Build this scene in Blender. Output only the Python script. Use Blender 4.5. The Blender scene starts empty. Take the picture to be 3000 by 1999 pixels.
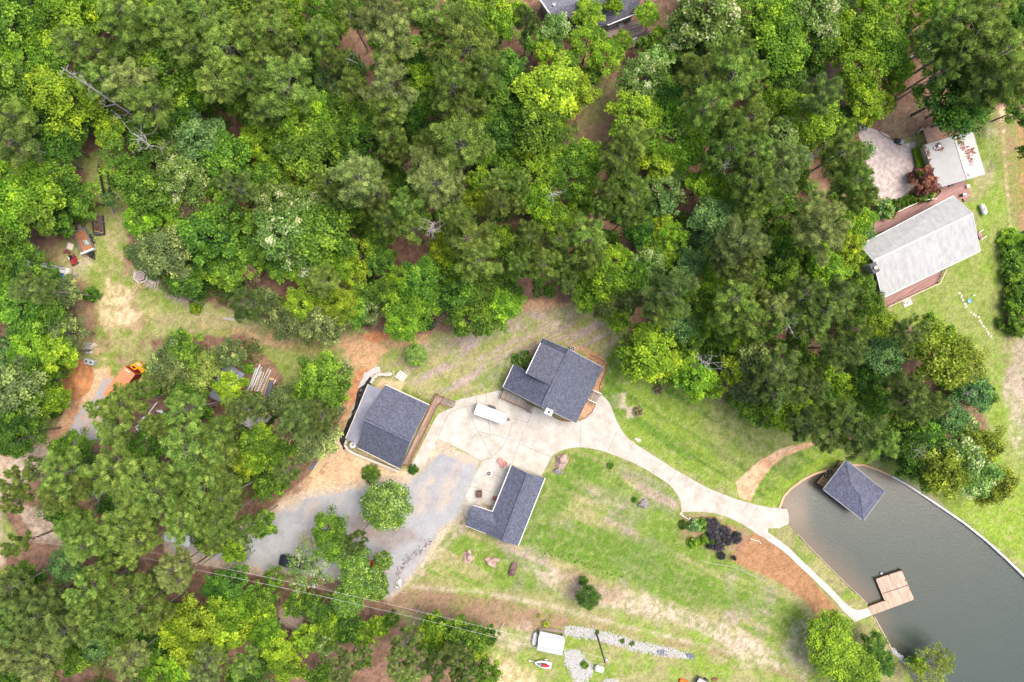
import bpy, bmesh, math, random
import numpy as np
from mathutils import Vector, Matrix
from mathutils.geometry import tessellate_polygon
R = math.radians
rng = np.random.default_rng(7); random.seed(7)
SC = bpy.context.scene
COL = SC.collection

# ---------------------------------------------------------------- camera, sky, sun, exposure
S = 0.06            # metres of ground per photo pixel
H = 122.0           # camera height in metres
cam = bpy.data.cameras.new('camera'); camo = bpy.data.objects.new('camera', cam); COL.objects.link(camo)
camo.location = (0, 0, H); camo.rotation_euler = (0, 0, 0)
cam.sensor_width = 36; cam.lens = 18 * H / (1500 * S); cam.clip_end = 6000; cam.clip_start = 1
SC.camera = camo
SUN_EL, SUN_AZ = 66, 68      # azimuth clockwise from north (+y)
w = bpy.data.worlds.new('World'); SC.world = w; w.use_nodes = True
nt = w.node_tree; bg = nt.nodes['Background']
sky = nt.nodes.new('ShaderNodeTexSky'); sky.sky_type = 'NISHITA'; sky.sun_disc = False
sky.sun_elevation = R(SUN_EL); sky.sun_rotation = R(SUN_AZ); sky.dust_density = 6; sky.air_density = 1.0; sky.ozone_density = 0.6
nt.links.new(sky.outputs[0], bg.inputs[0]); bg.inputs[1].default_value = 0.2
sl = bpy.data.lights.new('sun', 'SUN'); sl.energy = 1.5; sl.angle = R(34); sl.color = (1, 0.94, 0.84)
so = bpy.data.objects.new('sun', sl); COL.objects.link(so)
sd = Vector((math.sin(R(SUN_AZ)) * math.cos(R(SUN_EL)), math.cos(R(SUN_AZ)) * math.cos(R(SUN_EL)), math.sin(R(SUN_EL))))
so.rotation_euler = sd.to_track_quat('Z', 'Y').to_euler(); so.location = (60, -60, 150)
vs = SC.view_settings; vs.view_transform = 'Standard'; vs.look = 'None'; vs.gamma = 1; vs.exposure = 0.79

# ---------------------------------------------------------------- measuring: photo pixels -> world
CR = {'H1': (1440, 970, 5.228), 'H2': (980, 1060, 4.611), 'H3': (1340, 1340, 5.6), 'H4': (2480, 560, 4.355), 'H5': (2640, 330, 5.406),
      'H6': (1550, 0, 5.8825), 'J1': (60, 580, 5.226), 'J2': (560, 1020, 5.807), 'J3': (180, 980, 4.9), 'J4': (1500, 1780, 4.09),
      'J5': (780, 1560, 3.057), 'J6': (1970, 1480, 4.978), 'J7': (2360, 1330, 4.071), 'F': (0, 0, 0.78433), 'S': (0, 0, 1.0)}
for i, a in enumerate('ABCD'):
    for j in range(4): CR[a + str(j + 1)] = (750 * j, 500 * i, 3.136)
def src(k, x, y):
    o = CR[k]; return (o[0] + x / o[2], o[1] + y / o[2])
def P(k, x, y, h=0.0):
    u, v = src(k, x, y); f = S * (H - h) / H
    return Vector(((u - 1500) * f, (999.5 - v) * f, h))
def PP(k, pts, h=0.0): return [P(k, p[0], p[1], p[2] if len(p) > 2 else h) for p in pts]
def ang(a, b): return math.atan2(b.y - a.y, b.x - a.x)

# ---------------------------------------------------------------- materials
def newmat(name):
    m = bpy.data.materials.new(name); m.use_nodes = True
    return m, m.node_tree, m.node_tree.nodes['Principled BSDF']
def N(nt, t, **k):
    n = nt.nodes.new(t)
    for a, b in k.items(): setattr(n, a, b)
    return n
_mc = {}
def mat(name, col, rough=0.7, var=0.12, scale=3.0, metal=0.0, col2=None, spec=0.3, bump=0.0, bscale=20, ang=0.0, stretch=1.0):
    """plain surface with mottled two-tone colour"""
    if name in _mc: return _mc[name]
    m, nt, b = newmat(name); L = nt.links
    tc = N(nt, 'ShaderNodeTexCoord'); mp = N(nt, 'ShaderNodeMapping')
    mp.vector_type = 'TEXTURE'; mp.inputs['Rotation'].default_value = (0, 0, ang); mp.inputs['Scale'].default_value = (stretch, 1, 1)
    L.new(tc.outputs['Object'], mp.inputs[0])
    n1 = N(nt, 'ShaderNodeTexNoise'); n1.inputs['Scale'].default_value = scale; n1.inputs['Detail'].default_value = 6; n1.inputs['Roughness'].default_value = 0.65
    L.new(mp.outputs[0], n1.inputs['Vector'])
    c2 = col2 if col2 else tuple(c * (1 - 2.2 * var) for c in col)
    r = N(nt, 'ShaderNodeValToRGB'); r.color_ramp.elements[0].position = 0.32; r.color_ramp.elements[1].position = 0.62
    r.color_ramp.elements[0].color = (*c2, 1); r.color_ramp.elements[1].color = (*col, 1)
    L.new(n1.outputs[0], r.inputs[0]); L.new(r.outputs[0], b.inputs['Base Color'])
    b.inputs['Roughness'].default_value = rough; b.inputs['Metallic'].default_value = metal; b.inputs['Specular IOR Level'].default_value = spec
    if bump:
        n2 = N(nt, 'ShaderNodeTexNoise'); n2.inputs['Scale'].default_value = bscale; L.new(mp.outputs[0], n2.inputs['Vector'])
        bp = N(nt, 'ShaderNodeBump'); bp.inputs['Strength'].default_value = bump; bp.inputs['Distance'].default_value = 0.05
        L.new(n2.outputs[0], bp.inputs['Height']); L.new(bp.outputs[0], b.inputs['Normal'])
    _mc[name] = m; return m
def shingle(name, angle, col=(0.086, 0.096, 0.138)):
    m, nt, b = newmat(name); L = nt.links
    tc = N(nt, 'ShaderNodeTexCoord'); mp = N(nt, 'ShaderNodeMapping'); mp.inputs['Rotation'].default_value = (0, 0, -angle)
    L.new(tc.outputs['Object'], mp.inputs[0])
    v = N(nt, 'ShaderNodeTexVoronoi'); v.inputs['Scale'].default_value = 4.2; L.new(mp.outputs[0], v.inputs['Vector'])
    n = N(nt, 'ShaderNodeTexNoise'); n.inputs['Scale'].default_value = 1.1; n.inputs['Detail'].default_value = 8; n.inputs['Roughness'].default_value = 0.8; L.new(mp.outputs[0], n.inputs['Vector'])
    br = N(nt, 'ShaderNodeTexBrick'); br.inputs['Scale'].default_value = 1.0; br.inputs['Brick Width'].default_value = 0.33; br.inputs['Row Height'].default_value = 0.2
    br.inputs['Mortar Size'].default_value = 0.012; br.inputs['Color1'].default_value = (1, 1, 1, 1); br.inputs['Color2'].default_value = (0.72, 0.72, 0.74, 1); br.inputs['Mortar'].default_value = (0.5, 0.5, 0.5, 1)
    L.new(mp.outputs[0], br.inputs['Vector'])
    r = N(nt, 'ShaderNodeValToRGB'); r.color_ramp.elements[0].color = (*[c * 0.62 for c in col], 1); r.color_ramp.elements[1].color = (*[c * 1.38 for c in col], 1)
    r.color_ramp.elements[0].position = 0.2; r.color_ramp.elements[1].position = 0.8
    sep = N(nt, 'ShaderNodeSeparateColor'); L.new(v.outputs['Color'], sep.inputs[0])
    ad = N(nt, 'ShaderNodeMath', operation='ADD'); L.new(sep.outputs[0], ad.inputs[0]); L.new(n.outputs[0], ad.inputs[1])
    dv = N(nt, 'ShaderNodeMath', operation='MULTIPLY'); L.new(ad.outputs[0], dv.inputs[0]); dv.inputs[1].default_value = 0.5; L.new(dv.outputs[0], r.inputs[0])
    mx = N(nt, 'ShaderNodeMix', data_type='RGBA', blend_type='MULTIPLY'); mx.inputs['Factor'].default_value = 0.8
    L.new(r.outputs[0], mx.inputs['A']); L.new(br.outputs[0], mx.inputs['B']); L.new(mx.outputs['Result'], b.inputs['Base Color'])
    b.inputs['Roughness'].default_value = 0.85
    bp = N(nt, 'ShaderNodeBump'); bp.inputs['Strength'].default_value = 0.5; bp.inputs['Distance'].default_value = 0.03
    L.new(br.outputs['Fac'], bp.inputs['Height']); bp.invert = True; L.new(bp.outputs[0], b.inputs['Normal'])
    return m
def planks(name, col, angle, width=0.15, col2=None, gap=0.35):
    """boards running along `angle`, each its own tone, dark joints between"""
    if name in _mc: return _mc[name]
    m, nt, b = newmat(name); L = nt.links
    tc = N(nt, 'ShaderNodeTexCoord'); mp = N(nt, 'ShaderNodeMapping'); mp.inputs['Rotation'].default_value = (0, 0, -angle)
    L.new(tc.outputs['Object'], mp.inputs[0])
    br = N(nt, 'ShaderNodeTexBrick'); br.inputs['Scale'].default_value = 1.0; br.inputs['Brick Width'].default_value = 3.6; br.inputs['Row Height'].default_value = width
    br.inputs['Mortar Size'].default_value = 0.008; br.inputs['Bias'].default_value = 0.1
    c2 = col2 or tuple(c * 0.68 for c in col)
    br.inputs['Color1'].default_value = (*col, 1); br.inputs['Color2'].default_value = (*c2, 1); br.inputs['Mortar'].default_value = (*[c * gap for c in col], 1)
    L.new(mp.outputs[0], br.inputs['Vector'])
    mp2 = N(nt, 'ShaderNodeMapping'); mp2.inputs['Scale'].default_value = (0.25, 3, 1); L.new(mp.outputs[0], mp2.inputs[0])
    n = N(nt, 'ShaderNodeTexNoise'); n.inputs['Scale'].default_value = 2; n.inputs['Detail'].default_value = 6; L.new(mp2.outputs[0], n.inputs['Vector'])
    mr = N(nt, 'ShaderNodeMapRange'); mr.inputs['From Min'].default_value = 0.3; mr.inputs['From Max'].default_value = 0.7; mr.inputs['To Min'].default_value = 0.65; mr.inputs['To Max'].default_value = 1.1
    L.new(n.outputs[0], mr.inputs[0])
    mx = N(nt, 'ShaderNodeMix', data_type='RGBA', blend_type='MULTIPLY'); mx.inputs['Factor'].default_value = 1
    L.new(br.outputs[0], mx.inputs['A']); L.new(mr.outputs[0], mx.inputs['B']); L.new(mx.outputs['Result'], b.inputs['Base Color'])
    b.inputs['Roughness'].default_value = 0.8; _mc[name] = m; return m
def leafmat(name, dark, light, tip=None, transl=0.4, rough=0.55, spec=0.25):
    light = tuple(min(.6, c * 1.2) for c in light); dark = tuple(c * 1.25 for c in dark); tip = tip and tuple(min(.66, c * 1.1) for c in tip)
    m, nt, b = newmat(name); L = nt.links
    at = N(nt, 'ShaderNodeAttribute', attribute_name='tone'); oi = N(nt, 'ShaderNodeObjectInfo')
    r = N(nt, 'ShaderNodeValToRGB'); e = r.color_ramp.elements; e[0].position = 0.1; e[0].color = (*dark, 1); e[1].position = 0.75; e[1].color = (*light, 1)
    if tip: x = e.new(0.95); x.color = (*tip, 1)
    L.new(at.outputs['Fac'], r.inputs[0])
    hs = N(nt, 'ShaderNodeHueSaturation')
    a = N(nt, 'ShaderNodeMapRange'); a.inputs['To Min'].default_value = 0.488; a.inputs['To Max'].default_value = 0.512; L.new(oi.outputs['Random'], a.inputs[0]); L.new(a.outputs[0], hs.inputs['Hue'])
    ml = N(nt, 'ShaderNodeMath', operation='MULTIPLY'); L.new(oi.outputs['Random'], ml.inputs[0]); ml.inputs[1].default_value = 7.31
    fr = N(nt, 'ShaderNodeMath', operation='FRACT'); L.new(ml.outputs[0], fr.inputs[0])
    c = N(nt, 'ShaderNodeMapRange'); c.inputs['To Min'].default_value = 0.78; c.inputs['To Max'].default_value = 1.2; L.new(fr.outputs[0], c.inputs[0]); L.new(c.outputs[0], hs.inputs['Value'])
    L.new(r.outputs[0], hs.inputs['Color']); L.new(hs.outputs[0], b.inputs['Base Color'])
    b.inputs['Roughness'].default_value = rough; b.inputs['Specular IOR Level'].default_value = spec
    tr = N(nt, 'ShaderNodeBsdfTranslucent'); L.new(hs.outputs[0], tr.inputs['Color'])
    ms = N(nt, 'ShaderNodeMixShader'); ms.inputs[0].default_value = transl
    L.new(b.outputs[0], ms.inputs[1]); L.new(tr.outputs[0], ms.inputs[2]); L.new(ms.outputs[0], nt.nodes['Material Output'].inputs['Surface'])
    return m

# ---------------------------------------------------------------- mesh collecting
ORG = {}
class MB:
    def __init__(s, M=None): s.v = []; s.f = []; s.M = M
    def add(s, vs, fs):
        o = len(s.v)
        for p in vs:
            p = Vector(p); s.v.append(s.M @ p if s.M else p)
        s.f += [tuple(i + o for i in f) for f in fs]; return s
    def box(s, c, d, rz=0.0):
        x, y, z = [k / 2 for k in d]; ca, sa = math.cos(rz), math.sin(rz); vs = []
        for dz in (-z, z):
            for dx, dy in ((-x, -y), (x, -y), (x, y), (-x, y)): vs.append((c[0] + dx * ca - dy * sa, c[1] + dx * sa + dy * ca, c[2] + dz))
        return s.add(vs, [(3, 2, 1, 0), (4, 5, 6, 7), (0, 1, 5, 4), (1, 2, 6, 5), (2, 3, 7, 6), (3, 0, 4, 7)])
    def beam(s, a, b, w, h):
        a = Vector(a); b = Vector(b); d = (b - a).normalized(); sd = d.cross(Vector((0, 0, 1)))
        sd = Vector((1, 0, 0)) if sd.length < 1e-4 else sd.normalized(); u = sd.cross(d).normalized(); vs = []
        for p in (a, b):
            for i, j in ((-1, -1), (1, -1), (1, 1), (-1, 1)): vs.append(p + sd * i * w / 2 + u * j * h / 2)
        return s.add(vs, [(3, 2, 1, 0), (4, 5, 6, 7), (0, 1, 5, 4), (1, 2, 6, 5), (2, 3, 7, 6), (3, 0, 4, 7)])
    def prism(s, pts, z0, z1):
        n = len(pts); q = [Vector((p[0], p[1], 0)) for p in pts]; tri = tessellate_polygon([q])
        ar = sum(q[i].x * q[(i + 1) % n].y - q[(i + 1) % n].x * q[i].y for i in range(n))
        fs = []
        for t in tri:
            a, b, c = t; cr = (q[b] - q[a]).cross(q[c] - q[a]).z
            if cr < 0: a, b, c = c, b, a
            fs += [(a + n, b + n, c + n), (c, b, a)]
        for i in range(n):
            j = (i + 1) % n; fs.append((i, j, j + n, i + n) if ar > 0 else (j, i, i + n, j + n))
        return s.add([(p.x, p.y, z0) for p in q] + [(p.x, p.y, z1) for p in q], fs)
    def slab(s, pts, th=0.14):
        n = len(pts); nr = Vector((0, 0, 0))
        for i in range(n): nr += Vector(pts[i]).cross(Vector(pts[(i + 1) % n]))
        pts = [Vector(p) for p in pts]
        if nr.z < 0: pts = pts[::-1]
        vs = pts + [p - Vector((0, 0, th)) for p in pts]; fs = []
        if n == 4:
            fs += [(0, 1, 2), (0, 2, 3), (6, 5, 4), (7, 6, 4)]
        else:
            for t in tessellate_polygon([[Vector((p.x, p.y, 0)) for p in pts]]):
                a, b, c = t
                if (pts[b] - pts[a]).cross(pts[c] - pts[a]).z < 0: a, b, c = c, b, a
                fs += [(a, b, c), (c + n, b + n, a + n)]
        fs += [(j, i, i + n, j + n) for i in range(n) for j in [(i + 1) % n]]
        return s.add(vs, fs)
    def tube(s, a, b, r0, r1=None, n=8, cap=True):
        r1 = r0 if r1 is None else r1; a = Vector(a); b = Vector(b); d = (b - a).normalized()
        u = d.orthogonal().normalized(); v = d.cross(u); vs = []
        for p, r in ((a, r0), (b, r1)):
            for k in range(n): t = 2 * math.pi * k / n; vs.append(p + u * math.cos(t) * r + v * math.sin(t) * r)
        fs = [(k, (k + 1) % n, (k + 1) % n + n, k + n) for k in range(n)]
        if cap: fs += [tuple(range(n))[::-1], tuple(range(n, 2 * n))]
        return s.add(vs, fs)
    def path(s, pts, r0, r1=None, n=5):
        r1 = r0 if r1 is None else r1; m = len(pts) - 1
        for i in range(m): s.tube(pts[i], pts[i + 1], r0 + (r1 - r0) * i / m, r0 + (r1 - r0) * (i + 1) / m, n, cap=(i in (0, m - 1)))
        return s
    def lathe(s, c, prof, n=16, axis=None):
        """prof: (r, t) along axis from c"""
        ax = Vector(axis).normalized() if axis else Vector((0, 0, 1)); u = ax.orthogonal().normalized(); v = ax.cross(u); c = Vector(c); vs = []; fs = []
        for r, t in prof:
            for k in range(n): a = 2 * math.pi * k / n; vs.append(c + ax * t + (u * math.cos(a) + v * math.sin(a)) * max(r, 1e-3))
        for i in range(len(prof) - 1):
            for k in range(n): fs.append((i * n + k, i * n + (k + 1) % n, (i + 1) * n + (k + 1) % n, (i + 1) * n + k))
        fs += [tuple(range(n))[::-1], tuple(range((len(prof) - 1) * n, len(prof) * n))]
        return s.add(vs, fs)
    def loft(s, rings):
        n = len(rings[0]); vs = [p for r in rings for p in r]; fs = []
        for i in range(len(rings) - 1):
            for k in range(n): fs.append((i * n + k, i * n + (k + 1) % n, (i + 1) * n + (k + 1) % n, (i + 1) * n + k))
        fs += [tuple(range(n))[::-1], tuple(range((len(rings) - 1) * n, len(rings) * n))]
        return s.add(vs, fs)
    def rock(s, c, d, seed=0, nz=0.25, seg=14, rings=9, rz=0):
        r = random.Random(seed); ph = [(r.uniform(0, 6), r.uniform(1, 3.2), Vector((r.gauss(0, 1), r.gauss(0, 1), r.gauss(0, 1))).normalized()) for _ in range(9)]
        vs = []; fs = []; ca, sa = math.cos(rz), math.sin(rz)
        for i in range(rings + 1):
            th = math.pi * i / rings
            for k in range(seg):
                a = 2 * math.pi * k / seg; p = Vector((math.sin(th) * math.cos(a), math.sin(th) * math.sin(a), math.cos(th)))
                q = 1 + nz * sum(math.sin(f * 2 * p.dot(ax) + o) for o, f, ax in ph) / 4
                x, y, z = p.x * d[0] * q, p.y * d[1] * q, p.z * d[2] * q; vs.append((c[0] + x * ca - y * sa, c[1] + x * sa + y * ca, c[2] + z))
        for i in range(rings):
            for k in range(seg): fs.append((i * seg + k, (i + 1) * seg + k, (i + 1) * seg + (k + 1) % seg, i * seg + (k + 1) % seg))
        return s.add(vs, fs)
    def build(s, name, m, parent=None, loc=None, smooth=False):
        o0 = ORG[parent] if parent else (Vector(loc) if loc is not None else None)
        if o0 is None:
            xs = [p.x for p in s.v]; ys = [p.y for p in s.v]; o0 = Vector(((min(xs) + max(xs)) / 2, (min(ys) + max(ys)) / 2, min(p.z for p in s.v)))
        me = bpy.data.meshes.new(name); me.from_pydata([p - o0 for p in s.v], [], s.f); me.update()
        if smooth: me.polygons.foreach_set('use_smooth', [True] * len(me.polygons))
        o = bpy.data.objects.new(name, me); COL.objects.link(o); o.data.materials.append(m)
        ORG[o] = o0
        if parent: o.parent = parent
        else: o.location = o0
        return o
def tag(o, label=None, cat=None, group=None, kind=None):
    if label: o['label'] = label
    if cat: o['category'] = cat
    if group: o['group'] = group
    if kind: o['kind'] = kind
    return o
def thing(name, label, cat, loc, group=None, kind=None):
    o = bpy.data.objects.new(name, None); COL.objects.link(o); o.location = loc; o.empty_display_size = 0.3
    ORG[o] = Vector(loc); return tag(o, label, cat, group, kind)
NTH = ['first', 'second', 'third', 'fourth', 'fifth', 'sixth', 'seventh', 'eighth', 'ninth', 'tenth', 'eleventh', 'twelfth', 'thirteenth', 'fourteenth']
def frame(loc, a): return Matrix.Translation(Vector(loc)) @ Matrix.Rotation(a, 4, 'Z')
def rrect(lx, ly, r, z, n=4, cx=0, cy=0):
    out = []
    for qx, qy, a0 in ((1, 1, 0), (-1, 1, 90), (-1, -1, 180), (1, -1, 270)):
        for k in range(n + 1):
            a = R(a0 + 90 * k / n); out.append((cx + qx * (lx / 2 - r) + r * math.cos(a), cy + qy * (ly / 2 - r) + r * math.sin(a), z))
    return out

# ---------------------------------------------------------------- the ground, painted by what grows or lies there
def vnoise(X, Y, sc, seed):
    g = np.random.default_rng(seed).random((256, 256)).astype(np.float32)
    x = X / sc + 1000.37 * (seed % 7 + 1); y = Y / sc + 777.1 * (seed % 5 + 1)
    xi = np.floor(x).astype(int); yi = np.floor(y).astype(int); fx = x - xi; fy = y - yi
    fx = fx * fx * (3 - 2 * fx); fy = fy * fy * (3 - 2 * fy); a = xi % 256; b = yi % 256; a1 = (a + 1) % 256; b1 = (b + 1) % 256
    return (g[a, b] * (1 - fx) + g[a1, b] * fx) * (1 - fy) + (g[a, b1] * (1 - fx) + g[a1, b1] * fx) * fy
def fbm(X, Y, sc, seed, oc=4):
    t = 0; a = 1; s = 0
    for i in range(oc): t = t + a * vnoise(X, Y, sc / 2 ** i, seed + 13 * i); s += a; a *= 0.6
    return t / s
def aniso(X, Y, deg, long, short, seed, oc=3):
    c, s = math.cos(R(deg)), math.sin(R(deg)); A = X * c + Y * s; B = -X * s + Y * c
    return fbm(A / long * short, B, short, seed, oc)
def segd(U, V, pts, closed):
    d = np.full(U.shape, 1e9); n = len(pts)
    for i in range(n if closed else n - 1):
        ax, ay = pts[i]; bx, by = pts[(i + 1) % n]; dx, dy = bx - ax, by - ay; L = dx * dx + dy * dy + 1e-9
        t = np.clip(((U - ax) * dx + (V - ay) * dy) / L, 0, 1); d = np.minimum(d, (U - ax - t * dx) ** 2 + (V - ay - t * dy) ** 2)
    return np.sqrt(d)
def inside(U, V, pts):
    r = np.zeros(U.shape, bool); n = len(pts)
    for i in range(n):
        ax, ay = pts[i]; bx, by = pts[(i + 1) % n]
        if ay == by: continue
        c = (ay > V) != (by > V); r ^= c & (U < (bx - ax) * (V - ay) / (by - ay) + ax)
    return r
def sdf(U, V, pts): d = segd(U, V, pts, True); return np.where(inside(U, V, pts), -d, d)
def sp(k, pts): return [src(k, x, y) for x, y in pts]

DX = 0.25
xs = np.concatenate([[-1600, -700, -320, -170, -120], np.arange(-104, 104.01, DX), [120, 170, 320, 700, 1600]])
ys = np.concatenate([[-1600, -700, -320, -150, -90], np.arange(-74, 74.01, DX), [90, 150, 320, 700, 1600]])
GX, GY = np.meshgrid(xs, ys, indexing='ij'); U = GX / S + 1500; V = 999.5 - GY / S
G_ = dict(bright=(0.148, 0.214, 0.034), lush=(0.082, 0.150, 0.020), dry=(0.25, 0.215, 0.115), straw=(0.145, 0.085, 0.060), dirt=(0.36, 0.215, 0.125), sand=(0.47, 0.35, 0.225),
          clay=(0.34, 0.145, 0.07), mulch=(0.26, 0.145, 0.075), gravel=(0.265, 0.275, 0.295), pale=(0.37, 0.305, 0.235), leaf=(0.21, 0.125, 0.09), lilac=(0.28, 0.22, 0.19))
G_ = {k: np.array(v) for k, v in G_.items()}
n1 = fbm(GX, GY, 9, 1); n2 = fbm(GX, GY, 2.2, 2); n3 = fbm(GX, GY, 0.7, 3, 2); n4 = fbm(GX, GY, 5, 44)
def lerp(c, t, w): return c * (1 - w[..., None]) + t * w[..., None]
def sst(x, a, b): t = np.clip((x - a) / (b - a), 0, 1); return t * t * (3 - 2 * t)
base = np.zeros(GX.shape + (3,)) + G_['bright']
base = lerp(base, G_['lush'], sst(n1, 0.5, 0.68) * 0.55)
base = lerp(base, G_['dry'], sst(n2 * 0.6 + n1 * 0.4, 0.36, 0.58) * 0.75)
CO = base
wob0 = (fbm(GX, GY, 3.0, 21, 5) - 0.5) * 2; wob1 = (fbm(GX, GY, 1.0, 22, 3) - 0.5) * 2
def paint(pts, col, a=1.0, soft=8, wob=14, brk=0.0, line=None, tex=None):
    global CO
    m = (max(soft, 1) + abs(wob) + (line or 0)) + 4
    us = [p[0] for p in pts]; vs_ = [p[1] for p in pts]
    i0 = np.searchsorted(xs, (min(us) - m - 1500) * S); i1 = np.searchsorted(xs, (max(us) + m - 1500) * S)
    j0 = np.searchsorted(ys, (999.5 - max(vs_) - m) * S); j1 = np.searchsorted(ys, (999.5 - min(vs_) + m) * S)
    sl_ = (slice(i0, i1 + 1), slice(j0, j1 + 1)); u, v = U[sl_], V[sl_]
    d = segd(u, v, pts, False) - line if line else sdf(u, v, pts)
    d = d + wob * (wob0[sl_] * 0.6 + wob1[sl_] * 0.4) * 1.6
    wgt = a * (1 - sst(d, -soft, soft))
    if brk: wgt = wgt * (1 - brk + brk * sst(n2[sl_] * 0.5 + n3[sl_] * 0.5, 0.4, 0.6))
    if tex is not None: wgt = wgt * tex[sl_]
    c = G_[col] if isinstance(col, str) else np.array(col)
    CO[sl_] = lerp(CO[sl_], c, wgt)
st_ne = sst(aniso(GX, GY, -33, 16, 1.1, 5), 0.42, 0.58)    # mowing stripes, lawn right of the house
st_n = sst(aniso(GX, GY, 27, 9, 0.9, 6), 0.4, 0.62)         # north lawn
st_s = sst(aniso(GX, GY, -26, 16, 1.6, 8), 0.42, 0.6)       # lower lawn
# lawns
L_ne = sp('F', [(1400, 830), (1480, 860), (1700, 950), (1880, 1010), (1960, 1040), (1800, 1160), (1560, 1080), (1420, 990), (1380, 900)])
paint(L_ne, 'bright', 1, 10, 10); paint(L_ne, 'lush', 0.9, 10, 10, tex=st_ne)
paint(sp('F', [(1660, 900), (1850, 1000), (1800, 1080), (1700, 1090), (1600, 990)]), 'dry', 0.5, 40, 40, 0.7)
L_s = sp('F', [(1250, 1090), (1330, 1030), (1420, 1050), (1560, 1130), (1570, 1200), (1700, 1300), (1860, 1420), (1880, 1500), (1500, 1430), (1300, 1370), (960, 1330), (930, 1280), (1070, 1200), (1200, 1260)])
paint(L_s, 'bright', 0.9, 12, 12); paint(L_s, 'dry', 0.85, 15, 20, 0.4, tex=1 - st_s); paint(L_s, 'lilac', 0.7, 15, 20, tex=sst(n4, 0.52, 0.72)); paint(L_s, 'lush', 0.55, 15, 20, tex=st_s)
paint(sp('F', [(1200, 1250), (1270, 1090), (1310, 1050), (1400, 1075), (1330, 1140), (1270, 1200), (1500, 1230), (1620, 1330), (1700, 1400), (1600, 1400), (1400, 1300), (1250, 1280)]), 'lush', 0.8, 22, 22)
paint(sp('F', [(1330, 1120), (1430, 1130), (1480, 1180), (1380, 1170)]), 'lilac', 0.5, 22, 20, 0.5)
L_n = sp('F', [(980, 780), (1120, 760), (1210, 690), (1300, 690), (1430, 760), (1390, 830), (1250, 780), (1150, 900), (1010, 905), (880, 860), (920, 800)])
paint(L_n, 'bright', 0.7, 10, 14); paint(L_n, 'dry', 0.75, 10, 14); paint(L_n, 'lilac', 0.9, 10, 14, tex=st_n); paint(L_n, 'bright', 0.6, 20, 14, tex=sst(n2, 0.5, 0.7))
paint(sp('F', [(1160, 900), (1080, 880), (1150, 830), (1180, 850)]), 'lush', 0.5, 10, 8)
paint(sp('F', [(1190, 690), (1230, 670), (1330, 680), (1300, 700), (1200, 715)]), 'dirt', 0.85, 9, 9)
paint(sp('F', [(1245, 735), (1290, 735), (1290, 765), (1250, 760)]), 'pale', 0.6, 10, 10, 0.5)
# middle strip of worn grass, left of the garage
paint(sp('F', [(330, 700), (560, 730), (800, 760), (830, 850), (700, 850), (560, 790), (360, 790), (290, 760)]), 'dry', 0.6, 16, 20, 0.5)
paint(sp('F', [(560, 800), (780, 790), (800, 850), (720, 860), (650, 900), (620, 850)]), 'bright', 0.6, 14, 14)
paint(sp('F', [(470, 750), (640, 765), (760, 780), (800, 800), (700, 815), (600, 790), (500, 775)]), 'dirt', 0.75, 12, 16, 0.7)
paint(sp('F', [(780, 780), (860, 760), (990, 760), (980, 790), (900, 800), (850, 850), (830, 930), (800, 1010), (780, 1010), (790, 900), (810, 850)]), 'dirt', 0.95, 10, 12, 0.3)
paint(sp('F', [(820, 770), (880, 760), (920, 770), (860, 790)]), 'clay', 0.9, 7, 8)
paint(sp('F', [(820, 850), (845, 850), (815, 930), (795, 930)]), 'clay', 0.7, 7, 8)
# left yard
LY = sp('F', [(200, 480), (290, 490), (310, 600), (370, 680), (330, 800), (290, 850), (210, 850), (190, 700), (200, 610), (80, 590), (70, 560), (200, 520)])
paint(LY, 'bright', 0.8, 12, 16); paint(LY, 'dry', 0.8, 14, 18, 0.9); paint(LY, 'leaf', 0.6, 14, 18, tex=sst(fbm(GX, GY, 4, 95), 0.52, 0.68)); paint(LY, 'sand', 0.3, 14, 18, tex=sst(fbm(GX, GY, 3, 96), 0.58, 0.72))
paint(sp('F', [(230, 680), (275, 650), (285, 740), (240, 760)]), 'sand', 0.9, 8, 12, 0.5)
paint(sp('F', [(330, 830), (375, 780), (420, 840), (410, 870)][::-1]), 'dry', 0.5, 20, 12)
paint(sp('B1', [(1180, 1080), (1260, 1090), (1200, 1190), (1300, 1300), (1180, 1440), (1070, 1440), (1100, 1200)]), 'sand', 0.85, 6, 12, 0.8)
paint(sp('B1', [(940, 960), (1010, 980), (1000, 1300), (920, 1440), (900, 1200)]), 'sand', 0.7, 8, 12, 0.6)
paint(sp('B1', [(1120, 800), (1230, 780), (1230, 980), (1130, 960)]), 'leaf', 0.7, 10, 12, 0.4)
paint(sp('B1', [(740, 780), (880, 830), (800, 980), (700, 1000), (640, 870)]), 'pale', 0.6, 14, 12, 0.4)
paint(sp('B1', [(180, 640), (560, 620), (600, 740), (450, 850), (300, 830)]), 'leaf', 0.8, 10, 12, 0.3)
paint(sp('B1', [(620, 1000), (760, 1000), (900, 1240), (880, 1560), (560, 1560), (560, 1260)]), 'leaf', 0.8, 14, 12, 0.3)
paint(sp('B1', [(1300, 1050), (1600, 1200), (1900, 1300), (2000, 1160), (1900, 1020), (1500, 1000)]), 'lilac', 0.6, 14, 14, 0.6)
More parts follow.
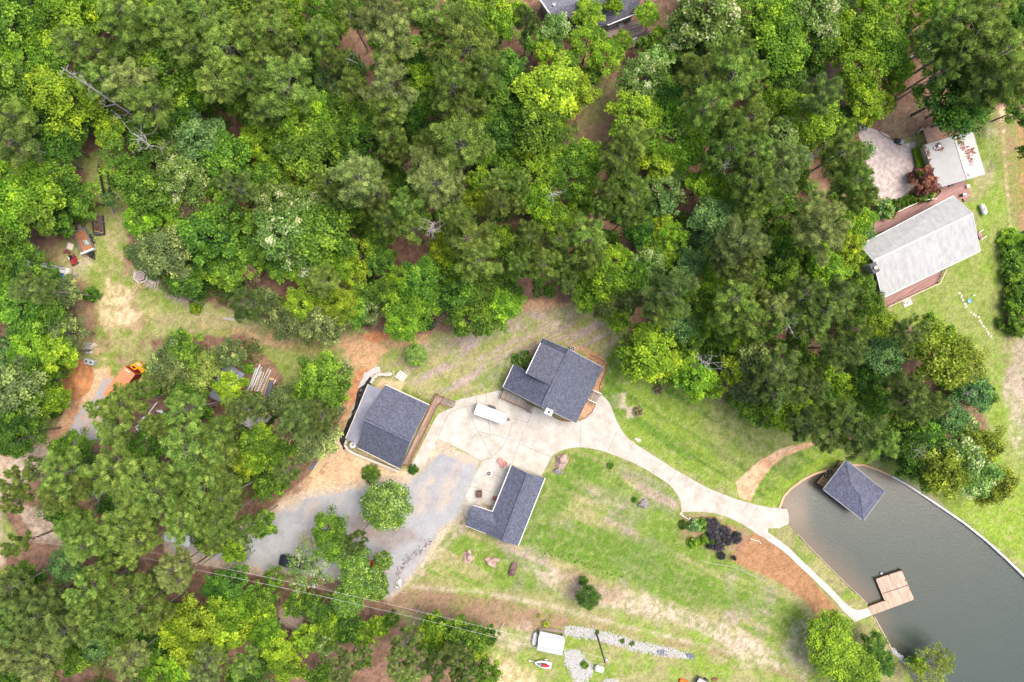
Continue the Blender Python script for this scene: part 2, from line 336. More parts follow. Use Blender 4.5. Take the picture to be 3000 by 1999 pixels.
# woods: leaf litter and pine straw
WOODS = [sp('F', q) for q in (
    [(-60, -60), (2420, -60), (2420, 245), (2290, 250), (2230, 265), (2100, 300), (2000, 330), (2000, 470), (1985, 560), (1960, 620), (2010, 700), (2080, 745), (2210, 810), (2260, 960), (2290, 1090), (2200, 1130), (2080, 1060), (1960, 1040), (1880, 1005), (1680, 930), (1430, 830), (1440, 750), (1320, 690), (1190, 690), (1150, 745), (960, 768), (780, 755), (560, 725), (400, 680), (300, 600), (300, 480), (245, 350), (-60, 360)],
    [(-60, 370), (190, 395), (215, 480), (190, 540), (60, 580), (170, 640), (180, 760), (170, 850), (140, 960), (-60, 1030)],
    [(350, 780), (560, 770), (640, 850), (660, 900), (790, 840), (785, 950), (740, 1040), (680, 1150), (560, 1250), (400, 1250), (220, 1100), (230, 940), (350, 880)],
    [(-60, 1320), (60, 1250), (-10, 1140), (150, 1060), (350, 950), (500, 1000), (600, 1180), (560, 1310), (650, 1315), (880, 1375), (930, 1430), (1120, 1500), (1160, 1620), (-60, 1620)],
    [(2300, 530), (2420, 530), (2420, 780), (2310, 760)])]
for q in WOODS: paint(q, 'straw', 0.96, 8, 14); paint(q, 'leaf', 0.7, 8, 14, 1.0)
paint(sp('F', [(2010, 150), (2100, 120), (2130, 200), (2120, 300), (2050, 280), (2000, 250)]), 'straw', 0.9, 10, 10)
paint(sp('A4', [(1000, 950), (1300, 900), (1450, 1000), (1500, 1130), (1380, 1200), (1200, 1290), (1050, 1230), (980, 1130)]), 'leaf', 0.9, 8, 8, 0.2)
paint(sp('A4', [(1000, 1000), (1300, 950), (1450, 1100), (1200, 1250), (1050, 1200)]), 'dry', 0.45, 14, 12, 0.6)
paint(sp('F', [(1330, 190), (1430, 190), (1440, 260), (1400, 330), (1350, 340), (1320, 290)]), 'dry', 0.45, 14, 12)
paint(sp('F', [(1340, 190), (1400, 185), (1390, 290), (1330, 290)]), 'lush', 0.45, 14, 14, 0.4)
paint(sp('F', [(1370, 300), (1430, 230), (1440, 280), (1400, 330)]), 'leaf', 0.7, 8, 8)
paint(sp('F', [(1880, 110), (1960, 90), (1950, 200), (1860, 230), (1840, 200)]), (0.2, 0.15, 0.13), 0.8, 8, 8)
# right-hand edge: lawn, wheel tracks, woods margin
paint(sp('F', [(2060, 740), (2230, 540), (2320, 300), (2353, 560), (2300, 800), (2353, 1100), (2353, 1290), (2050, 1080), (2200, 1160), (2310, 1110), (2230, 800)]), 'bright', 0.6, 12, 12)
paint(sp('F', [(2290, 270), (2300, 400), (2330, 520), (2420, 540), (2420, 250)]), 'leaf', 0.7, 14, 14, 0.5)
paint(sp('F', [(2302, 250), (2310, 380), (2322, 530)]), 'sand', 0.75, 5, 6, 0.6, line=5)
paint(sp('F', [(2345, 260), (2348, 380), (2353, 530)]), 'clay', 0.5, 8, 6, 0.3, line=6)
paint(sp('F', [(2255, 270), (2270, 330), (2250, 400), (2280, 420), (2290, 300)]), 'pale', 0.5, 12, 12, 0.7)
paint(sp('F', [(2340, 780), (2300, 900), (2350, 1000), (2420, 1100), (2420, 780)]), 'lilac', 0.75, 14, 16, 0.4)
paint(sp('F', [(2310, 880), (2345, 860), (2353, 1060), (2320, 1010)]), 'pale', 0.6, 10, 10, 0.6)
# far-right lawn by the lake is even and bright
paint(sp('F', [(2080, 1090), (2200, 1150), (2310, 1130), (2360, 1100), (2420, 1150), (2420, 1340)]), (0.165, 0.245, 0.03), 0.8, 8, 8)
paint(sp('F', [(1740, 1160), (1900, 1040), (1950, 1030), (2000, 1070), (1900, 1070), (1830, 1110), (1790, 1170)]), (0.165, 0.245, 0.03), 0.7, 8, 8)
paint(sp('F', [(2060, 1090), (2120, 1120), (2190, 1180), (2170, 1190), (2080, 1120)]), 'lilac', 0.6, 8, 8, 0.5)
# clay foot track, mulch bed
TRACK = sp('F', [(1690, 1110), (1715, 1085), (1750, 1055), (1800, 1030), (1885, 1010), (1880, 1020), (1800, 1050), (1770, 1075), (1745, 1110), (1725, 1150), (1700, 1145)])
paint(TRACK, (0.44, 0.26, 0.15), 1, 3, 3); paint(TRACK, 'sand', 0.6, 3, 3, 0.9)
MULCH = sp('F', [(1735, 1225), (1760, 1235), (1830, 1280), (1880, 1350), (1925, 1400), (1920, 1420), (1880, 1420), (1850, 1380), (1790, 1340), (1740, 1315), (1700, 1300), (1680, 1285), (1700, 1240)])
paint(MULCH, 'mulch', 1, 2, 2)
paint(sp('F', [(1560, 1185), (1640, 1185), (1740, 1225), (1680, 1290), (1640, 1270), (1600, 1250), (1560, 1240)]), 'leaf', 0.7, 10, 8, 0.5)
# brown and bare bands on the lower slope
paint(sp('F', [(1200, 1300), (1290, 1310), (1400, 1350), (1500, 1370), (1600, 1410), (1700, 1450), (1780, 1500), (1720, 1510), (1560, 1430), (1400, 1400), (1290, 1370)]), 'pale', 0.85, 14, 16, 0.6)
paint(sp('F', [(1280, 1310), (1320, 1300), (1420, 1350), (1440, 1380), (1330, 1390), (1290, 1360)]), 'leaf', 0.5, 14, 14, 0.5)
paint(sp('F', [(890, 1370), (960, 1350), (1150, 1380), (1300, 1420), (1330, 1440), (1200, 1450), (1130, 1440), (1000, 1420), (900, 1400)]), 'leaf', 0.85, 10, 12, 0.3)
paint(sp('F', [(950, 1350), (1100, 1360), (1250, 1390), (1400, 1430), (1600, 1480), (1800, 1530)]), 'pale', 0.7, 7, 6, 0.5, line=5)
paint(sp('F', [(1300, 1420), (1500, 1470), (1700, 1510), (1850, 1568)]), 'leaf', 0.5, 8, 8, 0.5, line=8)
paint(sp('F', [(1130, 1500), (1230, 1540), (1220, 1620), (1120, 1620)]), 'sand', 0.7, 14, 14, 0.4)
paint(sp('F', [(1130, 1450), (1220, 1430), (1240, 1490), (1150, 1500)]), 'pale', 0.6, 14, 14, 0.6)
paint(sp('F', [(900, 1330), (990, 1280), (1060, 1200), (1090, 1180), (1040, 1250), (960, 1330)]), 'pale', 0.6, 12, 12, 0.5)
paint(sp('F', [(1820, 1430), (1870, 1420), (1880, 1500), (1850, 1568), (1800, 1500)]), 'pale', 0.6, 14, 14, 0.5)
for q in ([(1640, 1450), (1760, 1490), (1800, 1540), (1700, 1530)],): paint(sp('F', q), 'pale', 0.7, 14, 14, 0.5)
paint(sp('F', [(1400, 905), (1440, 900), (1440, 940), (1405, 935)]), 'pale', 0.85, 6, 8, 0.2)
paint(sp('F', [(1440, 935), (1456, 935), (1456, 960), (1440, 960)]), 'pale', 0.8, 4, 3)
paint(sp('F', [(1390, 820), (1420, 790), (1430, 900), (1410, 990), (1395, 950)]), 'lush', 0.7, 8, 8)
paint(sp('F', [(1330, 795), (1370, 810), (1395, 830), (1385, 880), (1378, 905), (1360, 900), (1370, 850)]), 'dirt', 0.95, 3, 3)
paint(sp('F', [(1262, 940), (1300, 965), (1350, 960), (1372, 930), (1365, 905), (1340, 930), (1325, 970), (1280, 950)]), 'dirt', 0.95, 3, 2)
paint(sp('F', [(1305, 795), (1320, 790), (1330, 800), (1320, 812)]), 'dirt', 0.9, 3, 2)
for x, y, r_ in ((1288, 1066, 14), (1512, 895, 10), (1466, 945, 12), (1400, 1068, 7), (1346, 1375, 22), (1477, 1153, 9)):
    paint(sp('F', [(x + r_ * math.cos(k), y + r_ * math.sin(k)) for k in np.arange(0, 6.2, 0.7)]), 'pale', 0.8, 4, 3)
# darker green grass along the eaves
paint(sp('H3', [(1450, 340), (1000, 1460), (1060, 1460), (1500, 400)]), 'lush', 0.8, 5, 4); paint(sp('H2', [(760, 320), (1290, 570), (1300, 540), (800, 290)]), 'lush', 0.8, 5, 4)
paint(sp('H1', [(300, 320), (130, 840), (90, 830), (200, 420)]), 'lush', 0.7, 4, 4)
# dirt around the garage, gravel, sand road
paint(sp('F', [(745, 1040), (770, 1000), (800, 1030), (900, 1070), (940, 1085), (1000, 1100), (1000, 1150), (860, 1120), (760, 1150), (640, 1210), (600, 1190), (680, 1120)]), 'sand', 0.95, 7, 8)
paint(sp('F', [(745, 1040), (800, 1030), (830, 1110), (720, 1170), (620, 1200), (690, 1110)]), 'dirt', 0.6, 10, 14, 0.6)
paint(sp('F', [(600, 1150), (700, 1060), (740, 1050), (700, 1130), (640, 1200)]), 'straw', 0.8, 10, 10, 0.5)
paint(sp('F', [(880, 870), (930, 880), (920, 900), (860, 895)]), 'sand', 0.8, 5, 5)
GRAV = sp('F', [(1010, 1040), (1100, 1052), (1085, 1100), (1070, 1150), (1060, 1170), (1020, 1210), (960, 1290), (915, 1350), (893, 1368), (870, 1350), (800, 1340), (640, 1310), (540, 1290), (400, 1270), (380, 1230), (520, 1240), (600, 1200), (700, 1150), (830, 1120), (940, 1110), (970, 1090)])
paint(sp('F', [(995, 1030), (1100, 1050), (1090, 1160), (1030, 1230), (900, 1380), (780, 1360), (520, 1310), (380, 1280), (370, 1225), (520, 1225), (690, 1130), (840, 1105), (940, 1085)]), 'pale', 0.8, 6, 8)
paint(GRAV, 'gravel', 0.92, 10, 12); paint(GRAV, 'pale', 0.55, 12, 12, tex=sst(aniso(GX, GY, 50, 8, 2.2, 15), 0.5, 0.72)); paint(GRAV, (0.20, 0.21, 0.235), 0.5, 12, 12, tex=sst(fbm(GX, GY, 2.5, 91), 0.5, 0.7))
paint(sp('F', [(790, 1195), (830, 1185), (880, 1195), (920, 1215), (955, 1225), (960, 1240), (925, 1252), (890, 1265), (850, 1245), (815, 1235)]), 'straw', 0.5, 16, 20, 0.4); paint(sp('C2', [(1600, 850), (1720, 900), (1900, 1010), (2070, 1110), (1950, 1130), (1700, 1020), (1600, 1100), (1540, 1180), (1500, 1160)]), 'pale', 0.95, 6, 5)
paint(sp('F', [(640, 1315), (880, 1345), (870, 1375), (640, 1330)]), 'straw', 0.8, 6, 6)
DROAD = sp('F', [(215, 850), (250, 840), (260, 870), (245, 900), (205, 960), (190, 1010), (215, 1010), (150, 1060), (60, 1100), (0, 1160), (0, 1290), (30, 1380), (-60, 1400), (-60, 1060), (30, 1030), (110, 1000), (150, 950), (150, 860), (185, 840)])
paint(DROAD, 'dirt', 1, 6, 8); paint(DROAD, 'clay', 0.35, 8, 8, 0.9); paint(DROAD, 'sand', 0.5, 8, 8, tex=sst(n2, 0.45, 0.7))
paint(sp('F', [(150, 850), (200, 840), (205, 870), (190, 920), (150, 910)]), (0.33, 0.15, 0.065), 0.8, 6, 6, 0.5)
paint(sp('F', [(210, 850), (250, 840), (250, 870), (225, 900), (180, 960), (190, 900)]), 'sand', 0.7, 8, 8)
paint(sp('F', [(-60, 1060), (30, 1040), (150, 1010), (160, 1050), (60, 1110), (0, 1160), (10, 1300), (-60, 1400)]), 'pale', 0.85, 10, 10, 0.2)
GRAV2 = sp('F', [(240, 868), (262, 878), (240, 930), (260, 1000), (215, 1015), (170, 1025), (148, 1010), (160, 980), (190, 935), (215, 915)])
paint(GRAV2, (0.30, 0.31, 0.34), 0.95, 5, 6); paint(GRAV2, 'dirt', 0.5, 8, 10, 1.0)
paint(sp('F', [(40, 1160), (130, 1180), (150, 1250), (80, 1240)]), 'pale', 0.8, 8, 12, 0.3)
# concrete-ish pale pads that lie flush in the soil
paint(sp('F', [(640, 1395), (700, 1400), (690, 1450), (640, 1430)]), 'pale', 0.8, 6, 6)
# fine grain over everything
gr = 1 + (n3 - 0.5) * 0.5 + (rng.random(GX.shape) - 0.5) * 0.5
grassy = np.clip((CO[..., 1] - CO[..., 0]) / 0.08, 0, 1)
speck = sst(fbm(GX, GY, 0.6, 77, 2), 0.55, 0.75) * grassy * 0.4
CO = lerp(CO, G_['dry'] * 1.2, speck)
dg = np.minimum(sdf(U, V, GRAV), sdf(U, V, GRAV2)); GRAIN = 0.25 + 0.75 * sst(dg + wob0 * 8, -10, 14)
CO = CO * (1 + (gr - 1) * (GRAIN * .8 + .1))[..., None]

LAKE = [(2310, 1532), (2306, 1500), (2283, 1488), (2295, 1456), (2314, 1434), (2352, 1405), (2390, 1387), (2448, 1371), (2502, 1362), (2531, 1363), (2569, 1376), (2610, 1395), (2658, 1421), (2712, 1456),
        (2773, 1497), (2824, 1532), (2888, 1583), (2951, 1640), (3000, 1688), (3120, 1810), (3120, 2180), (2750, 2180), (2677, 1999), (2664, 1972), (2645, 1937), (2613, 1905), (2601, 1879), (2585, 1851),
        (2561, 1804), (2543, 1771), (2521, 1749), (2473, 1704), (2422, 1653), (2377, 1608), (2336, 1564), (2323, 1548)]
dl = sdf(U, V, LAKE)
GZ = np.where(dl < 0, -1.7, 0.0) + (n1 - 0.5) * 0.0
def grid_obj(name, facemask, nx, ny, co, colr, m):
    ii, jj = np.nonzero(facemask); a = ii * ny + jj; q = np.stack([a, a + ny, a + ny + 1, a + 1], 1)
    used, inv = np.unique(q, return_inverse=True); inv = inv.reshape(q.shape)
    me = bpy.data.meshes.new(name); me.vertices.add(len(used)); me.vertices.foreach_set('co', co[used].astype(np.float32).ravel())
    me.loops.add(inv.size); me.loops.foreach_set('vertex_index', inv.ravel().astype(np.int32))
    me.polygons.add(len(inv)); me.polygons.foreach_set('loop_start', (np.arange(len(inv)) * 4).astype(np.int32)); me.update(calc_edges=True)
    ca = me.color_attributes.new('soil', 'FLOAT_COLOR', 'POINT'); c4 = np.ones((len(used), 4), np.float32); c4[:, :3] = colr[used]; c4[:, 3] = GRAIN.reshape(-1)[used] if len(GRAIN.reshape(-1)) == len(colr) else 1; ca.data.foreach_set('color', c4.ravel())
    me.materials.append(m); o = bpy.data.objects.new(name, me); COL.objects.link(o); return o
def soilmat(name, rough=0.95, spec=0.1, fine=0.5, water=False):
    m, nt, b = newmat(name); L = nt.links
    at = N(nt, 'ShaderNodeAttribute', attribute_name='soil'); tc = N(nt, 'ShaderNodeTexCoord')
    n = N(nt, 'ShaderNodeTexNoise'); n.inputs['Scale'].default_value = 5.5; n.inputs['Detail'].default_value = 6; n.inputs['Roughness'].default_value = 0.75; L.new(tc.outputs['Object'], n.inputs['Vector'])
    mr = N(nt, 'ShaderNodeMapRange'); mr.inputs['From Min'].default_value = 0.3; mr.inputs['From Max'].default_value = 0.7; mr.inputs['To Min'].default_value = 1 - fine; mr.inputs['To Max'].default_value = 1 + fine
    L.new(n.outputs[0], mr.inputs[0])
    mx = N(nt, 'ShaderNodeMix', data_type='RGBA', blend_type='MULTIPLY'); mx.inputs['Factor'].default_value = 1
    L.new(at.outputs['Alpha'], mx.inputs['Factor']); L.new(at.outputs['Color'], mx.inputs['A']); L.new(mr.outputs[0], mx.inputs['B']); L.new(mx.outputs['Result'], b.inputs['Base Color'])
    b.inputs['Roughness'].default_value = rough; b.inputs['Specular IOR Level'].default_value = spec
    bp = N(nt, 'ShaderNodeBump'); bp.inputs['Strength'].default_value = 0.35 if water else 0.6; bp.inputs['Distance'].default_value = 0.08
    if water: n.inputs['Scale'].default_value = 3.0
    L.new(n.outputs[0], bp.inputs['Height']); L.new(bp.outputs[0], b.inputs['Normal'])
    return m
nx, ny = len(xs), len(ys)
co = np.stack([GX.ravel(), GY.ravel(), GZ.ravel()], 1); cf = CO.reshape(-1, 3)
UC = (U[:-1, :-1] + U[1:, 1:]) / 2; VC = (V[:-1, :-1] + V[1:, 1:]) / 2; wb = wob0[:-1, :-1] * 5
mk_g = (sdf(UC, VC, GRAV) + wb < 0) | (sdf(UC, VC, GRAV2) + wb < 0); mk_d = (sdf(UC, VC, DROAD) + wb < 0) & ~mk_g
mk_m = sdf(UC, VC, MULCH) < 0; mk_t = sdf(UC, VC, TRACK) < 0
SOIL = soilmat('soil')
for nm, mk in (('ground', ~(mk_g | mk_d | mk_m | mk_t)), ('gravel_road', mk_g), ('dirt_road', mk_d), ('mulch_bed', mk_m), ('dirt_path', mk_t)):
    tag(grid_obj(nm, mk, nx, ny, co, cf, SOIL), kind='structure')
# water
wx = np.arange(45, 112, 0.5); wy = np.arange(-78, -19, 0.5); WX, WY = np.meshgrid(wx, wy, indexing='ij'); WU = WX / S + 1500; WV = 999.5 - WY / S
dw = -sdf(WU, WV, LAKE) * S
wc = np.zeros(WX.shape + (3,)) + np.array((0.037, 0.050, 0.039))
wc = lerp(wc, np.array((0.027, 0.044, 0.036)), sst(WX - WY, 110, 160))
sh = (1 - sst(dw + 1.6 * (fbm(WX, WY, 4, 61) - 0.5) * 2, 0, 4.5)) * sst(-(WU - 2560) + (1640 - WV) * 0.0, -200, 100)
wc = lerp(wc, np.array((0.115, 0.082, 0.055)), sh * 0.75)
wc = lerp(wc, np.array((0.15, 0.115, 0.08)), (1 - sst(np.hypot(WU - 2325, WV - 1500), 10, 75)) * 0.8)
wc = wc * (0.96 + 0.08 * fbm(WX, WY, 3, 62))[..., None]
mw = np.zeros((len(wx) - 1, len(wy) - 1), bool); mw[:] = dw[:-1, :-1] > -1.2
wo = grid_obj('lake_water', mw, len(wx), len(wy), np.stack([WX.ravel(), WY.ravel(), np.full(WX.size, -0.5)], 1), wc.reshape(-1, 3), soilmat('lake_water', 0.09, 0.5, 0.03, True))
tag(wo, kind='structure')
# ---------------------------------------------------------------- materials for built things
CONC = mat('concrete', (0.405, 0.39, 0.355), 0.85, 0.05, 0.5, col2=(0.29, 0.265, 0.22), bump=0.4)
CONC2 = mat('pale_concrete', (0.44, 0.42, 0.385), 0.85, 0.05, 0.5, col2=(0.34, 0.32, 0.29))
OLDC = mat('old_concrete', (0.45, 0.40, 0.38), 0.9, 0.1, 1.3, col2=(0.26, 0.20, 0.18), bump=0.3)
JOINT = mat('joint', (0.22, 0.20, 0.175), 0.9)
WHITE = mat('white_paint', (0.60, 0.60, 0.60), 0.35, 0.02, 2)
TRIM = mat('cream_trim', (0.66, 0.60, 0.52), 0.5, 0.04, 3)
SIDING = mat('grey_siding', (0.30, 0.31, 0.31), 0.7, 0.06, 2)
CREAM = mat('cream_siding', (0.44, 0.40, 0.34), 0.7, 0.05, 2)
GLASS = mat('dark_glass', (0.02, 0.025, 0.03), 0.06, 0.1, 2, spec=0.8)
BLACK = mat('black_metal', (0.018, 0.019, 0.022), 0.5, 0.2, 3)
DGREY = mat('dark_grey', (0.06, 0.062, 0.068), 0.6, 0.15, 3)
GREY = mat('grey_metal', (0.27, 0.28, 0.29), 0.45, 0.1, 3, metal=0.3)
SILVER = mat('silver_metal', (0.5, 0.51, 0.52), 0.35, 0.08, 3, metal=0.4)
RUBBER = mat('tyre_rubber', (0.02, 0.02, 0.02), 0.9, 0.1, 6)
BLUEG = mat('blue_grey_metal', (0.25, 0.27, 0.36), 0.45, 0.1, 0.8, metal=0.2, col2=(0.16, 0.17, 0.23))
PALEM = mat('pale_metal_roof', (0.33, 0.335, 0.33), 0.5, 0.03, 0.5)
RUST = mat('rusty_metal', (0.33, 0.19, 0.14), 0.85, 0.3, 1.6, col2=(0.17, 0.07, 0.045))
RUSTP = mat('rust_patch', (0.24, 0.09, 0.06), 0.9, 0.3, 3, col2=(0.13, 0.05, 0.04))
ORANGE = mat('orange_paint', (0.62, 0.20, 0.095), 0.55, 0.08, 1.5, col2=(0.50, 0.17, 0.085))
DRED = mat('container_dark_red', (0.24, 0.02, 0.02), 0.5, 0.2, 3)  # container walls, door and floor frame, darker than its roof
RED = mat('red_paint', (0.42, 0.02, 0.02), 0.4, 0.1, 3)
YEL = mat('yellow_paint', (0.75, 0.33, 0.01), 0.45, 0.1, 3)
BLUE = mat('blue_plastic', (0.03, 0.22, 0.62), 0.4, 0.1, 3)
WOODW = mat('weathered_wood', (0.27, 0.23, 0.20), 0.9, 0.2, 4, col2=(0.15, 0.11, 0.09))
WOODN = mat('new_lumber', (0.50, 0.37, 0.20), 0.8, 0.12, 4)
WOODR = mat('red_brown_wood', (0.19, 0.085, 0.055), 0.8, 0.2, 4)
BARK = mat('bark', (0.16, 0.125, 0.105), 0.95, 0.3, 5, col2=(0.07, 0.05, 0.04), bump=0.6)
DEADW = mat('bleached_wood', (0.38, 0.36, 0.35), 0.9, 0.15, 5)
ROCKW = mat('white_rock', (0.44, 0.435, 0.43), 0.9, 0.06, 5, col2=(0.26, 0.25, 0.235), bump=0.6)
ROCKB = mat('brown_boulder', (0.44, 0.32, 0.25), 0.95, 0.3, 1.6, col2=(0.17, 0.12, 0.11), bump=1.0, bscale=6)
ROCKG = mat('grey_boulder', (0.28, 0.25, 0.25), 0.95, 0.3, 2, col2=(0.08, 0.07, 0.08), bump=1.0, bscale=6)
PINK = planks('pink_deck_boards', (0.36, 0.20, 0.175), R(30), 0.16, gap=0.6)
TARP = mat('black_tarp', (0.035, 0.04, 0.045), 0.35, 0.4, 3, bump=1.0, bscale=5)
TARPG = mat('grey_cloth', (0.40, 0.39, 0.39), 0.8, 0.08, 2)
WET = mat('dark_planks', (0.10, 0.07, 0.05), 0.7, 0.3, 3)

def winpart(parent, a, b, z0, z1, out=0.03, frame=WHITE):
    """window set into the wall plane a->b"""
    a = Vector(a); b = Vector(b); f = MB()
    w_ = MB(); d = (b - a); d.z = 0; n = Vector((d.y, -d.x, 0)).normalized() * out
    for p, q in (((a.x, a.y, z0), (b.x, b.y, z0)), ((a.x, a.y, z1), (b.x, b.y, z1))): f.beam(Vector(p) + n, Vector(q) + n, 0.1, 0.09)
    for t in (0, 0.5, 1): p = a.lerp(b, t); f.tube(Vector((p.x, p.y, z0)) + n, Vector((p.x, p.y, z1)) + n, 0.05, n=4)
    fo = f.build('window', frame, parent)
    p0 = Vector((a.x, a.y, z0)) + n * .5; p1 = Vector((b.x, b.y, z0)) + n * .5; p2 = Vector((b.x, b.y, z1)) + n * .5; p3 = Vector((a.x, a.y, z1)) + n * .5
    g = MB(); g.add([p0, p1, p2, p3, p0 - n * .3, p1 - n * .3, p2 - n * .3, p3 - n * .3], [(0, 1, 2, 3), (7, 6, 5, 4), (0, 4, 5, 1), (1, 5, 6, 2), (2, 6, 7, 3), (3, 7, 4, 0)]); g.build('pane', GLASS, fo)
def inset(pts, d):
    n = len(pts); out = []; ar = sum(pts[i].x * pts[(i + 1) % n].y - pts[(i + 1) % n].x * pts[i].y for i in range(n)); s_ = 1 if ar > 0 else -1
    for i in range(n):
        a, b, c = pts[i - 1], pts[i], pts[(i + 1) % n]; u = (b - a); v = (c - b); u.z = v.z = 0; u.normalize(); v.normalize()
        n1_ = Vector((-u.y, u.x, 0)) * s_; n2_ = Vector((-v.y, v.x, 0)) * s_; m_ = (n1_ + n2_); m_ = m_ / max(0.3, m_.length_squared / 2); out.append(Vector((b.x, b.y, 0)) + m_ * d)
    return out
def trimline(name, parent, pts, m=TRIM, w_=0.12, h=0.2, dz=0.03):
    b = MB()
    for i in range(len(pts) - 1): b.beam(Vector(pts[i]) + Vector((0, 0, dz - h / 2)), Vector(pts[i + 1]) + Vector((0, 0, dz - h / 2)), w_, h)
    return b.build(name, m, parent)
def ribs(name, parent, a, b, c, d, n, m, w_=0.05, h=0.05):
    """raised seams from edge a-b to edge d-c"""
    k = MB()
    for i in range(n): t = (i + .5) / n; k.beam(a.lerp(b, t) + Vector((0, 0, h * .4)), d.lerp(c, t) + Vector((0, 0, h * .4)), w_, h)
    return k.build(name, m, parent)
def ridgecap(parent, a, b, m, w_=0.34):
    MB().beam(a, b, w_ + .1, 0.07).build('ridge_dark_edge', mat('ridge_base_dark', (0.03, 0.032, 0.045), .9), parent); k = MB(); k.beam(a + Vector((0, 0, .01)), b + Vector((0, 0, .01)), w_, 0.09); return k.build('ridge_cap', m, parent)  # darker slab under the cap, showing as a thin line each side
def railing(name, pts, z, hgt, m, step=1.6, parent=None):
    k = MB()
    for i in range(len(pts) - 1):
        a, b = Vector((pts[i].x, pts[i].y, z)), Vector((pts[i + 1].x, pts[i + 1].y, z)); n = max(1, round((b - a).length / step))
        k.beam(a + Vector((0, 0, hgt)), b + Vector((0, 0, hgt)), 0.13, 0.05); k.beam(a + Vector((0, 0, .12)), b + Vector((0, 0, .12)), 0.05, 0.06)
        for j in range(n + 1): p = a.lerp(b, j / n); k.box((p.x, p.y, z + hgt / 2), (0.1, 0.1, hgt))
        nb = max(2, int((b - a).length / 0.16))
        for j in range(nb): p = a.lerp(b, (j + .5) / nb); k.box((p.x, p.y, z + hgt / 2), (0.035, 0.035, hgt - 0.1))
    return k.build(name, m, parent)
def posts(name, pts, z0, z1, m, parent, r=0.07):
    for p in pts: MB().box((p.x, p.y, (z0 + z1) / 2), (2 * r, 2 * r, z1 - z0)).build(name, m, parent)
def stairs(parent, a, b, c, d, z1, n, m, rail=None):
    """treads stepping down from edge a-b (high) to edge d-c (low)"""
    for i in range(n):
        t0, t1 = i / n + .01, (i + .86) / n; z = z1 * (1 - (i + .5) / n) + .02
        q = [a.lerp(d, t0), b.lerp(c, t0), b.lerp(c, t1), a.lerp(d, t1)]; k = MB(); k.slab([Vector((p.x, p.y, z)) for p in q], 0.05); k.build('tread', m, parent)
    k = MB()
    for p, q in ((a, d), (b, c)): k.beam(Vector((p.x, p.y, z1 - .1)), Vector((q.x, q.y, .05)), 0.06, 0.24)
    k.build('stringer', m, parent)
    if rail:
        k = MB()
        for p, q in ((a, d), (b, c)):
            k.beam(Vector((p.x, p.y, z1 + .9)), Vector((q.x, q.y, .95)), 0.1, 0.06)
            for t in (0, 0.5, 1): s_ = p.lerp(q, t); k.box((s_.x, s_.y, z1 * (1 - t) * .5 + .47), (0.08, 0.08, z1 * (1 - t) + .9))
        k.build('handrail', rail, parent)

# ---------------------------------------------------------------- driveway, path, pads
def lst(t): return [tuple(float(z) for z in q.split(',')) for q in t.split()]
DR = lst("1281,1215 1333,1190 1333,1174 1388,1161 1461,1145 1500,1150 1564,1191 1600,1206 1634,1230 1669,1236 1698,1234 1730,1210 1745,1182 1761,1156 1773,1166 1784,1179 1793,1197 1800,1217 1812,1244 1828,1271 1844,1287 1863,1301 1914,1335 1981,1378 2061,1424 2100,1441 2138,1456 2165,1465 2192,1472 2220,1480 2250,1486 2306,1491 2311,1512 2311,1534 2282,1548 2250,1547 2250,1566 2268,1580 2235,1575 2217,1564 2196,1549 2170,1534 2147,1522 2122,1512 2090,1503 2042,1499 1997,1501 1993,1472 1987,1455 1978,1440 1959,1418 1899,1379 1851,1354 1803,1335 1779,1326 1755,1319 1731,1314 1707,1311 1686,1311 1666,1314 1650,1318 1634,1325 1623,1331 1615,1338 1606,1355 1596,1376 1586,1395 1560,1400 1440,1510 1400,1505 1370,1519 1362,1511 1359,1501 1367,1463 1363,1454 1380,1426 1396,1385 1413,1351 1348,1316 1282,1284 1238,1376 1205,1364")
dr = MB(); dr.prism([P('S', *p) for p in DR], 0.0, 0.06); dro = dr.build('driveway', CONC); tag(dro, kind='structure')
J = MB()
def jl(k, pts, w_=0.07, z=0.064):
    q = PP(k, pts)
    for i in range(len(q) - 1): J.beam(Vector((q[i].x, q[i].y, z)), Vector((q[i + 1].x, q[i + 1].y, z)), w_, 0.004)
jl('C3', [(628, 735), (632, 973)]); jl('C3', [(975, 810), (880, 1008)]); jl('C3', [(1512, 1187), (1450, 1290)]); jl('C3', [(190, 640), (65, 940), (0, 1125)]); jl('C3', [(65, 942), (345, 1055)]); jl('C3', [(0, 705), (150, 750)])
jl('C3', [(2170, 1480), (2120, 1560)]); jl('C3', [(2265, 1500), (2180, 1660)])
jl('C2', [(1672, 885), (1715, 780), (1745, 710), (1780, 665), (1840, 625), (1925, 605), (2010, 590), (2100, 580)]); jl('C2', [(2352, 745), (2335, 830), (2290, 930), (2230, 1010), (2165, 1060)])
jl('C2', [(1930, 610), (2042, 830), (2165, 1060)]); jl('C2', [(2042, 830), (2200, 865), (2352, 910)]); jl('C2', [(2042, 830), (1975, 905)]); jl('C2', [(2080, 1100), (2165, 1062)]); jl('C2', [(2130, 700), (2155, 850)])
for a, b in (((1915, 540), (1925, 600)), ((2020, 505), (2028, 590)), ((2115, 485), (2120, 580)), ((2240, 470), (2215, 590))): jl('C2', [a, b])
jl('H3', [(400, 50), (640, 0)]); jl('H3', [(235, 480), (590, 570)]); jl('H3', [(570, 270), (740, 350)]); jl('H3', [(130, 665), (700, 690)], 0.05)
J.build('expansion_joint', JOINT, dro)
PATH = lst("2252,1562 2282,1583 2314,1608 2346,1640 2377,1669 2403,1694 2441,1730 2473,1765 2492,1780 2503,1785 2515,1788 2533,1784 2550,1776 2561,1799 2534,1810 2505,1823 2473,1792 2441,1755 2409,1723 2377,1691 2346,1663 2314,1631 2282,1605 2250,1584 2236,1573")
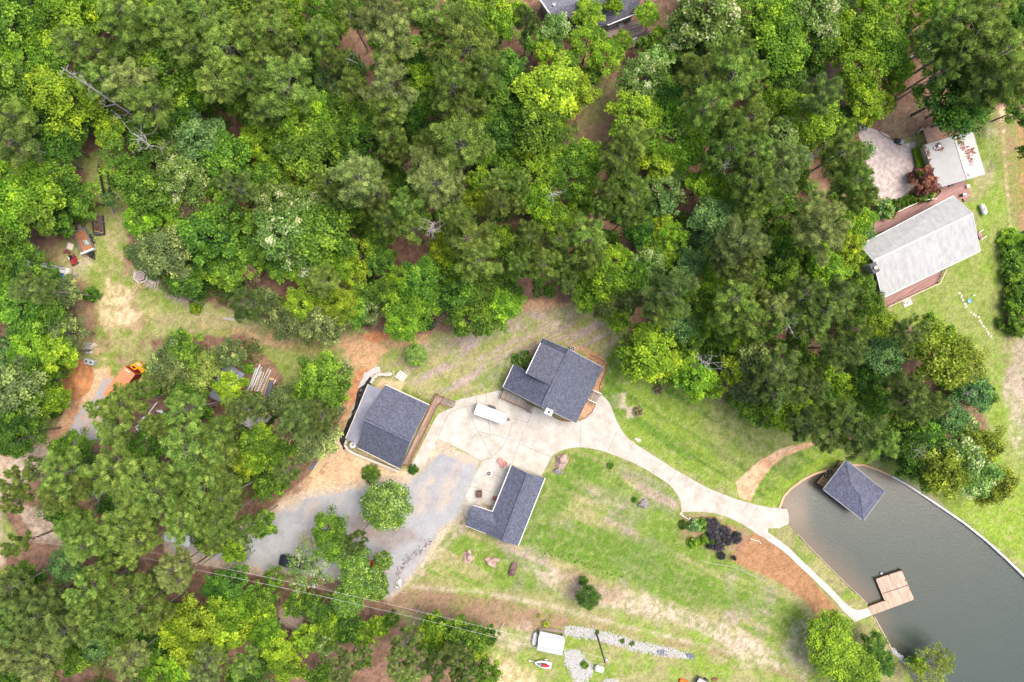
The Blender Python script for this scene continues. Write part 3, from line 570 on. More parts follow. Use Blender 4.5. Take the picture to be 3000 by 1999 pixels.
pt = MB(); pt.prism([P('S', *p) for p in PATH], 0.0, 0.045); pto = pt.build('path', CONC2); tag(pto, kind='structure')
J = MB(); jl('D4', [(375, 620), (475, 575)], 0.05, 0.048); jl('D4', [(190, 400), (275, 320)], 0.05, 0.048); jl('D4', [(600, 800), (700, 730)], 0.05, 0.048); jl('D4', [(800, 1010), (820, 905)], 0.05, 0.048); J.build('expansion_joint', JOINT, pto)
pd = MB(); pd.prism(PP('F', [(1966, 262), (1990, 290), (2040, 310), (2060, 335), (2105, 325), (2100, 345), (2110, 415), (2090, 445), (2060, 462), (2020, 455), (2005, 460), (1990, 370), (1970, 300)]), 0, 0.05)
tag(pd.build('parking_pad', OLDC), kind='structure')
# ---------------------------------------------------------------- lake edge walls
def wallstrip(name, label, pts, w_, z0, z1, m, zlabel='wall'):
    k = MB(); q = [P('S', *p) for p in pts]
    L_, R_ = [], []
    for i, p in enumerate(q):
        a = q[max(0, i - 1)]; b = q[min(len(q) - 1, i + 1)]; d = (b - a).normalized(); n_ = Vector((-d.y, d.x, 0)) * w_ / 2; L_.append(p + n_); R_.append(p - n_)
    for i in range(len(q) - 1): k.prism([L_[i], R_[i], R_[i + 1], L_[i + 1]], z0, z1 + i * 0.0)
    return tag(k.build(name, m), label, zlabel)
NW = [(x, y) for x, y in LAKE]
wallstrip('retaining_wall', 'tan timber seawall curving round the head of the lake', NW[2:12], 0.38, -1.6, 0.14, mat('tan_seawall', (0.50, 0.34, 0.20), 0.8, 0.1, 1))
wallstrip('retaining_wall', 'white-capped concrete seawall along the right lawn of the lake', [(2612, 1396)] + NW[12:20], 0.34, -1.6, 0.14, mat('white_seawall', (0.52, 0.51, 0.48), 0.8, 0.1, 1))
wallstrip('retaining_wall', 'low thin seawall on the left bank below the dock', [(2561, 1806), (2585, 1851), (2601, 1879), (2613, 1905)], 0.2, -1.6, 0.1, mat('old_seawall', (0.40, 0.33, 0.26), 0.9, 0.15, 1))
wallstrip('retaining_wall', 'low weathered timber edging on the left bank above the dock', [(2336, 1564), (2377, 1608), (2422, 1653), (2473, 1704), (2521, 1749), (2541, 1769)], 0.12, -1.6, 0.05, mat('old_seawall', (0.40, 0.33, 0.26)))
k = MB(); r_ = random.Random(5)
for i in range(70):
    t = r_.random(); p = P('D4', 1140 + 110 * t + r_.uniform(-14, 14), 1265 + 105 * t + r_.uniform(-14, 14)); s_ = r_.uniform(.12, .3); k.rock((p.x, p.y, -0.1), (s_, s_ * .8, s_ * .7), i, seg=6, rings=4)
tag(k.build('riprap', ROCKW), 'white riprap stones tipped on the lake bank below the dock', 'rocks', kind='stuff')

# ---------------------------------------------------------------- slate-roofed garage
def garage():
    he, hr = 3.0, 7.2
    TL, TR, BR, BL = PP('H2', [(690, 312), (1285, 585), (893, 1455), (312, 1165)], he); RL, RR = PP('H2', [(408, 785), (1022, 1075)], hr)
    c = (TL + TR + BR + BL) / 4; t = thing('garage', 'slate-roofed garage with ribbed metal lean-to and long wooden deck', 'garage', (c.x, c.y, 0))
    sh = shingle('garage_shingles', ang(RL, RR))
    k = MB(); k.slab([TL, TR, RR, RL]); k.slab([RL, RR, BR, BL]); ro = k.build('roof', sh, t); ridgecap(ro, RL, RR, sh)
    trimline('fascia', ro, [TL, TR]); trimline('fascia', ro, [BL, BR], w_=.08); trimline('fascia', ro, [TR, RR, BR], WOODW, .08)
    w_ = inset([TL, TR, BR, BL], 0.35); k = MB(); k.prism(w_, 0, he - .12)
    rl = w_[0].lerp(w_[3], .5); rr = w_[1].lerp(w_[2], .5)
    for a, b, r0 in ((w_[0], w_[3], rl), (w_[1], w_[2], rr)):
        A = Vector((a.x, a.y, he - .12)); B = Vector((b.x, b.y, he - .12)); C = Vector((r0.x, r0.y, hr - .35)); o = (w_[1] - w_[0]).normalized() * .1
        k.add([A, B, C, A + o, B + o, C + o], [(0, 1, 2), (5, 4, 3), (0, 3, 4, 1), (1, 4, 5, 2), (2, 5, 3, 0)])
    k.build('wall', SIDING, t)
    for u in (.15, .45, .75): a = w_[1].lerp(w_[2], u); b = w_[1].lerp(w_[2], u + .12); winpart(t, b, a, 1.0, 2.1, -.04)
    # lean-to
    a, b = PP('H2', [(455, 305), (650, 378)], 2.5); d2, c2 = PP('H2', [(150, 1035), (318, 1112)], 2.5)
    b.z = c2.z = 3.1; k = MB(); k.slab([a, b, c2, d2], .06); lo = k.build('lean_to_roof', BLUEG, t); ribs('roof_rib', lo, a, d2, c2, b, 40, mat('rib_metal', (0.42, 0.43, 0.48), 0.4, metal=.2), .06, .06)
    trimline('gutter', lo, [a, d2], TRIM, .12, .14)
    posts('post', inset([a, d2, c2, b], .25)[:2] + [inset([a, d2, c2, b], .25)[0].lerp(inset([a, d2, c2, b], .25)[1], .5)], 0, 2.4, WOODW, t)
garage()
def garage_deck():
    z = 0.7; q = PP('H2', [(1380, 440), (1470, 475), (1425, 560), (1395, 590), (1010, 1400), (925, 1385), (1250, 700)], z)
    t = thing('deck', 'long narrow boardwalk deck along the right side of the slate-roofed garage', 'deck', (q[4].x, q[4].y, 0))
    dk = planks('deck_boards', (0.40, 0.29, 0.22), ang(q[0], q[6]) , .15, (0.25, 0.165, 0.12))
    MB().prism(q, z - .12, z).build('boards', dk, t)
    railing('railing', [q[6], q[0], q[1]], z, 1.0, WOODR, parent=t); railing('railing', [q[2], q[3], q[4], q[5]], z, 1.0, WOODR, parent=t)
    ins = [p.lerp(q[4], .03) for p in q]; posts('post', [q[0], q[2], q[4], q[5], q[3].lerp(q[4], .5), q[6]], 0, z - .1, WOODW, t)
    a, b, c, d = PP('H2', [(1478, 478), (1440, 560), (1600, 615), (1640, 540)], 0); stairs(t, a, b, c, d, z, 6, WOODW, WOODR)
garage_deck()
k = MB()
for i, p in enumerate(PP('H2', [(505, 285), (550, 210), (600, 175), (660, 165), (720, 175), (790, 160)])):
    if i: k.beam(Vector((pp.x, pp.y, .5)), Vector((p.x, p.y, .5)), .5, 1.0)
    pp = p
tag(k.build('retaining_wall', CREAM), 'curved cream block retaining wall off the upper corner of the garage', 'wall')
k = MB()
for i, p in enumerate(PP('H2', [(190, 1045), (155, 1110), (190, 1180), (280, 1230), (450, 1300), (700, 1400), (880, 1475)])):
    if i: k.beam(Vector((pp.x, pp.y, .45)), Vector((p.x, p.y, .45)), .42, .9)
    pp = p
tag(k.build('retaining_wall', CREAM), 'long cream block retaining wall below the garage, round a white tank', 'wall')
def strip(name, label, cat, pts, w0, z, m, nz=.25, seed=1):
    r_ = random.Random(seed); k = MB(); q = []
    for i in range(len(pts) - 1):
        n = max(2, int((pts[i + 1] - pts[i]).length / .5))
        for j in range(n): q.append(pts[i].lerp(pts[i + 1], j / n))
    q.append(pts[-1]); L_ = []; 
    for i, p in enumerate(q):
        d = (q[min(i + 1, len(q) - 1)] - q[max(0, i - 1)]).normalized(); n_ = Vector((-d.y, d.x, 0)); w_ = w0 * r_.uniform(.7, 1.25)
        L_.append([p + n_ * w_ / 2 + Vector((0, 0, .01)), p + n_ * w_ * .2 + Vector((0, 0, z * r_.uniform(.4, 1.4))), p - n_ * w_ * .2 + Vector((0, 0, z * r_.uniform(.4, 1.4))), p - n_ * w_ / 2 + Vector((0, 0, .01))])
    vs_ = [v for l in L_ for v in l]; fs = [(i * 4 + j, i * 4 + j + 1, i * 4 + j + 5, i * 4 + j + 4) for i in range(len(L_) - 1) for j in range(3)]
    k.add(vs_, fs); return tag(k.build(name, m), label, cat)
strip('ground_sheet', 'crumpled black plastic sheeting down the left side of the garage lean-to', 'sheeting', PP('H2', [(500, 215), (440, 300), (370, 370), (330, 480), (290, 640), (190, 880), (100, 1060), (150, 1180)]), .95, .25, TARP)
strip('ground_sheet', 'pale grey landscape cloth above the garage retaining wall', 'sheeting', PP('H2', [(620, 120), (530, 130), (450, 200), (400, 290), (360, 370)]), 1.5, .06, TARPG, seed=3)
strip('ground_sheet', 'narrow pale cloth strip on the dirt left of the black sheeting', 'sheeting', PP('H2', [(290, 560), (250, 680), (215, 760)]), .6, .04, TARPG, seed=4)
p = P('H2', 248, 1125, 1.0)
t = thing('water_tank', 'round white tank in the corner below the garage lean-to', 'tank', (p.x, p.y, 0)); MB().lathe((p.x, p.y, 0), [(.62, 0), (.62, .9), (.55, 1.05), (.2, 1.15)], 20).build('tank', WHITE, t); MB().lathe((p.x, p.y, 1.15), [(.22, 0), (.22, .06)], 12).build('lid', GREY, t)

def pallet(label, p, a, m=WOODN, n=6, L_=1.2, W_=1.0, group=None):
    t = thing('wooden_pallet', label, 'pallet', (p.x, p.y, 0), group); M = frame(p, a)
    for i in range(n): MB(M).box((0, -W_ / 2 + W_ * (i + .5) / n, .13), (L_, W_ / n * .55, .025)).build('slat', m, t)
    k = MB(M); [k.box((x, 0, .06), (.08, W_, .1)) for x in (-L_ / 2 + .05, 0, L_ / 2 - .05)]; k.build('runner', m, t)
pallet('pale pallet lying by the block wall above the garage', P('H2', 905, 195), R(-35), WHITE, 4, 1.6, 1.5)
k = MB(); p = P('H2', 710, 150)
for i, (x, y) in enumerate(((705, 150), (740, 140), (770, 165), (800, 140))): q = P('H2', x, y); k.box((q.x, q.y, .2), (.45, .2, .4), i * .7)
tag(k.build('concrete_blocks', CREAM), 'loose cream blocks on the end of the curved retaining wall', 'blocks')

# ---------------------------------------------------------------- main slate-roofed house
def house():
    he = 3.0; hr = 8.0
    R1, R2 = PP('H1', [(1190, 280), (765, 1165)], hr); E1, E2 = PP('H1', [(1710, 560), (1297, 1412)], he)
    L1 = P('H1', 780, 108, 4.3); W1, W2 = PP('H1', [(338, 510), (172, 862)], 2.6)
    t_ = (W1 - W2); inn = P('H1', 545, 655, 4.3); Wi = P('H1', 530, 600, 4.3)
    c = (R1 + R2) / 2; t = thing('house', 'main slate-roofed house with chimney, side wing and front deck', 'house', (c.x, c.y, 0))
    sh = shingle('house_shingles', ang(R2, R1) )
    ro = MB(); ro.slab([R1, E1, E2, R2]); Wm = R1.lerp(R2, .53); ro.slab([R1, Wm, Wi, L1]); ro.slab([Wm, R2, W2, W1, Wi])
    r = ro.build('roof', sh, t); ridgecap(r, R1, R2, sh); trimline('fascia', r, [W1, W2], WHITE); trimline('fascia', r, [L1, R1, E1], SIDING, .1); trimline('fascia', r, [E2, R2, W2], SIDING, .08)
    # dormer with its own flatter roof
    a, b = PP('H1', [(1140, 352), (898, 832)], hr - .05); d, cc = PP('H1', [(752, 180), (527, 652)], 6.3)
    k = MB(); k.slab([a, b, cc, d], .16); dr_ = k.build('dormer_roof', shingle('dormer_shingles', ang(R2, R1), (0.10, 0.105, 0.14)), t); trimline('fascia', dr_, [d, cc], WHITE, .12, .22)
    k = MB(); i_ = inset([a, b, cc, d], .22); i2 = [Vector((p.x, p.y, 0)) for p in i_]; zt = [hr - .25, hr - .25, 6.1, 6.1]
    vs_ = [Vector((p.x, p.y, 3.0)) for p in i2] + [Vector((p.x, p.y, z)) for p, z in zip(i2, zt)]
    k.add(vs_, [(0, 1, 5, 4), (1, 2, 6, 5), (2, 3, 7, 6), (3, 0, 4, 7), (4, 5, 6, 7), (3, 2, 1, 0)]); k.build('dormer_wall', SIDING, t)
    foot = [R1, E1, E2, W2, W1, Wi, L1]; w_ = inset([Vector((p.x, p.y, 0)) for p in foot], .4); k = MB(); k.prism(w_, 0, 2.4)
    k.prism(inset([Vector((p.x, p.y, 0)) for p in (L1, R1, Wm, Wi)], .4), 2.2, 4.1)
    for P0, P1, P2, off in ((w_[0], w_[1], w_[6], .1), (w_[2], w_[3], None, .1)):
        if P2 is not None: k.add([Vector((P1.x, P1.y, 2.3)), Vector((P2.x, P2.y, 2.3)), Vector((P2.x, P2.y, 4.0)), Vector((P0.x, P0.y, 7.4)), Vector((P1.x, P1.y, 2.7))], [(0, 1, 2, 3, 4)])
        else:
            m_ = P0.lerp(P1, .47); k.add([Vector((P0.x, P0.y, 2.3)), Vector((P1.x, P1.y, 2.3)), Vector((m_.x, m_.y, 7.4))], [(0, 1, 2)])
    k.build('wall', SIDING, t)
    p = P('H1', 878, 1242, 8.6); k = MB(); an = ang(R2, R1) - math.pi / 2; k.box((p.x, p.y, 4.3), (1.25, .95, 8.6), an); ch = k.build('chimney', WHITE, t)
    MB().box((p.x, p.y, 8.66), (.34, .34, .12), an).build('flue', BLACK, ch)
    p = P('H1', 888, 595, 7.2); MB().lathe((p.x, p.y, 6.9), [(.08, 0), (.08, .5)], 8).build('vent_pipe', DGREY, t)
    for u in (.1, .45, .75):
        a, b = w_[1].lerp(w_[2], u), w_[1].lerp(w_[2], u + .13); winpart(t, a, b, 1.0, 2.1, .05)
    a, b = w_[3].lerp(w_[2], .1), w_[3].lerp(w_[2], .2); winpart(t, a, b, .9, 2.1, .05); a, b = w_[3].lerp(w_[2], .26), w_[3].lerp(w_[2], .33); winpart(t, a, b, .5, 2.2, .05)
house()
def house_decks():
    z = .6; q = PP('H1', [(185, 890), (540, 1075), (515, 1190), (135, 1020)], z); t = thing('deck', 'front wooden deck under the wing of the main house, facing the white trailer', 'deck', (q[3].x, q[3].y, 0))
    dk = planks('grey_deck_boards', (0.37, 0.32, 0.27), ang(q[0], q[3]), .15, (0.25, 0.21, 0.18)); MB().prism(q, z - .12, z).build('boards', dk, t)
    railing('railing', [q[0], q[3], q[2]], z, .95, WOODR, parent=t); posts('post', [q[0], q[3], q[2], q[3].lerp(q[2], .5)], 0, z - .1, WOODW, t)
    a, b, c, d = PP('H1', [(545, 1090), (512, 1195), (605, 1250), (650, 1150)]); stairs(t, a, b, c, d, z, 5, WOODW, WOODR)
    q = PP('H1', [(1550, 905), (1670, 955), (1600, 1102), (1475, 1045)], z); t = thing('deck', 'small wooden side porch on the right of the main house', 'deck', (q[1].x, q[1].y, 0))
    MB().prism(q, z - .12, z).build('boards', planks('side_deck_boards', (0.36, 0.29, 0.25), ang(q[1], q[2]) , .15, (0.2, 0.15, 0.13)), t)
    railing('railing', [q[0], q[1]], z, .95, TRIM, parent=t); railing('railing', [q[3], q[2]], z, .95, TRIM, parent=t); posts('post', [q[1], q[2]], 0, z - .1, WOODW, t)
house_decks()
p = P('H1', 1240, 272, .8); t = thing('air_conditioner', 'round-topped air conditioner on bare soil above the main house ridge', 'air conditioner', (p.x, p.y, 0))
MB().loft([rrect(.85, .85, .25, z_, 4, p.x, p.y) for z_ in (0.02, .85)]).build('cabinet', GREY, t); MB().lathe((p.x, p.y, .86), [(.36, 0), (.36, .03)], 18).build('fan_grille', BLACK, t)
k = MB(); [k.beam((p.x, p.y, .92), (p.x + .4 * math.cos(a), p.y + .4 * math.sin(a), .92), .04, .02) for a in (0.4, 2.5, 4.6)]; k.build('fan_guard', WHITE, t)
# brick edging of the beds
def edging(label, k_, pts, z=.1, w_=.14):
    k = MB(); q = PP(k_, pts)
    for i in range(len(q) - 1): k.beam(Vector((q[i].x, q[i].y, z / 2)), Vector((q[i + 1].x, q[i + 1].y, z / 2)), w_, z)
    tag(k.build('bed_edging', mat('edging_brick', (0.25, 0.10, 0.06), .9, .3, 6)), label, 'edging')
edging('red-brown edging round the bed at the upper right corner of the main house', 'H1', [(1500, 360), (1620, 410), (1710, 460), (1755, 530), (1745, 640), (1690, 760), (1650, 850), (1665, 930)])
edging('red-brown edging of the bed at the bottom corner of the main house', 'H1', [(1595, 1110), (1540, 1240), (1440, 1330), (1340, 1370)])
edging('brick edging of the bed below the chimney', 'H1', [(940, 1310), (1040, 1360), (1150, 1385), (1220, 1385)])
edging('low dark edging around the black and green shrub bed beside the driveway', 'J6', [(270, 205), (390, 175), (560, 180), (640, 170)], .08, .1)

# ---------------------------------------------------------------- L-shaped outbuilding
def lhouse():
    he = 3.0; hr = 4.7; hw = 4.0
    TL, TR, BR, BL = PP('H3', [(882, 132), (1440, 340), (1000, 1452), (462, 1250)], he); RT, RB = PP('H3', [(1152, 268), (735, 1378)], hr)
    IN, WT, WB = PP('H3', [(575, 892), (255, 790), (125, 1118)], he); WR = P('H3', 198, 962, hw); WE = P('H3', 660, 1140, hw + .25)
    c = (RT + RB) / 2; t = thing('outbuilding', 'L-shaped slate-roofed outbuilding with white fascia and corner patio', 'outbuilding', (c.x, c.y, 0))
    s1 = shingle('wing_shingles', ang(RB, RT)); k = MB(); k.slab([RT, TR, BR, RB]); k.slab([RT, RB, BL, TL]); r = k.build('roof', s1, t)
    up = Vector((0, 0, .03)); k = MB(); k.slab([IN + up, WT + up, WR + up, WE + up]); k.slab([WR + up, WB + up, BL + up, WE + up]); r2 = k.build('wing_roof', shingle('wing2_shingles', ang(WB, BL)), t)
    ridgecap(r, RT, RB, s1, .3); ridgecap(r2, WR + up, WE + up, s1, .3)
    trimline('fascia', r, [TR, BR], WHITE, .13, .22); trimline('fascia', r, [TL, IN], WHITE, .14, .2); trimline('fascia', r2, [IN, WT], WHITE, .14, .2); trimline('fascia', r2, [WB, BL], TRIM, .1, .2)
    w_ = inset([Vector((p.x, p.y, 0)) for p in (TL, TR, BR, BL, WB, WT, IN)], .35); k = MB(); k.prism(w_, 0, he - .12)
    for a, b, z in ((w_[0], w_[1], hr - .2), (w_[3].lerp(w_[0], .02), w_[2], hr - .2), (w_[4], w_[5], hw - .2)):
        m_ = a.lerp(b, .5); k.add([Vector((a.x, a.y, he - .2)), Vector((b.x, b.y, he - .2)), Vector((m_.x, m_.y, z))], [(0, 1, 2)])
    k.build('wall', CREAM, t)
    a, b = w_[6].lerp(w_[0], .12), w_[6].lerp(w_[0], .2); k = MB(); k.beam(Vector((a.x, a.y, 1.05)) , Vector((b.x, b.y, 1.05)), .08, 2.1); k.build('door', mat('brown_door', (0.14, 0.07, 0.035), .5), t)
    for u in (.5, .75): winpart(t, w_[6].lerp(w_[0], u), w_[6].lerp(w_[0], u + .1), 1, 2.1, -.05)
    winpart(t, w_[5].lerp(w_[6], .25), w_[5].lerp(w_[6], .6), 1, 2.1, -.05); winpart(t, w_[2].lerp(w_[1], .3), w_[2].lerp(w_[1], .4), 1, 2.1, .05); winpart(t, w_[2].lerp(w_[1], .6), w_[2].lerp(w_[1], .7), 1, 2.1, .05)
lhouse()
p = P('H3', 518, 268, .3); t = thing('fire_pit', 'round stone fire pit on the pale patio beside the L-shaped outbuilding', 'fire pit', (p.x, p.y, .06))
MB().lathe((p.x, p.y, .06), [(.46, 0), (.46, .32), (.34, .34), (.33, .1), (.05, .08)], 24).build('ring', mat('pit_stone', (0.50, 0.42, 0.37), .9, .2, 5), t); MB().lathe((p.x, p.y, .16), [(.32, 0), (.3, .06), (.02, .1)], 16).build('ash', DGREY, t)
k = MB(); [k.beam((p.x - .15 * math.cos(a), p.y - .15 * math.sin(a), .3), (p.x + .15 * math.cos(a), p.y + .15 * math.sin(a), .33), .07, .07) for a in (.3, 1.4, 2.4)]; k.build('log', DEADW, t)
MB().lathe((p.x, p.y, .061), [(.62, 0), (.62, .012)], 24).build('base', WHITE, t)
p = P('H3', 708, 62, .7); PKR = mat('faded_red', (0.50, 0.19, 0.15), .6, .08, 4)
t = thing('patio_table', 'faded red round table on the concrete above the L-shaped outbuilding', 'table', (p.x, p.y, .06)); MB().lathe((p.x, p.y, .7), [(.5, 0), (.5, .04)], 20).build('table_top', PKR, t)
for a in (.5, 2.07, 3.64, 5.2): MB().tube((p.x + .1 * math.cos(a), p.y + .1 * math.sin(a), .7), (p.x + .36 * math.cos(a), p.y + .36 * math.sin(a), .06), .025).build('leg', PKR, t)
def chair(label, p, a, m):
    t = thing('patio_chair', label, 'chair', (p.x, p.y, .06), 'faded red patio chairs'); M = frame((p.x, p.y, .06), a)
    k = MB(M); [k.box((0, y, .42), (.5, .09, .025)) for y in (-.2, -.07, .07, .2)]; k.build('seat', m, t)
    k = MB(M); [k.beam((-.24, y, .42), (-.38, y, .95), .09, .03) for y in (-.2, -.07, .07, .2)]; k.build('backrest', m, t)
    k = MB(M); [k.box((.0, y, .62), (.5, .07, .03)) for y in (-.29, .29)]; k.build('armrest', m, t)
    for x in (-.22, .22):
        for y in (-.27, .27): MB(M).box((x, y, .3), (.05, .05, .62)).build('leg', m, t)
chair('faded red patio chair with dark slats right of the round table', P('H3', 778, 95), R(200), PKR); chair('faded red patio chair just below the round table', P('H3', 738, 122), R(100), PKR)
q = PP('H3', [(312, 548), (405, 545), (403, 660), (310, 662)], .8); t = thing('outdoor_kitchen', 'dark brown topped grill counter on the corner patio', 'counter', (q[0].x, q[0].y, .06))
MB().prism(inset(q, .06), .06, .76).build('cabinet', WOODR, t); MB().prism(q, .76, .82).build('counter_top', mat('brown_top', (0.09, 0.04, 0.035), .5, .3, 6), t)
for x, y in ((345, 590), (370, 590), (355, 620)): p = P('H3', x, y, .82); MB().lathe((p.x, p.y, .82), [(.06, 0), (.05, .1)], 8).build('jar', ROCKB, t)
q = PP('H3', [(430, 745), (560, 810), (545, 850), (415, 780)], .45); t = thing('slatted_bench', 'orange-brown slatted bench under the outbuilding wing eave', 'bench', (q[0].x, q[0].y, .06)); OB = mat('orange_wood', (0.42, 0.22, 0.09), .7, .2, 5)
for i in range(7): a = q[0].lerp(q[1], (i + .5) / 7); b = q[3].lerp(q[2], (i + .5) / 7); MB().beam(Vector((a.x, a.y, .5)), Vector((b.x, b.y, .5)), .09, .03).build('slat', OB, t)
for p in inset(q, .05): MB().box((p.x, p.y, .27), (.05, .05, .42)).build('leg', OB, t)
q = PP('H3', [(590, 650), (650, 665), (640, 720), (575, 705)], .9); t = thing('cabinet', 'small dark cabinet against the outbuilding wall by the patio', 'cabinet', (q[0].x, q[0].y, .06)); MB().prism(q, .06, .9).build('case', OB, t); MB().prism(inset(q, -.03), .9, .94).build('top', WOODR, t)

# ---------------------------------------------------------------- long pale metal-roofed house, deck, cabin
def palehouse():
    he = 4.2; hr = 6.8
    TL, TR, BR, BL = PP('H4', [(168, 690), (1362, 62), (1704, 766), (457, 1368)], he); RL, RR = PP('H4', [(342, 892), (1612, 290)], hr)
    c = (RL + RR) / 2; t = thing('metal_roofed_house', 'long house with pale grey metal roof and grey chimney above the lake', 'house', (c.x, c.y, 0))
    k = MB(); k.slab([TL, TR, RR, RL], .1); k.slab([RL, RR, BR, BL], .1); m = mat('streaked_metal', (0.355, 0.36, 0.36), .5, .1, 1.6, col2=(0.27, 0.275, 0.275), ang=ang(RR, BR), stretch=9)
    r = k.build('roof', m, t); ribs('roof_rib', r, RL, RR, BR, BL, 66, m, .03, .014); ribs('roof_rib', r, TL, TR, RR, RL, 66, PALEM, .03, .014); k = MB(); k.beam(RL, RR, .4, .06); k.build('ridge_cap', PALEM, r)
    trimline('gutter', r, [BL, BR], WHITE, .14, .16, .05); trimline('fascia', r, [TL, TR], WHITE, .1, .16); trimline('fascia', r, [TR, RR, BR], WHITE, .08, .16); trimline('fascia', r, [TL, RL, BL], WHITE, .08, .16)
    w_ = inset([Vector((p.x, p.y, 0)) for p in (TL, TR, BR, BL)], .45); rl = Vector((RL.x, RL.y, hr - .2)); rr = Vector((RR.x, RR.y, hr - .2)); d = (RR - RL).normalized(); rl += d * .5; rr -= d * .9
    k = MB(); k.prism(w_, 0, he - .12)
    for a, b, z in ((w_[0], w_[3], rl), (w_[1], w_[2], rr)): k.add([Vector((a.x, a.y, he - .2)), Vector((b.x, b.y, he - .2)), z], [(0, 1, 2)])
    k.build('wall', SIDING, t)
    a, b = w_[0], w_[3]
    for u0, u1, z0, z1 in ((.60, .68, 1.1, 2.6), (.71, .79, 1.1, 2.6), (.60, .68, 2.9, 3.8), (.71, .79, 2.9, 3.8), (.87, .95, .3, 2.4)): winpart(t, a.lerp(b, u0), a.lerp(b, u1), z0, z1, -.06 if (b - a).cross(Vector((0, 0, 1))).dot(w_[0] - c) > 0 else .06)
    # chimney chase on the gable end
    q0, q1, q2, q3 = PP('H4', [(375, 915), (410, 1005), (440, 1000), (405, 905)], 8.2); cc = (q0 + q1 + q2 + q3) / 4; k = MB(); an = ang(RL, RR); o = -d * .75
    k.box((cc.x + o.x, cc.y + o.y, 4.1), (1.0, 1.5, 8.2), an); ch = k.build('chimney', SIDING, t); MB().box((cc.x + o.x, cc.y + o.y, 8.26), (1.15, 1.7, .12), an).build('chimney_cap', DGREY, ch)
    MB().lathe((cc.x + o.x, cc.y + o.y, 8.3), [(.17, 0), (.17, .35), (.24, .36), (.24, .45)], 12).build('flue', SILVER, ch)
palehouse()
def pinkdeck():
    z = .35; q = PP('H4', [(1235, 1010), (1160, 1170), (1150, 1182), (1010, 1245), (500, 1482), (440, 1370), (390, 1250), (520, 1160)], z)
    c = q[3]; t = thing('deck', 'pinkish wooden deck below the long pale metal-roofed house', 'deck', (c.x, c.y, 0)); MB().prism(q, z - .14, z).build('boards', PINK, t)
    railing('railing', [q[0], q[1], q[2], q[3], q[4]], z, .95, mat('pale_rail', (0.55, 0.48, 0.33), .7), parent=t); posts('post', [q[1], q[3], q[4], q[3].lerp(q[4], .5)], 0, z - .12, WOODW, t)
    q = PP('H5', [(600, 1180), (1030, 1085), (1108, 1312), (1055, 1340), (1060, 1395), (1005, 1415), (985, 1360), (880, 1390), (840, 1330), (300, 1620)], z) ; q2 = PP('H4', [(420, 520), (330, 560), (350, 400), (420, 370), (600, 360), (640, 275), (945, 128), (1115, 110), (1210, 10)], z)
    q = q[:9] + [P('H4', 1362, 80, z), P('H4', 600, 500, z), *q2]
    t = thing('deck', 'pinkish wooden deck between the cabin and the long pale house', 'deck', (q[2].x, q[2].y, 0)); MB().prism(q, z - .14, z).build('boards', PINK, t)
    railing('railing', PP('H4', [(625, 275), (945, 128), (1115, 110)], z), z, .9, TRIM, parent=t); posts('post', [q[2], q[3]], 0, z - .12, WOODW, t)
    for nm, a, b in (('lower', (1665, 530), (1700, 505)), ('u', (1680, 625), (1740, 585))): pass
    t = thing('side_steps', 'small pink side stoop with two white rails on the right gable of the pale house', 'steps', P('H4', 1680, 570)); MB().prism(PP('H4', [(1655, 545), (1690, 520), (1720, 590), (1690, 625)]), .02, .4).build('landing', PINK, t)
    k = MB()
    for a, b in (((1640, 540), (1700, 505)), ((1670, 632), (1742, 585))): u, v = P('H4', *a), P('H4', *b); k.beam(Vector((u.x, u.y, 1.1)), Vector((v.x, v.y, .9)), .1, .06); k.box((v.x, v.y, .45), (.08, .08, .9)); k.box((u.x, u.y, .55), (.08, .08, 1.1))
    k.build('handrail', WHITE, t)
    q = PP('H4', [(705, 1405), (810, 1355), (840, 1440), (735, 1490)]); t = thing('steps', 'pale stone step slab below the lower deck of the pale house', 'steps', q[0]); MB().prism(q, .01, .12).build('slab', CONC2, t)
    for x in (745, 785): p = P('H4', x, 1425, .2); MB().lathe((p.x, p.y, .12), [(.12, 0), (.15, .25)], 10).build('planter', GREY, t)
pinkdeck()
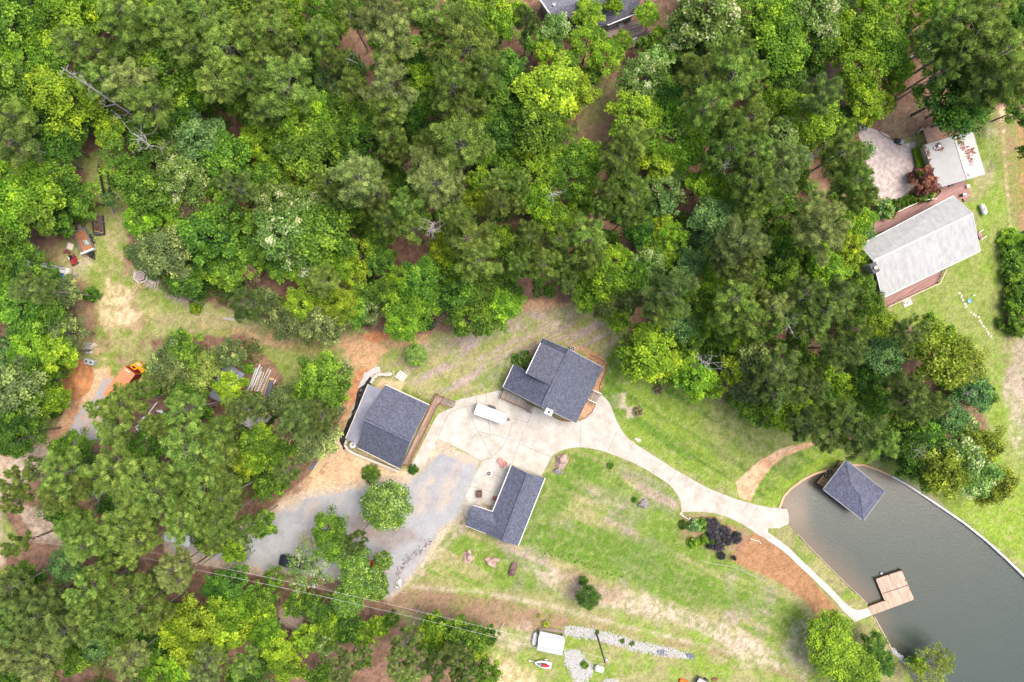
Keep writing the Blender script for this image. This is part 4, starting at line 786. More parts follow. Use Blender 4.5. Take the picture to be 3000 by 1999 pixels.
def cabin():
    he = 2.7; hr = 3.9; TL, TR, BR, BL = PP('H5', [(350, 516), (1137, 296), (1332, 975), (592, 1195)], he); RT, RB = PP('H5', [(838, 368), (1052, 1062)], hr)
    c = (RT + RB) / 2; t = thing('cabin', 'white metal-roofed cabin with rust stains and a rusty lean-to', 'cabin', (c.x, c.y, 0)); m = mat('white_sheet_roof', (0.35, 0.355, 0.35), .55, .04, 1.2, col2=(0.31, 0.31, 0.30))
    k = MB(); k.slab([TL, RT, RB, BL], .06); k.slab([RT, TR, BR, RB], .06); r = k.build('roof', m, t); ribs('roof_rib', r, TL, BL, RB, RT, 26, PALEM, .05, .04); ribs('roof_rib', r, RT, RB, BR, TR, 26, PALEM, .05, .04); k = MB(); k.beam(RT, RB, .35, .06); k.build('ridge_cap', PALEM, r)
    rr = random.Random(3)
    def onroof(x, y): # height of the roof under a measured point
        best = None
        for i in range(12):
            z = best or 3.2; p = P('H5', x, y, z); A, B, C = (TL, RT, RB) if (p - RT).cross(RB - RT).z > 0 else (TR, RT, RB)
            n_ = (B - A).cross(C - A); best = A.z - (n_.x * (p.x - A.x) + n_.y * (p.y - A.y)) / n_.z
        return Vector((p.x, p.y, best))
    groups_ = [[(930 + 11 * i * 1.6 + rr.uniform(-18, 18), 440 + 38 * i * .92, rr.uniform(.25, .5) if i < 10 else .22) for i in range(12)] + [(1090, 600, .75), (900, 450, .3), (900, 520, .25)], [(390, 555, .32)], [(430, 620, .3), (430, 660, .4), (445, 740, .3)], [(560, 500, .35), (620, 510, .3), (650, 570, .3), (600, 600, .22), (560, 570, .3)], [(1050, 1000, .25)]]
    for blobs in groups_:
      k = MB()
      for x, y, s_ in blobs:
        for j in range(9):
            p = onroof(x + rr.gauss(0, 1) * s_ * 60, y + rr.gauss(0, 1) * s_ * 55); a = s_ * rr.uniform(.35, .8); k.rock((p.x, p.y, p.z + .012), (a, a * .35, .055), rr.randint(0, 999), .5, 9, 4, ang(TL, RT))
      k.build('rust_stain', RUSTP, r)
    w_ = inset([Vector((p.x, p.y, 0)) for p in (TL, TR, BR, BL)], .3); k = MB(); k.prism(w_, 0, he - .08)
    for a, b, z in ((w_[0], w_[1], RT), (w_[3], w_[2], RB)): m_ = a.lerp(b, (z - TL).length / 1e9 + .58); k.add([Vector((a.x, a.y, he - .1)), Vector((b.x, b.y, he - .1)), Vector((m_.x, m_.y, hr - .15))], [(0, 1, 2)])
    k.build('wall', CREAM, t)
    q = PP('H5', [(335, 250), (520, 200), (1010, 182), (1055, 305), (410, 500)], 2.4); q[3].z = q[4].z = 2.6; k = MB(); k.slab(q, .05); lo = k.build('lean_to_roof', RUST, t); ribs('roof_rib', lo, q[0], q[2], q[3], q[4], 30, mat('pale_rust', (0.46, 0.33, 0.27), .8, .2), .07, .05)
    posts('post', [q[0].lerp(q[4], .1), q[2].lerp(q[3], .1), q[0].lerp(q[2], .5).lerp(q[3], .1)], 0, 2.35, WOODW, t)
    p = onroof(583, 540); MB().lathe((p.x, p.y, p.z - .1), [(.12, 0), (.12, .45), (.24, .46), (.2, .6)], 12).build('vent_cap', WHITE, t); p = onroof(528, 565); MB().lathe((p.x, p.y, p.z), [(.2, 0), (.2, .16)], 10).build('roof_vent', BLUEG, t)
    for u in (.25, .65): winpart(t, w_[3].lerp(w_[2], u), w_[3].lerp(w_[2], u + .1), 1, 2, .05)
    a = P('H5', 800, 1140, 2.2); MB().box((a.x, a.y, 1.9), (.8, .5, .45), ang(BL, BR)).build('window_unit', DGREY, t)
cabin()
p = P('H5', 1060, 1170, .7); t = thing('white_planter', 'white round-topped planter on the deck corner below the cabin', 'planter', (p.x, p.y, .35)); MB().lathe((p.x, p.y, .35), [(.2, 0), (.3, .45), (.3, .5), (.22, .5), (.2, .42)], 14).build('pot', WHITE, t)
p = P('H5', 990, 1300, .9); t = thing('grill', 'small grey grill on the deck between cabin and pale house', 'grill', (p.x, p.y, .35)); MB().box((p.x, p.y, .75), (.6, .4, .6), .7).build('cart', DGREY, t); MB().loft([rrect(.7, .5, .1, 1.06, 3, p.x, p.y), rrect(.62, .4, .1, 1.25, 3, p.x, p.y)]).build('lid', GREY, t)
def tank(label, p, a, L_, r, m=WHITE, legs=True, grp=None):
    t = thing('propane_tank', label, 'propane tank', (p.x, p.y, 0), grp); d = Vector((math.cos(a), math.sin(a), 0)); c = Vector((p.x, p.y, r + .22)) - d * L_ / 2
    MB().lathe(c, [(0.02, 0), (r * .55, .06 * L_), (r * .88, .13 * L_), (r, .2 * L_), (r, .8 * L_), (r * .88, .87 * L_), (r * .55, .94 * L_), (.02, L_)], 18, d).build('vessel', m, t)
    q = Vector((p.x, p.y, 2 * r + .2)); MB().lathe(q, [(.17, 0), (.17, .14), (.1, .2)], 12).build('valve_dome', m, t)
    M = frame((p.x, p.y, 0), a)
    for x in (-L_ * .3, L_ * .3): MB(M).box((x, 0, .14), (.12, r * 1.5, .28)).build('foot', GREY, t)
tank('white propane tank standing upright in the photo right of the long pale house', P('H4', 1760, 230, .9), math.atan2(-150, 55) , 2.15, .42)
tank('white propane tank against the left end of the small white carport', P('J4', 272, 382, .8), R(80), 2.4, .40)
tank('short fat white tank at the lower right of the white gravel heap', P('J4', 1047, 740, .9), R(-17), 1.75, .55)
k = MB(); r_ = random.Random(4); slabs = [(1440, 1305), (1465, 1345), (1487, 1392), (1510, 1440), (1525, 1475)]
for i, (x, y) in enumerate(slabs): p = P('H4', x, y); tag(MB().rock((p.x, p.y, .02), (.28 + .06 * (i % 2), .2, .05), i, .3, 9, 4, i).build('stepping_stone', CREAM), f'pale stepping stone, number {i + 1} from the upper end of the garden line' if 0 else ['topmost small pale stone of the garden stepping line', 'pale stepping stone second from the top of the garden line', 'largest pale stepping stone left of the blue garden ring', 'pale stepping stone just below left of the blue garden ring', 'pale stepping stone where the upper group of the line ends'][i], 'stepping stone', 'stepping stones right of the pale house')
pts = PP('B4', [(1870, 1300), (1930, 1350), (1975, 1420), (2015, 1480), (2060, 1550)])
m_ = []
for i in range(4):
    for j in range(3): m_.append(pts[i].lerp(pts[i + 1], j / 3))
for i, p in enumerate(m_): tag(MB().rock((p.x + r_.uniform(-.1, .1), p.y + r_.uniform(-.1, .1), .02), (.25, .17, .045), i + 40, .3, 8, 4, i).build('stepping_stone', CREAM), 'pale stone, ' + NTH[i] + ' from the top of the lower stepping line', 'stepping stone', 'lower stepping stones right of the pale house')
p = P('H4', 1573, 1402, .2); t = thing('garden_ring', 'light blue round basin on the lawn beside the stepping stones', 'basin', (p.x, p.y, 0)); MB().lathe((p.x, p.y, 0), [(.3, 0), (.38, .18), (.34, .18), (.26, .06)], 18).build('bowl', mat('light_blue', (0.16, 0.36, 0.60), .5), t)
p = P('H4', 1632, 1332, .2); t = thing('garden_light', 'small white and black item lying on the lawn above the blue basin', 'garden item', (p.x, p.y, 0)); MB().box((p.x, p.y, .08), (.4, .12, .14), .1).build('body', WHITE, t); MB().box((p.x - .28, p.y, .07), (.16, .14, .12), .1).build('base', DGREY, t)

# ---------------------------------------------------------------- grey house at the top edge, its deck and stairs
def tophouse():
    t = thing('grey_house', 'grey-roofed house at the top edge, half hidden behind bright green trees', 'house', P('H6', 1000, 0)); sh = shingle('pale_slope_shingles', .45, (0.15, 0.155, 0.19)); sh2 = shingle('dark_slope_shingles', .45, (0.105, 0.105, 0.135))  # upper slope paler, lower slope and wing darker
    a, b, c, d = P('H6', 150, -60, 3.5), P('H6', 352, 232, 6), P('H6', 1300, -180, 6), P('H6', 1100, -470, 3.5); k = MB(); k.slab([a, b, c, d]); r = k.build('roof', sh, t)
    e, f = P('H6', 500, 470, 3.3), P('H6', 1350, 432, 3.3); g, h_ = P('H6', 1835, 240, 3.3), P('H6', 1960, -90, 5.5); k = MB(); k.slab([b, e, P('H6', 700, 545, 3.3), f, c]); k.slab([f, g, h_, c]); r2 = k.build('roof', sh2, t)
    trimline('fascia', r, [a, b, e], WHITE, .22, .3); trimline('fascia', r2, [f, g], WHITE, .25, .3)
    w_ = inset([Vector((p.x, p.y, 0)) for p in (a, e, f, g, h_, d)], .4); MB().prism(w_, 0, 3.2).build('wall', SIDING, t)
    for u in (.05, .25, .45): winpart(t, w_[2].lerp(w_[3], u), w_[2].lerp(w_[3], u + .17), .9, 2.8, .06)
    for x, y in ((428, 95), (508, 268), (985, 60)): p = P('H6', x, y, 5.4 - (1.8 if y > 200 else 0)); z = 4.8 if y < 200 else 5.2; MB().box((p.x, p.y, p.z - .1), (.4, .4, 1.0), .5).build('roof_vent', WHITE, t)
    p = P('H6', 1590, 430, 1); MB().box((p.x, p.y, .5), (.9, .8, 1.0), .4).build('air_conditioner', SIDING, t)
    z = .9; q = PP('H6', [(1250, 560), (1850, 330), (2010, 520), (2135, 655), (1770, 840), (1600, 800)], z); t = thing('deck', 'weathered wooden deck with fallen leaves below the grey house', 'deck', q[3]); t.location.z = 0; ORG[t].z = 0
    MB().prism(q, z - .14, z).build('boards', planks('old_deck_boards', (0.26, 0.21, 0.19), ang(q[5], q[3]), .2, (0.13, 0.08, 0.075)), t); railing('railing', [q[2], q[3], q[4]], z, .9, WOODW, parent=t); posts('post', [q[2], q[3], q[4], q[5]], 0, z - .1, WOODW, t)
    a, b, c, d = PP('H6', [(1610, 935), (1760, 880), (1820, 1110), (1665, 1190)]); stairs(t, b, a, d, c, z, 7, WOODR, WOODW)
    p, q_ = P('H6', 1700, 720, 1), P('H6', 1860, 650, 1); tag(MB().beam(p, q_, .3, .1).build('plank', SILVER), 'pale metal plank lying on the leafy deck at the top', 'plank')
    p = P('H6', 2010, 655, 1.2); t2 = thing('flower_pot', 'small pale green pot on the leafy deck corner', 'pot', (p.x, p.y, .9)); MB().lathe((p.x, p.y, .9), [(.16, 0), (.22, .3), (.18, .3), (.15, .2)], 12).build('pot', mat('pale_green', (0.35, 0.45, 0.40), .6), t2)
tophouse()

# ---------------------------------------------------------------- boathouse and dock
def boathouse():
    he = 2.9; hr = 4.5; A, B, C, D = PP('J7', [(482, 68), (952, 448), (692, 800), (206, 425)], he); R0, R1 = PP('J7', [(545, 385), (655, 492)], hr); c = (A + B + C + D) / 4; t = thing('boathouse', 'open boathouse with hipped slate roof over the lake', 'boathouse', (c.x, c.y, -.5))
    s1 = shingle('boathouse_shingles', ang(A, B), (0.095, 0.103, 0.155)); s2 = s1; k = MB(); k.slab([A, B, R1, R0]); k.slab([C, D, R0, R1]); k.slab([D, A, R0]); k.slab([B, C, R1]); r = k.build('roof', s1, t); trimline('fascia', r, [A, B, C, D, A], SIDING, .08, .18)
    k = MB(); [k.beam(a, b, .22, .06) for a, b in ((A, R0), (D, R0), (B, R1), (C, R1), (R0, R1))]; k.build('hip_cap', s1, r)
    w_ = inset([Vector((p.x, p.y, 0)) for p in (A, B, C, D)], .5)
    for i in range(4):
        for u in (0, .5): p = w_[i].lerp(w_[(i + 1) % 4], u); MB().tube((p.x, p.y, -1.7), (p.x, p.y, he - .1), .13, n=8).build('piling', WOODR, t)
    k = MB()
    for i in range(4): a, b = w_[i], w_[(i + 1) % 4]; k.beam(Vector((a.x, a.y, he - .3)), Vector((b.x, b.y, he - .3)), .1, .25)
    k.build('beam', WOODW, t)
    q = PP('J7', [(135, 345), (265, 195), (410, 155), (330, 270), (215, 400)], .2); MB().prism(q, .05, .2).build('side_dock', planks('ochre_boards', (0.44, 0.30, 0.15), ang(q[0], q[4]), .15, (0.36, 0.22, 0.10)), t)
    posts('dock_post', [q[0], q[4], q[1]], -1.7, .3, WOODR, t)
    k = MB(); k.prism([w_[3].lerp(w_[0], .02), w_[3].lerp(w_[0], .98), w_[0].lerp(w_[1], .12), w_[3].lerp(w_[2], .12)], .02, .16); k.build('walkway', WET, t)
    for x, y, nm in ((293, 217, 'upper ring-shaped tyre planter on the boathouse side dock'), (250, 263, 'lower grey-filled tyre on the boathouse side dock')):
        p = P('J7', x, y, .4); tt = thing('tyre', nm, 'tyre', (p.x, p.y, .2), 'tyres on the boathouse dock'); MB().lathe((p.x, p.y, .2), [(.24, 0), (.36, .03), (.39, .12), (.36, .21), (.25, .24), (.22, .12), (.24, 0)], 22).build('tread_ring', RUBBER, tt); MB().lathe((p.x, p.y, .2), [(.23, .05), (.23, .1)], 16).build('filling', SILVER if y > 240 else WOODN, tt)
boathouse()
def dock():
    z = .1; q = PP('D4', [(920, 872), (1072, 815), (990, 618), (1228, 538), (1345, 805), (960, 948)], z); c = q[4]; t = thing('dock', 'square wooden swimming dock with gangway at the end of the concrete path', 'dock', (c.x, c.y, -.5))
    an = ang(q[1], q[2]); MB().prism(q, z - .16, z).build('boards', planks('dock_boards', (0.47, 0.38, 0.30), an, .15, (0.33, 0.24, 0.17)), t)
    a, b = P('D4', 1055, 750, z), P('D4', 1290, 672, z); MB().beam(a + Vector((0, 0, .01)), b + Vector((0, 0, .01)), .15, .03).build('cross_board', WOODR, t)
    k = MB(); qq = q + [q[0]]
    for i in range(6): k.beam(Vector((qq[i].x, qq[i].y, -.08)), Vector((qq[i + 1].x, qq[i + 1].y, -.08)), .06, .3)
    k.build('skirt', WOODR, t)
    for p in (q[2], q[3], q[4], q[3].lerp(q[4], .33), q[3].lerp(q[4], .66), q[1], q[2].lerp(q[3], .5)): MB().tube((p.x, p.y, -1.7), (p.x, p.y, .25), .12, n=8).build('piling', WOODR, t)
    for x, y in ((1290, 632), (1330, 722), (1360, 812)): p = P('D4', x, y, .1); MB().beam(Vector((p.x - .3, p.y + .1, .1)), Vector((p.x + .15, p.y - .08, .0)), .1, .12).build('cleat', WOODR, t)
    p = P('D4', 1040, 565, -.3); MB().lathe((p.x, p.y, -.6), [(.2, 0), (.2, .4), (.1, .45)], 10).build('float', DEADW, t)
dock()
k = MB(); r_ = random.Random(8)
for i in range(26): p = P('J7', 130 + r_.gauss(0, 14), 520 + r_.gauss(0, 35)); k.lathe((p.x, p.y, -.497), [(.07 * r_.uniform(.6, 1.3), 0), (.05, .006)], 7)
tag(k.build('lily_pads', mat('floating_leaf', (0.22, 0.28, 0.14), .6)), 'small patch of floating leaves left of the boathouse', 'lily pads', kind='stuff')
# ---------------------------------------------------------------- vehicles and trailers
def wheel(parent, M, x, y, r, w_=.22, name='wheel'):
    k = MB(M); c = Vector((x, y - w_ / 2, r)); k.lathe(c, [(r * .6, 0), (r * .93, .01), (r, .05), (r, w_ - .05), (r * .93, w_ - .01), (r * .6, w_)], 20, (0, 1, 0)); wo_ = k.build(name, RUBBER, parent)
    MB(M).lathe(Vector((x, y - w_ / 2 - .005, r)), [(r * .58, 0), (r * .5, .03), (r * .5, w_ - .02), (r * .58, w_ + .01)], 14, (0, 1, 0)).build('rim', SILVER, wo_)
def car(name, label, cat, p, a, body, L_=4.9, W_=1.95, suv=True):
    t = thing(name, label, cat, (p.x, p.y, 0)); M = frame((p.x, p.y, 0), a); hb = .98 if suv else .82; ht = 1.75 if suv else 1.42
    MB(M).loft([rrect(L_ - .25, W_ - .2, .35, .3, 4), rrect(L_, W_, .4, .5, 4), rrect(L_, W_, .42, .8, 4), rrect(L_ - .12, W_ - .14, .45, hb, 4)]).build('body', body, t, smooth=True)
    x0 = -.35 if suv else -.2; cl = L_ * (.62 if suv else .5)
    MB(M).loft([rrect(cl, W_ - .2, .3, hb - .02, 4, cx=x0), rrect(cl - .75, W_ - .5, .28, ht - .06, 4, cx=x0 - .05)]).build('windows', GLASS, t, smooth=True)
    MB(M).loft([rrect(cl - .72, W_ - .46, .28, ht - .07, 4, cx=x0 - .05), rrect(cl - .9, W_ - .6, .25, ht, 4, cx=x0 - .05)]).build('roof', body, t)
    k = MB(M); [k.beam((x0 - .05 - cl * .3, y, ht + .05), (x0 - .05 + cl * .3, y, ht + .05), .05, .05) for y in (-W_ * .33, W_ * .33)]; k.build('roof_rail', BLACK, t)
    MB(M).loft([rrect(1.0, W_ - .5, .2, hb - .01, 3, cx=L_ * .34), rrect(.85, W_ - .7, .2, hb + .05, 3, cx=L_ * .34)]).build('bonnet', body, t)
    for y in (-.5, .5): MB(M).box((L_ / 2 - .08, y * W_ * .62, .72), (.16, .35, .16)).build('headlight', SILVER, t)
    for y in (-1, 1):
        MB(M).box((L_ * .13, y * (W_ / 2 + .08), hb + .08), (.14, .2, .14)).build('mirror', body, t)
        for x in (-L_ * .31, L_ * .31): wheel(t, M, x, y * (W_ / 2 - .12), .37)
    return t
p = P('D2', 335, 470, 1.2); NAVY = mat('navy_paint', (0.02, 0.028, 0.045), .25, .1, 2, spec=.6)
t = car('pickup_truck', 'dark navy SUV half under a pale tree beside the gravel road', 'car', p, R(-10), NAVY); t.name = 'parked_suv'
p = P('D1', 1620, 255, 1.2); car('parked_car', 'silver car showing through gaps under the lower left pines', 'car', p, R(-14), mat('silver_paint', (0.45, 0.48, 0.52), .3, .05, 2), 4.7, 1.85, False)
def enclosed():
    q = PP('C2', [(2022, 575), (2302, 660), (2315, 712), (2265, 766), (2010, 675)], 2.2); c = (q[0] + q[3] + q[4] + q[1]) / 4; a = ang(q[4], q[3]); t = thing('cargo_trailer', 'white enclosed cargo trailer with a pointed nose on the concrete', 'trailer', (c.x, c.y, .06)); M = frame((c.x, c.y, 0), a); L_ = ((q[1] - q[0]).length + (q[3] - q[4]).length) / 2; W_ = (q[4] - q[0]).length
    def ring(z, s_): return [(x * 1.0 - (0 if x < 0 else s_), y * (1 - s_), z) for x, y in ((-L_ / 2, -W_ / 2), (L_ / 2 - .1, -W_ / 2), (L_ / 2 + .35, -W_ * .22), (L_ / 2 + .35, W_ * .22), (L_ / 2 - .1, W_ / 2), (-L_ / 2, W_ / 2))]
    WB_ = mat('bright_white', (0.8, 0.8, 0.8), .35, .01, 2); MB(M).loft([ring(.4, 0), ring(2.1, 0), ring(2.2, .03)]).build('box_body', WB_, t)
    k = MB(M)
    for i in range(5): x = -L_ / 2 + L_ * (i + .5) / 5; k.box((x, 0, 2.205), (.05, W_ - .12, .015))
    k.build('roof_seam', mat('seam', (0.66, 0.66, 0.67), .5), t)
    MB(M).box((-L_ * .02, W_ / 2 + .18, .75), (1.3, .34, .55)).build('fender_box', DGREY, t); MB(M).box((-L_ * .02, -W_ / 2 - .1, .7), (1.3, .2, .1)).build('fender', DGREY, t)
    for x in (-.45, .35):
        for y in (-1, 1): wheel(t, M, x, y * (W_ / 2 + .02), .33)
    k = MB(M); k.beam((L_ / 2, -.5, .45), (L_ / 2 + 1.0, 0, .45), .08, .1); k.beam((L_ / 2, .5, .45), (L_ / 2 + 1.0, 0, .45), .08, .1); k.tube((L_ / 2 + .8, 0, .1), (L_ / 2 + .8, 0, .9), .04); k.build('tongue', BLACK, t)
    k = MB(M); k.beam((-L_ / 2 + .1, -W_ / 2 - .01, 2.0), (L_ / 2, -W_ / 2 - .01, 2.0), .04, .05); k.build('rail_trim', DGREY, t)
enclosed()
def container():
    q = PP('J3', [(905, 456), (1060, 570), (800, 965), (636, 812)], 2.75); q[2] = q[3] + (q[1] - q[0]); d = (q[3] - q[0]).normalized(); L_ = 6.1; W_ = (q[1] - q[0]).length
    c = q[0].lerp(q[1], .5) + d * L_ / 2; t = thing('shipping_container', 'orange steel shipping container, rear half under a pine', 'container', (c.x, c.y, .02)); M = frame((c.x, c.y, 0), ang(q[3], q[0]))
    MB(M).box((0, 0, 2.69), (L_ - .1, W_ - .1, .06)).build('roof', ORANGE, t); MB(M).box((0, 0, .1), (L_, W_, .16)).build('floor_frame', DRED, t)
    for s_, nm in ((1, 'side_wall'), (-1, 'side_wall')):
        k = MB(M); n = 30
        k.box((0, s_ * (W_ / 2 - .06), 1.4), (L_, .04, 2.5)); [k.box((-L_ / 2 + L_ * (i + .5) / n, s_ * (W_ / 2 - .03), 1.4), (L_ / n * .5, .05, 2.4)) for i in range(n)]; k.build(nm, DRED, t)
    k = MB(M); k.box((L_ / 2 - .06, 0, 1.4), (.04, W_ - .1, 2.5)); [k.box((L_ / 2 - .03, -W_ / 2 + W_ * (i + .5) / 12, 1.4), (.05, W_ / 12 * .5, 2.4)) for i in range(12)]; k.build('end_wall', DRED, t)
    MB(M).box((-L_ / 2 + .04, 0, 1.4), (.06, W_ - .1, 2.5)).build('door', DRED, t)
    k = MB(M)
    for y in (-1, 1):
        k.beam((-L_ / 2, y * (W_ / 2 - .04), 2.68), (L_ / 2, y * (W_ / 2 - .04), 2.68), .1, .12)
        for x in (-1, 1): k.box((x * (L_ / 2 - .06), y * (W_ / 2 - .06), 1.4), (.12, .12, 2.7))
    for x in (-1, 1): k.beam((x * (L_ / 2 - .05), -W_ / 2, 2.7), (x * (L_ / 2 - .05), W_ / 2, 2.7), .1, .14)
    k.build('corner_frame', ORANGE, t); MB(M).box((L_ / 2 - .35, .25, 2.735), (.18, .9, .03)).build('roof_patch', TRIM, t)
container()
def yellow(label, k_, a, b, c, d, z):
    q = PP(k_, [a, b, c, d], z); t = thing('yellow_frame', label, 'machine part', (q[0].x, q[0].y, 0), 'yellow attachments behind the container'); kk = MB()
    for i in range(4): kk.beam(q[i], q[(i + 1) % 4], .16, .18)
    kk.beam(q[0].lerp(q[1], .4), q[3].lerp(q[2], .4), .14, .16); kk.beam(q[0].lerp(q[1], .6), q[3].lerp(q[2], .75), .1, .12); kk.build('frame', YEL, t)
    i_ = [q[1].lerp(q[0], .1), q[1].lerp(q[0], .5), q[2].lerp(q[3], .45), q[2].lerp(q[3], .1)]; MB().slab([p - Vector((0, 0, .02)) for p in inset3(i_)], .06).build('plate', TARPG, t)
    for p in q: MB().box((p.x, p.y, z / 2), (.12, .12, z)).build('leg', YEL, t)
def inset3(q): c = sum(q, Vector()) / len(q); return [p.lerp(c, .15) for p in q]
yellow('upper yellow steel frame with a pale plate, just behind the orange container', 'J3', (985, 460), (1110, 398), (1160, 440), (1050, 505), 1.3)
yellow('lower yellow steel frame with a pale plate at the far end of the orange container', 'J3', (1105, 480), (1160, 465), (1205, 515), (1155, 548), 1.1)
def bedtrailer():
    q = PP('J1', [(815, 525), (985, 468), (1130, 790), (945, 845)], 1.0); c = sum(q, Vector()) / 4; t = thing('dump_trailer', 'grey dump trailer with rust-orange bed and white tailgate in the left yard', 'trailer', (c.x, c.y, 0)); a = ang(q[0], q[3]); M = frame((c.x, c.y, 0), a); L_ = ((q[3] - q[0]).length + (q[2] - q[1]).length) / 2; W_ = (q[1] - q[0]).length
    MB(M).box((0, 0, .72), (L_, W_, .1)).build('bed_floor', mat('rusty_bed', (0.40, 0.17, 0.07), .85, .25, 1.4, col2=(0.22, 0.10, 0.06)), t)
    for y in (-1, 1): k = MB(M); k.box((0, y * W_ / 2, 1.0), (L_, .1, .6)); [k.box((-L_ / 2 + L_ * i / 8, y * (W_ / 2 + .04), 1.0), (.07, .07, .6)) for i in range(9)]; k.build('side_panel', GREY, t)
    MB(M).box((-L_ / 2, 0, 1.0), (.1, W_, .6)).build('end_panel', GREY, t); MB(M).box((L_ / 2 + .05, 0, 1.05), (.28, W_ + .35, .7)).build('tailgate', WHITE, t)
    k = MB(M); k.beam((L_ / 2 + .2, W_ * .35, .6), (L_ / 2 + 1.6, 0.35, .6), .1, .12); k.beam((L_ / 2 + .2, -W_ * .3, .6), (L_ / 2 + 1.6, 0.35, .6), .1, .12); k.box((L_ / 2 + .65, .2, .75), (.8, .9, .3)); k.build('tongue', BLACK, t)
    for x in (-.5, .45):
        for y in (-1, 1): wheel(t, M, x, y * (W_ / 2 + .2), .38)
    for (x, y, s_, m_) in ((.35, .1, (1.1, .12, .35), mat('aqua_board', (0.36, 0.50, 0.47), .6)), (.5, -.2, (.7, .5, .03), WOODW), (.4, .35, (.9, .3, .05), mat('aqua_board', (0, 0, 0)))): MB(M).box((x, y, .79 + s_[2] / 2), s_, .3).build('load_board', m_, t)
    for i, y in enumerate((-.35, -.15, .05)): MB(M).beam((-L_ / 2 - 1.0, y + .3, .85), (-L_ / 2 + .3, y + .3, .95), .1, .05).build('ramp_rail', SILVER, t)
bedtrailer()
def junktrailer():
    q = PP('J1', [(1095, 285), (1215, 270), (1285, 520), (1120, 560)], .8); c = sum(q, Vector()) / 4; t = thing('old_truck_bed', 'dark old truck bed heaped with brush beside the dump trailer', 'truck bed', (c.x, c.y, 0)); a = ang(q[0], q[3]); M = frame((c.x, c.y, 0), a); L_ = (q[3] - q[0]).length * 1.0; W_ = 1.9
    MB(M).box((0, 0, .5), (L_, W_, .12)).build('bed_floor', mat('brown_bed', (0.12, 0.06, 0.035), .9, .3, 2), t)
    for y in (-1, 1): MB(M).loft([[(x, y * yy, z) for x, yy, z in r] for r in ([( -L_ / 2, W_ / 2 - .16, .3), (-L_ / 2, W_ / 2, .3), (-L_ / 2, W_ / 2, .85), (-L_ / 2, W_ / 2 - .12, .9)], [(L_ / 2, W_ / 2 - .25, .3), (L_ / 2, W_ / 2, .3), (L_ / 2, W_ / 2, .85), (L_ / 2, W_ / 2 - .2, .9)])]).build('side_panel', DGREY, t)
    MB(M).loft([rrect(.55, W_, .2, .3, 3, cx=L_ / 2), rrect(.5, W_ - .1, .2, .8, 3, cx=L_ / 2), rrect(.3, W_ - .4, .12, .92, 3, cx=L_ / 2)]).build('bumper', DGREY, t)
    for x in (-.5,):
        for y in (-1, 1): wheel(t, M, x, y * (W_ / 2 - .1), .36)
    r_ = random.Random(2); k = MB(M)
    for i in range(60): x, y = r_.uniform(-L_ / 2 - .3, .3), r_.uniform(-.7, .7); aa = r_.uniform(0, 6.3); l_ = r_.uniform(.4, 1.2); k.tube((x, y, .6 + r_.uniform(0, .4)), (x + l_ * math.cos(aa), y + l_ * math.sin(aa) * .6, .65 + r_.uniform(0, .5)), .018, n=4)
    k.build('brush_load', WOODW, t); MB(M).beam((L_ / 2 - .5, -.6, 1.0), (L_ / 2, .9, .98), .08, .05).build('board', WOODN, t)
junktrailer()
def boat_trailer():
    q = PP('J1', [(405, 1045), (735, 1080), (705, 1215), (420, 1130)], .9); a = R(-14); c = P('J1', 480, 1100, .8); t = thing('work_truck', 'long pale grey flatbed with a cream end box and blue bucket, nose under trees', 'truck', (c.x, c.y, 0)); M = frame((c.x, c.y, 0), a); L_ = 5.6; W_ = 1.75
    MB(M).box((0, 0, .6), (L_, W_, .12)).build('bed', GREY, t); MB(M).box((.1, .15, .82), (L_ - .6, .5, .32)).build('long_box', WHITE, t); MB(M).box((.1, .68, .80), (L_ - .3, .2, .28)).build('rail_box', SILVER, t)
    k = MB(M); [k.beam((-L_ / 2, y, .95), (L_ / 2, y, .95), .07, .07) for y in (.45, .6, .85)]; k.build('pipe', SILVER, t)
    MB(M).loft([rrect(.75, W_ + .2, .1, .5, 3, cx=L_ / 2 + .1), rrect(.75, W_ + .2, .1, 1.25, 3, cx=L_ / 2 + .1), rrect(.6, W_, .1, 1.32, 3, cx=L_ / 2 + .1)]).build('end_box', mat('cream_box', (0.55, 0.52, 0.45), .5, .04, 2), t)
    MB(M).lathe((L_ / 2 - .62, -.5, .67), [(.24, 0), (.3, .3), (.27, .3), (.22, .1)], 16).build('bucket', BLUE, t)
    for y, z in ((-.25, 0), (.05, 0)): MB(M).box((L_ / 2 + 1.1, y + .3, .3), (.75, .16, .12), .3).build('hitch_beam', DEADW, t)
    for x in (-1.2, .9):
        for y in (-1, 1): wheel(t, M, x, y * (W_ / 2 - .05), .36)
    MB(M).loft([rrect(1.7, 1.8, .2, .5, 3, cx=-L_ / 2 - .95), rrect(1.7, 1.8, .2, 1.1, 3, cx=-L_ / 2 - .95), rrect(1.1, 1.5, .2, 1.8, 3, cx=-L_ / 2 - .85)]).build('cab', WHITE, t)
boat_trailer()
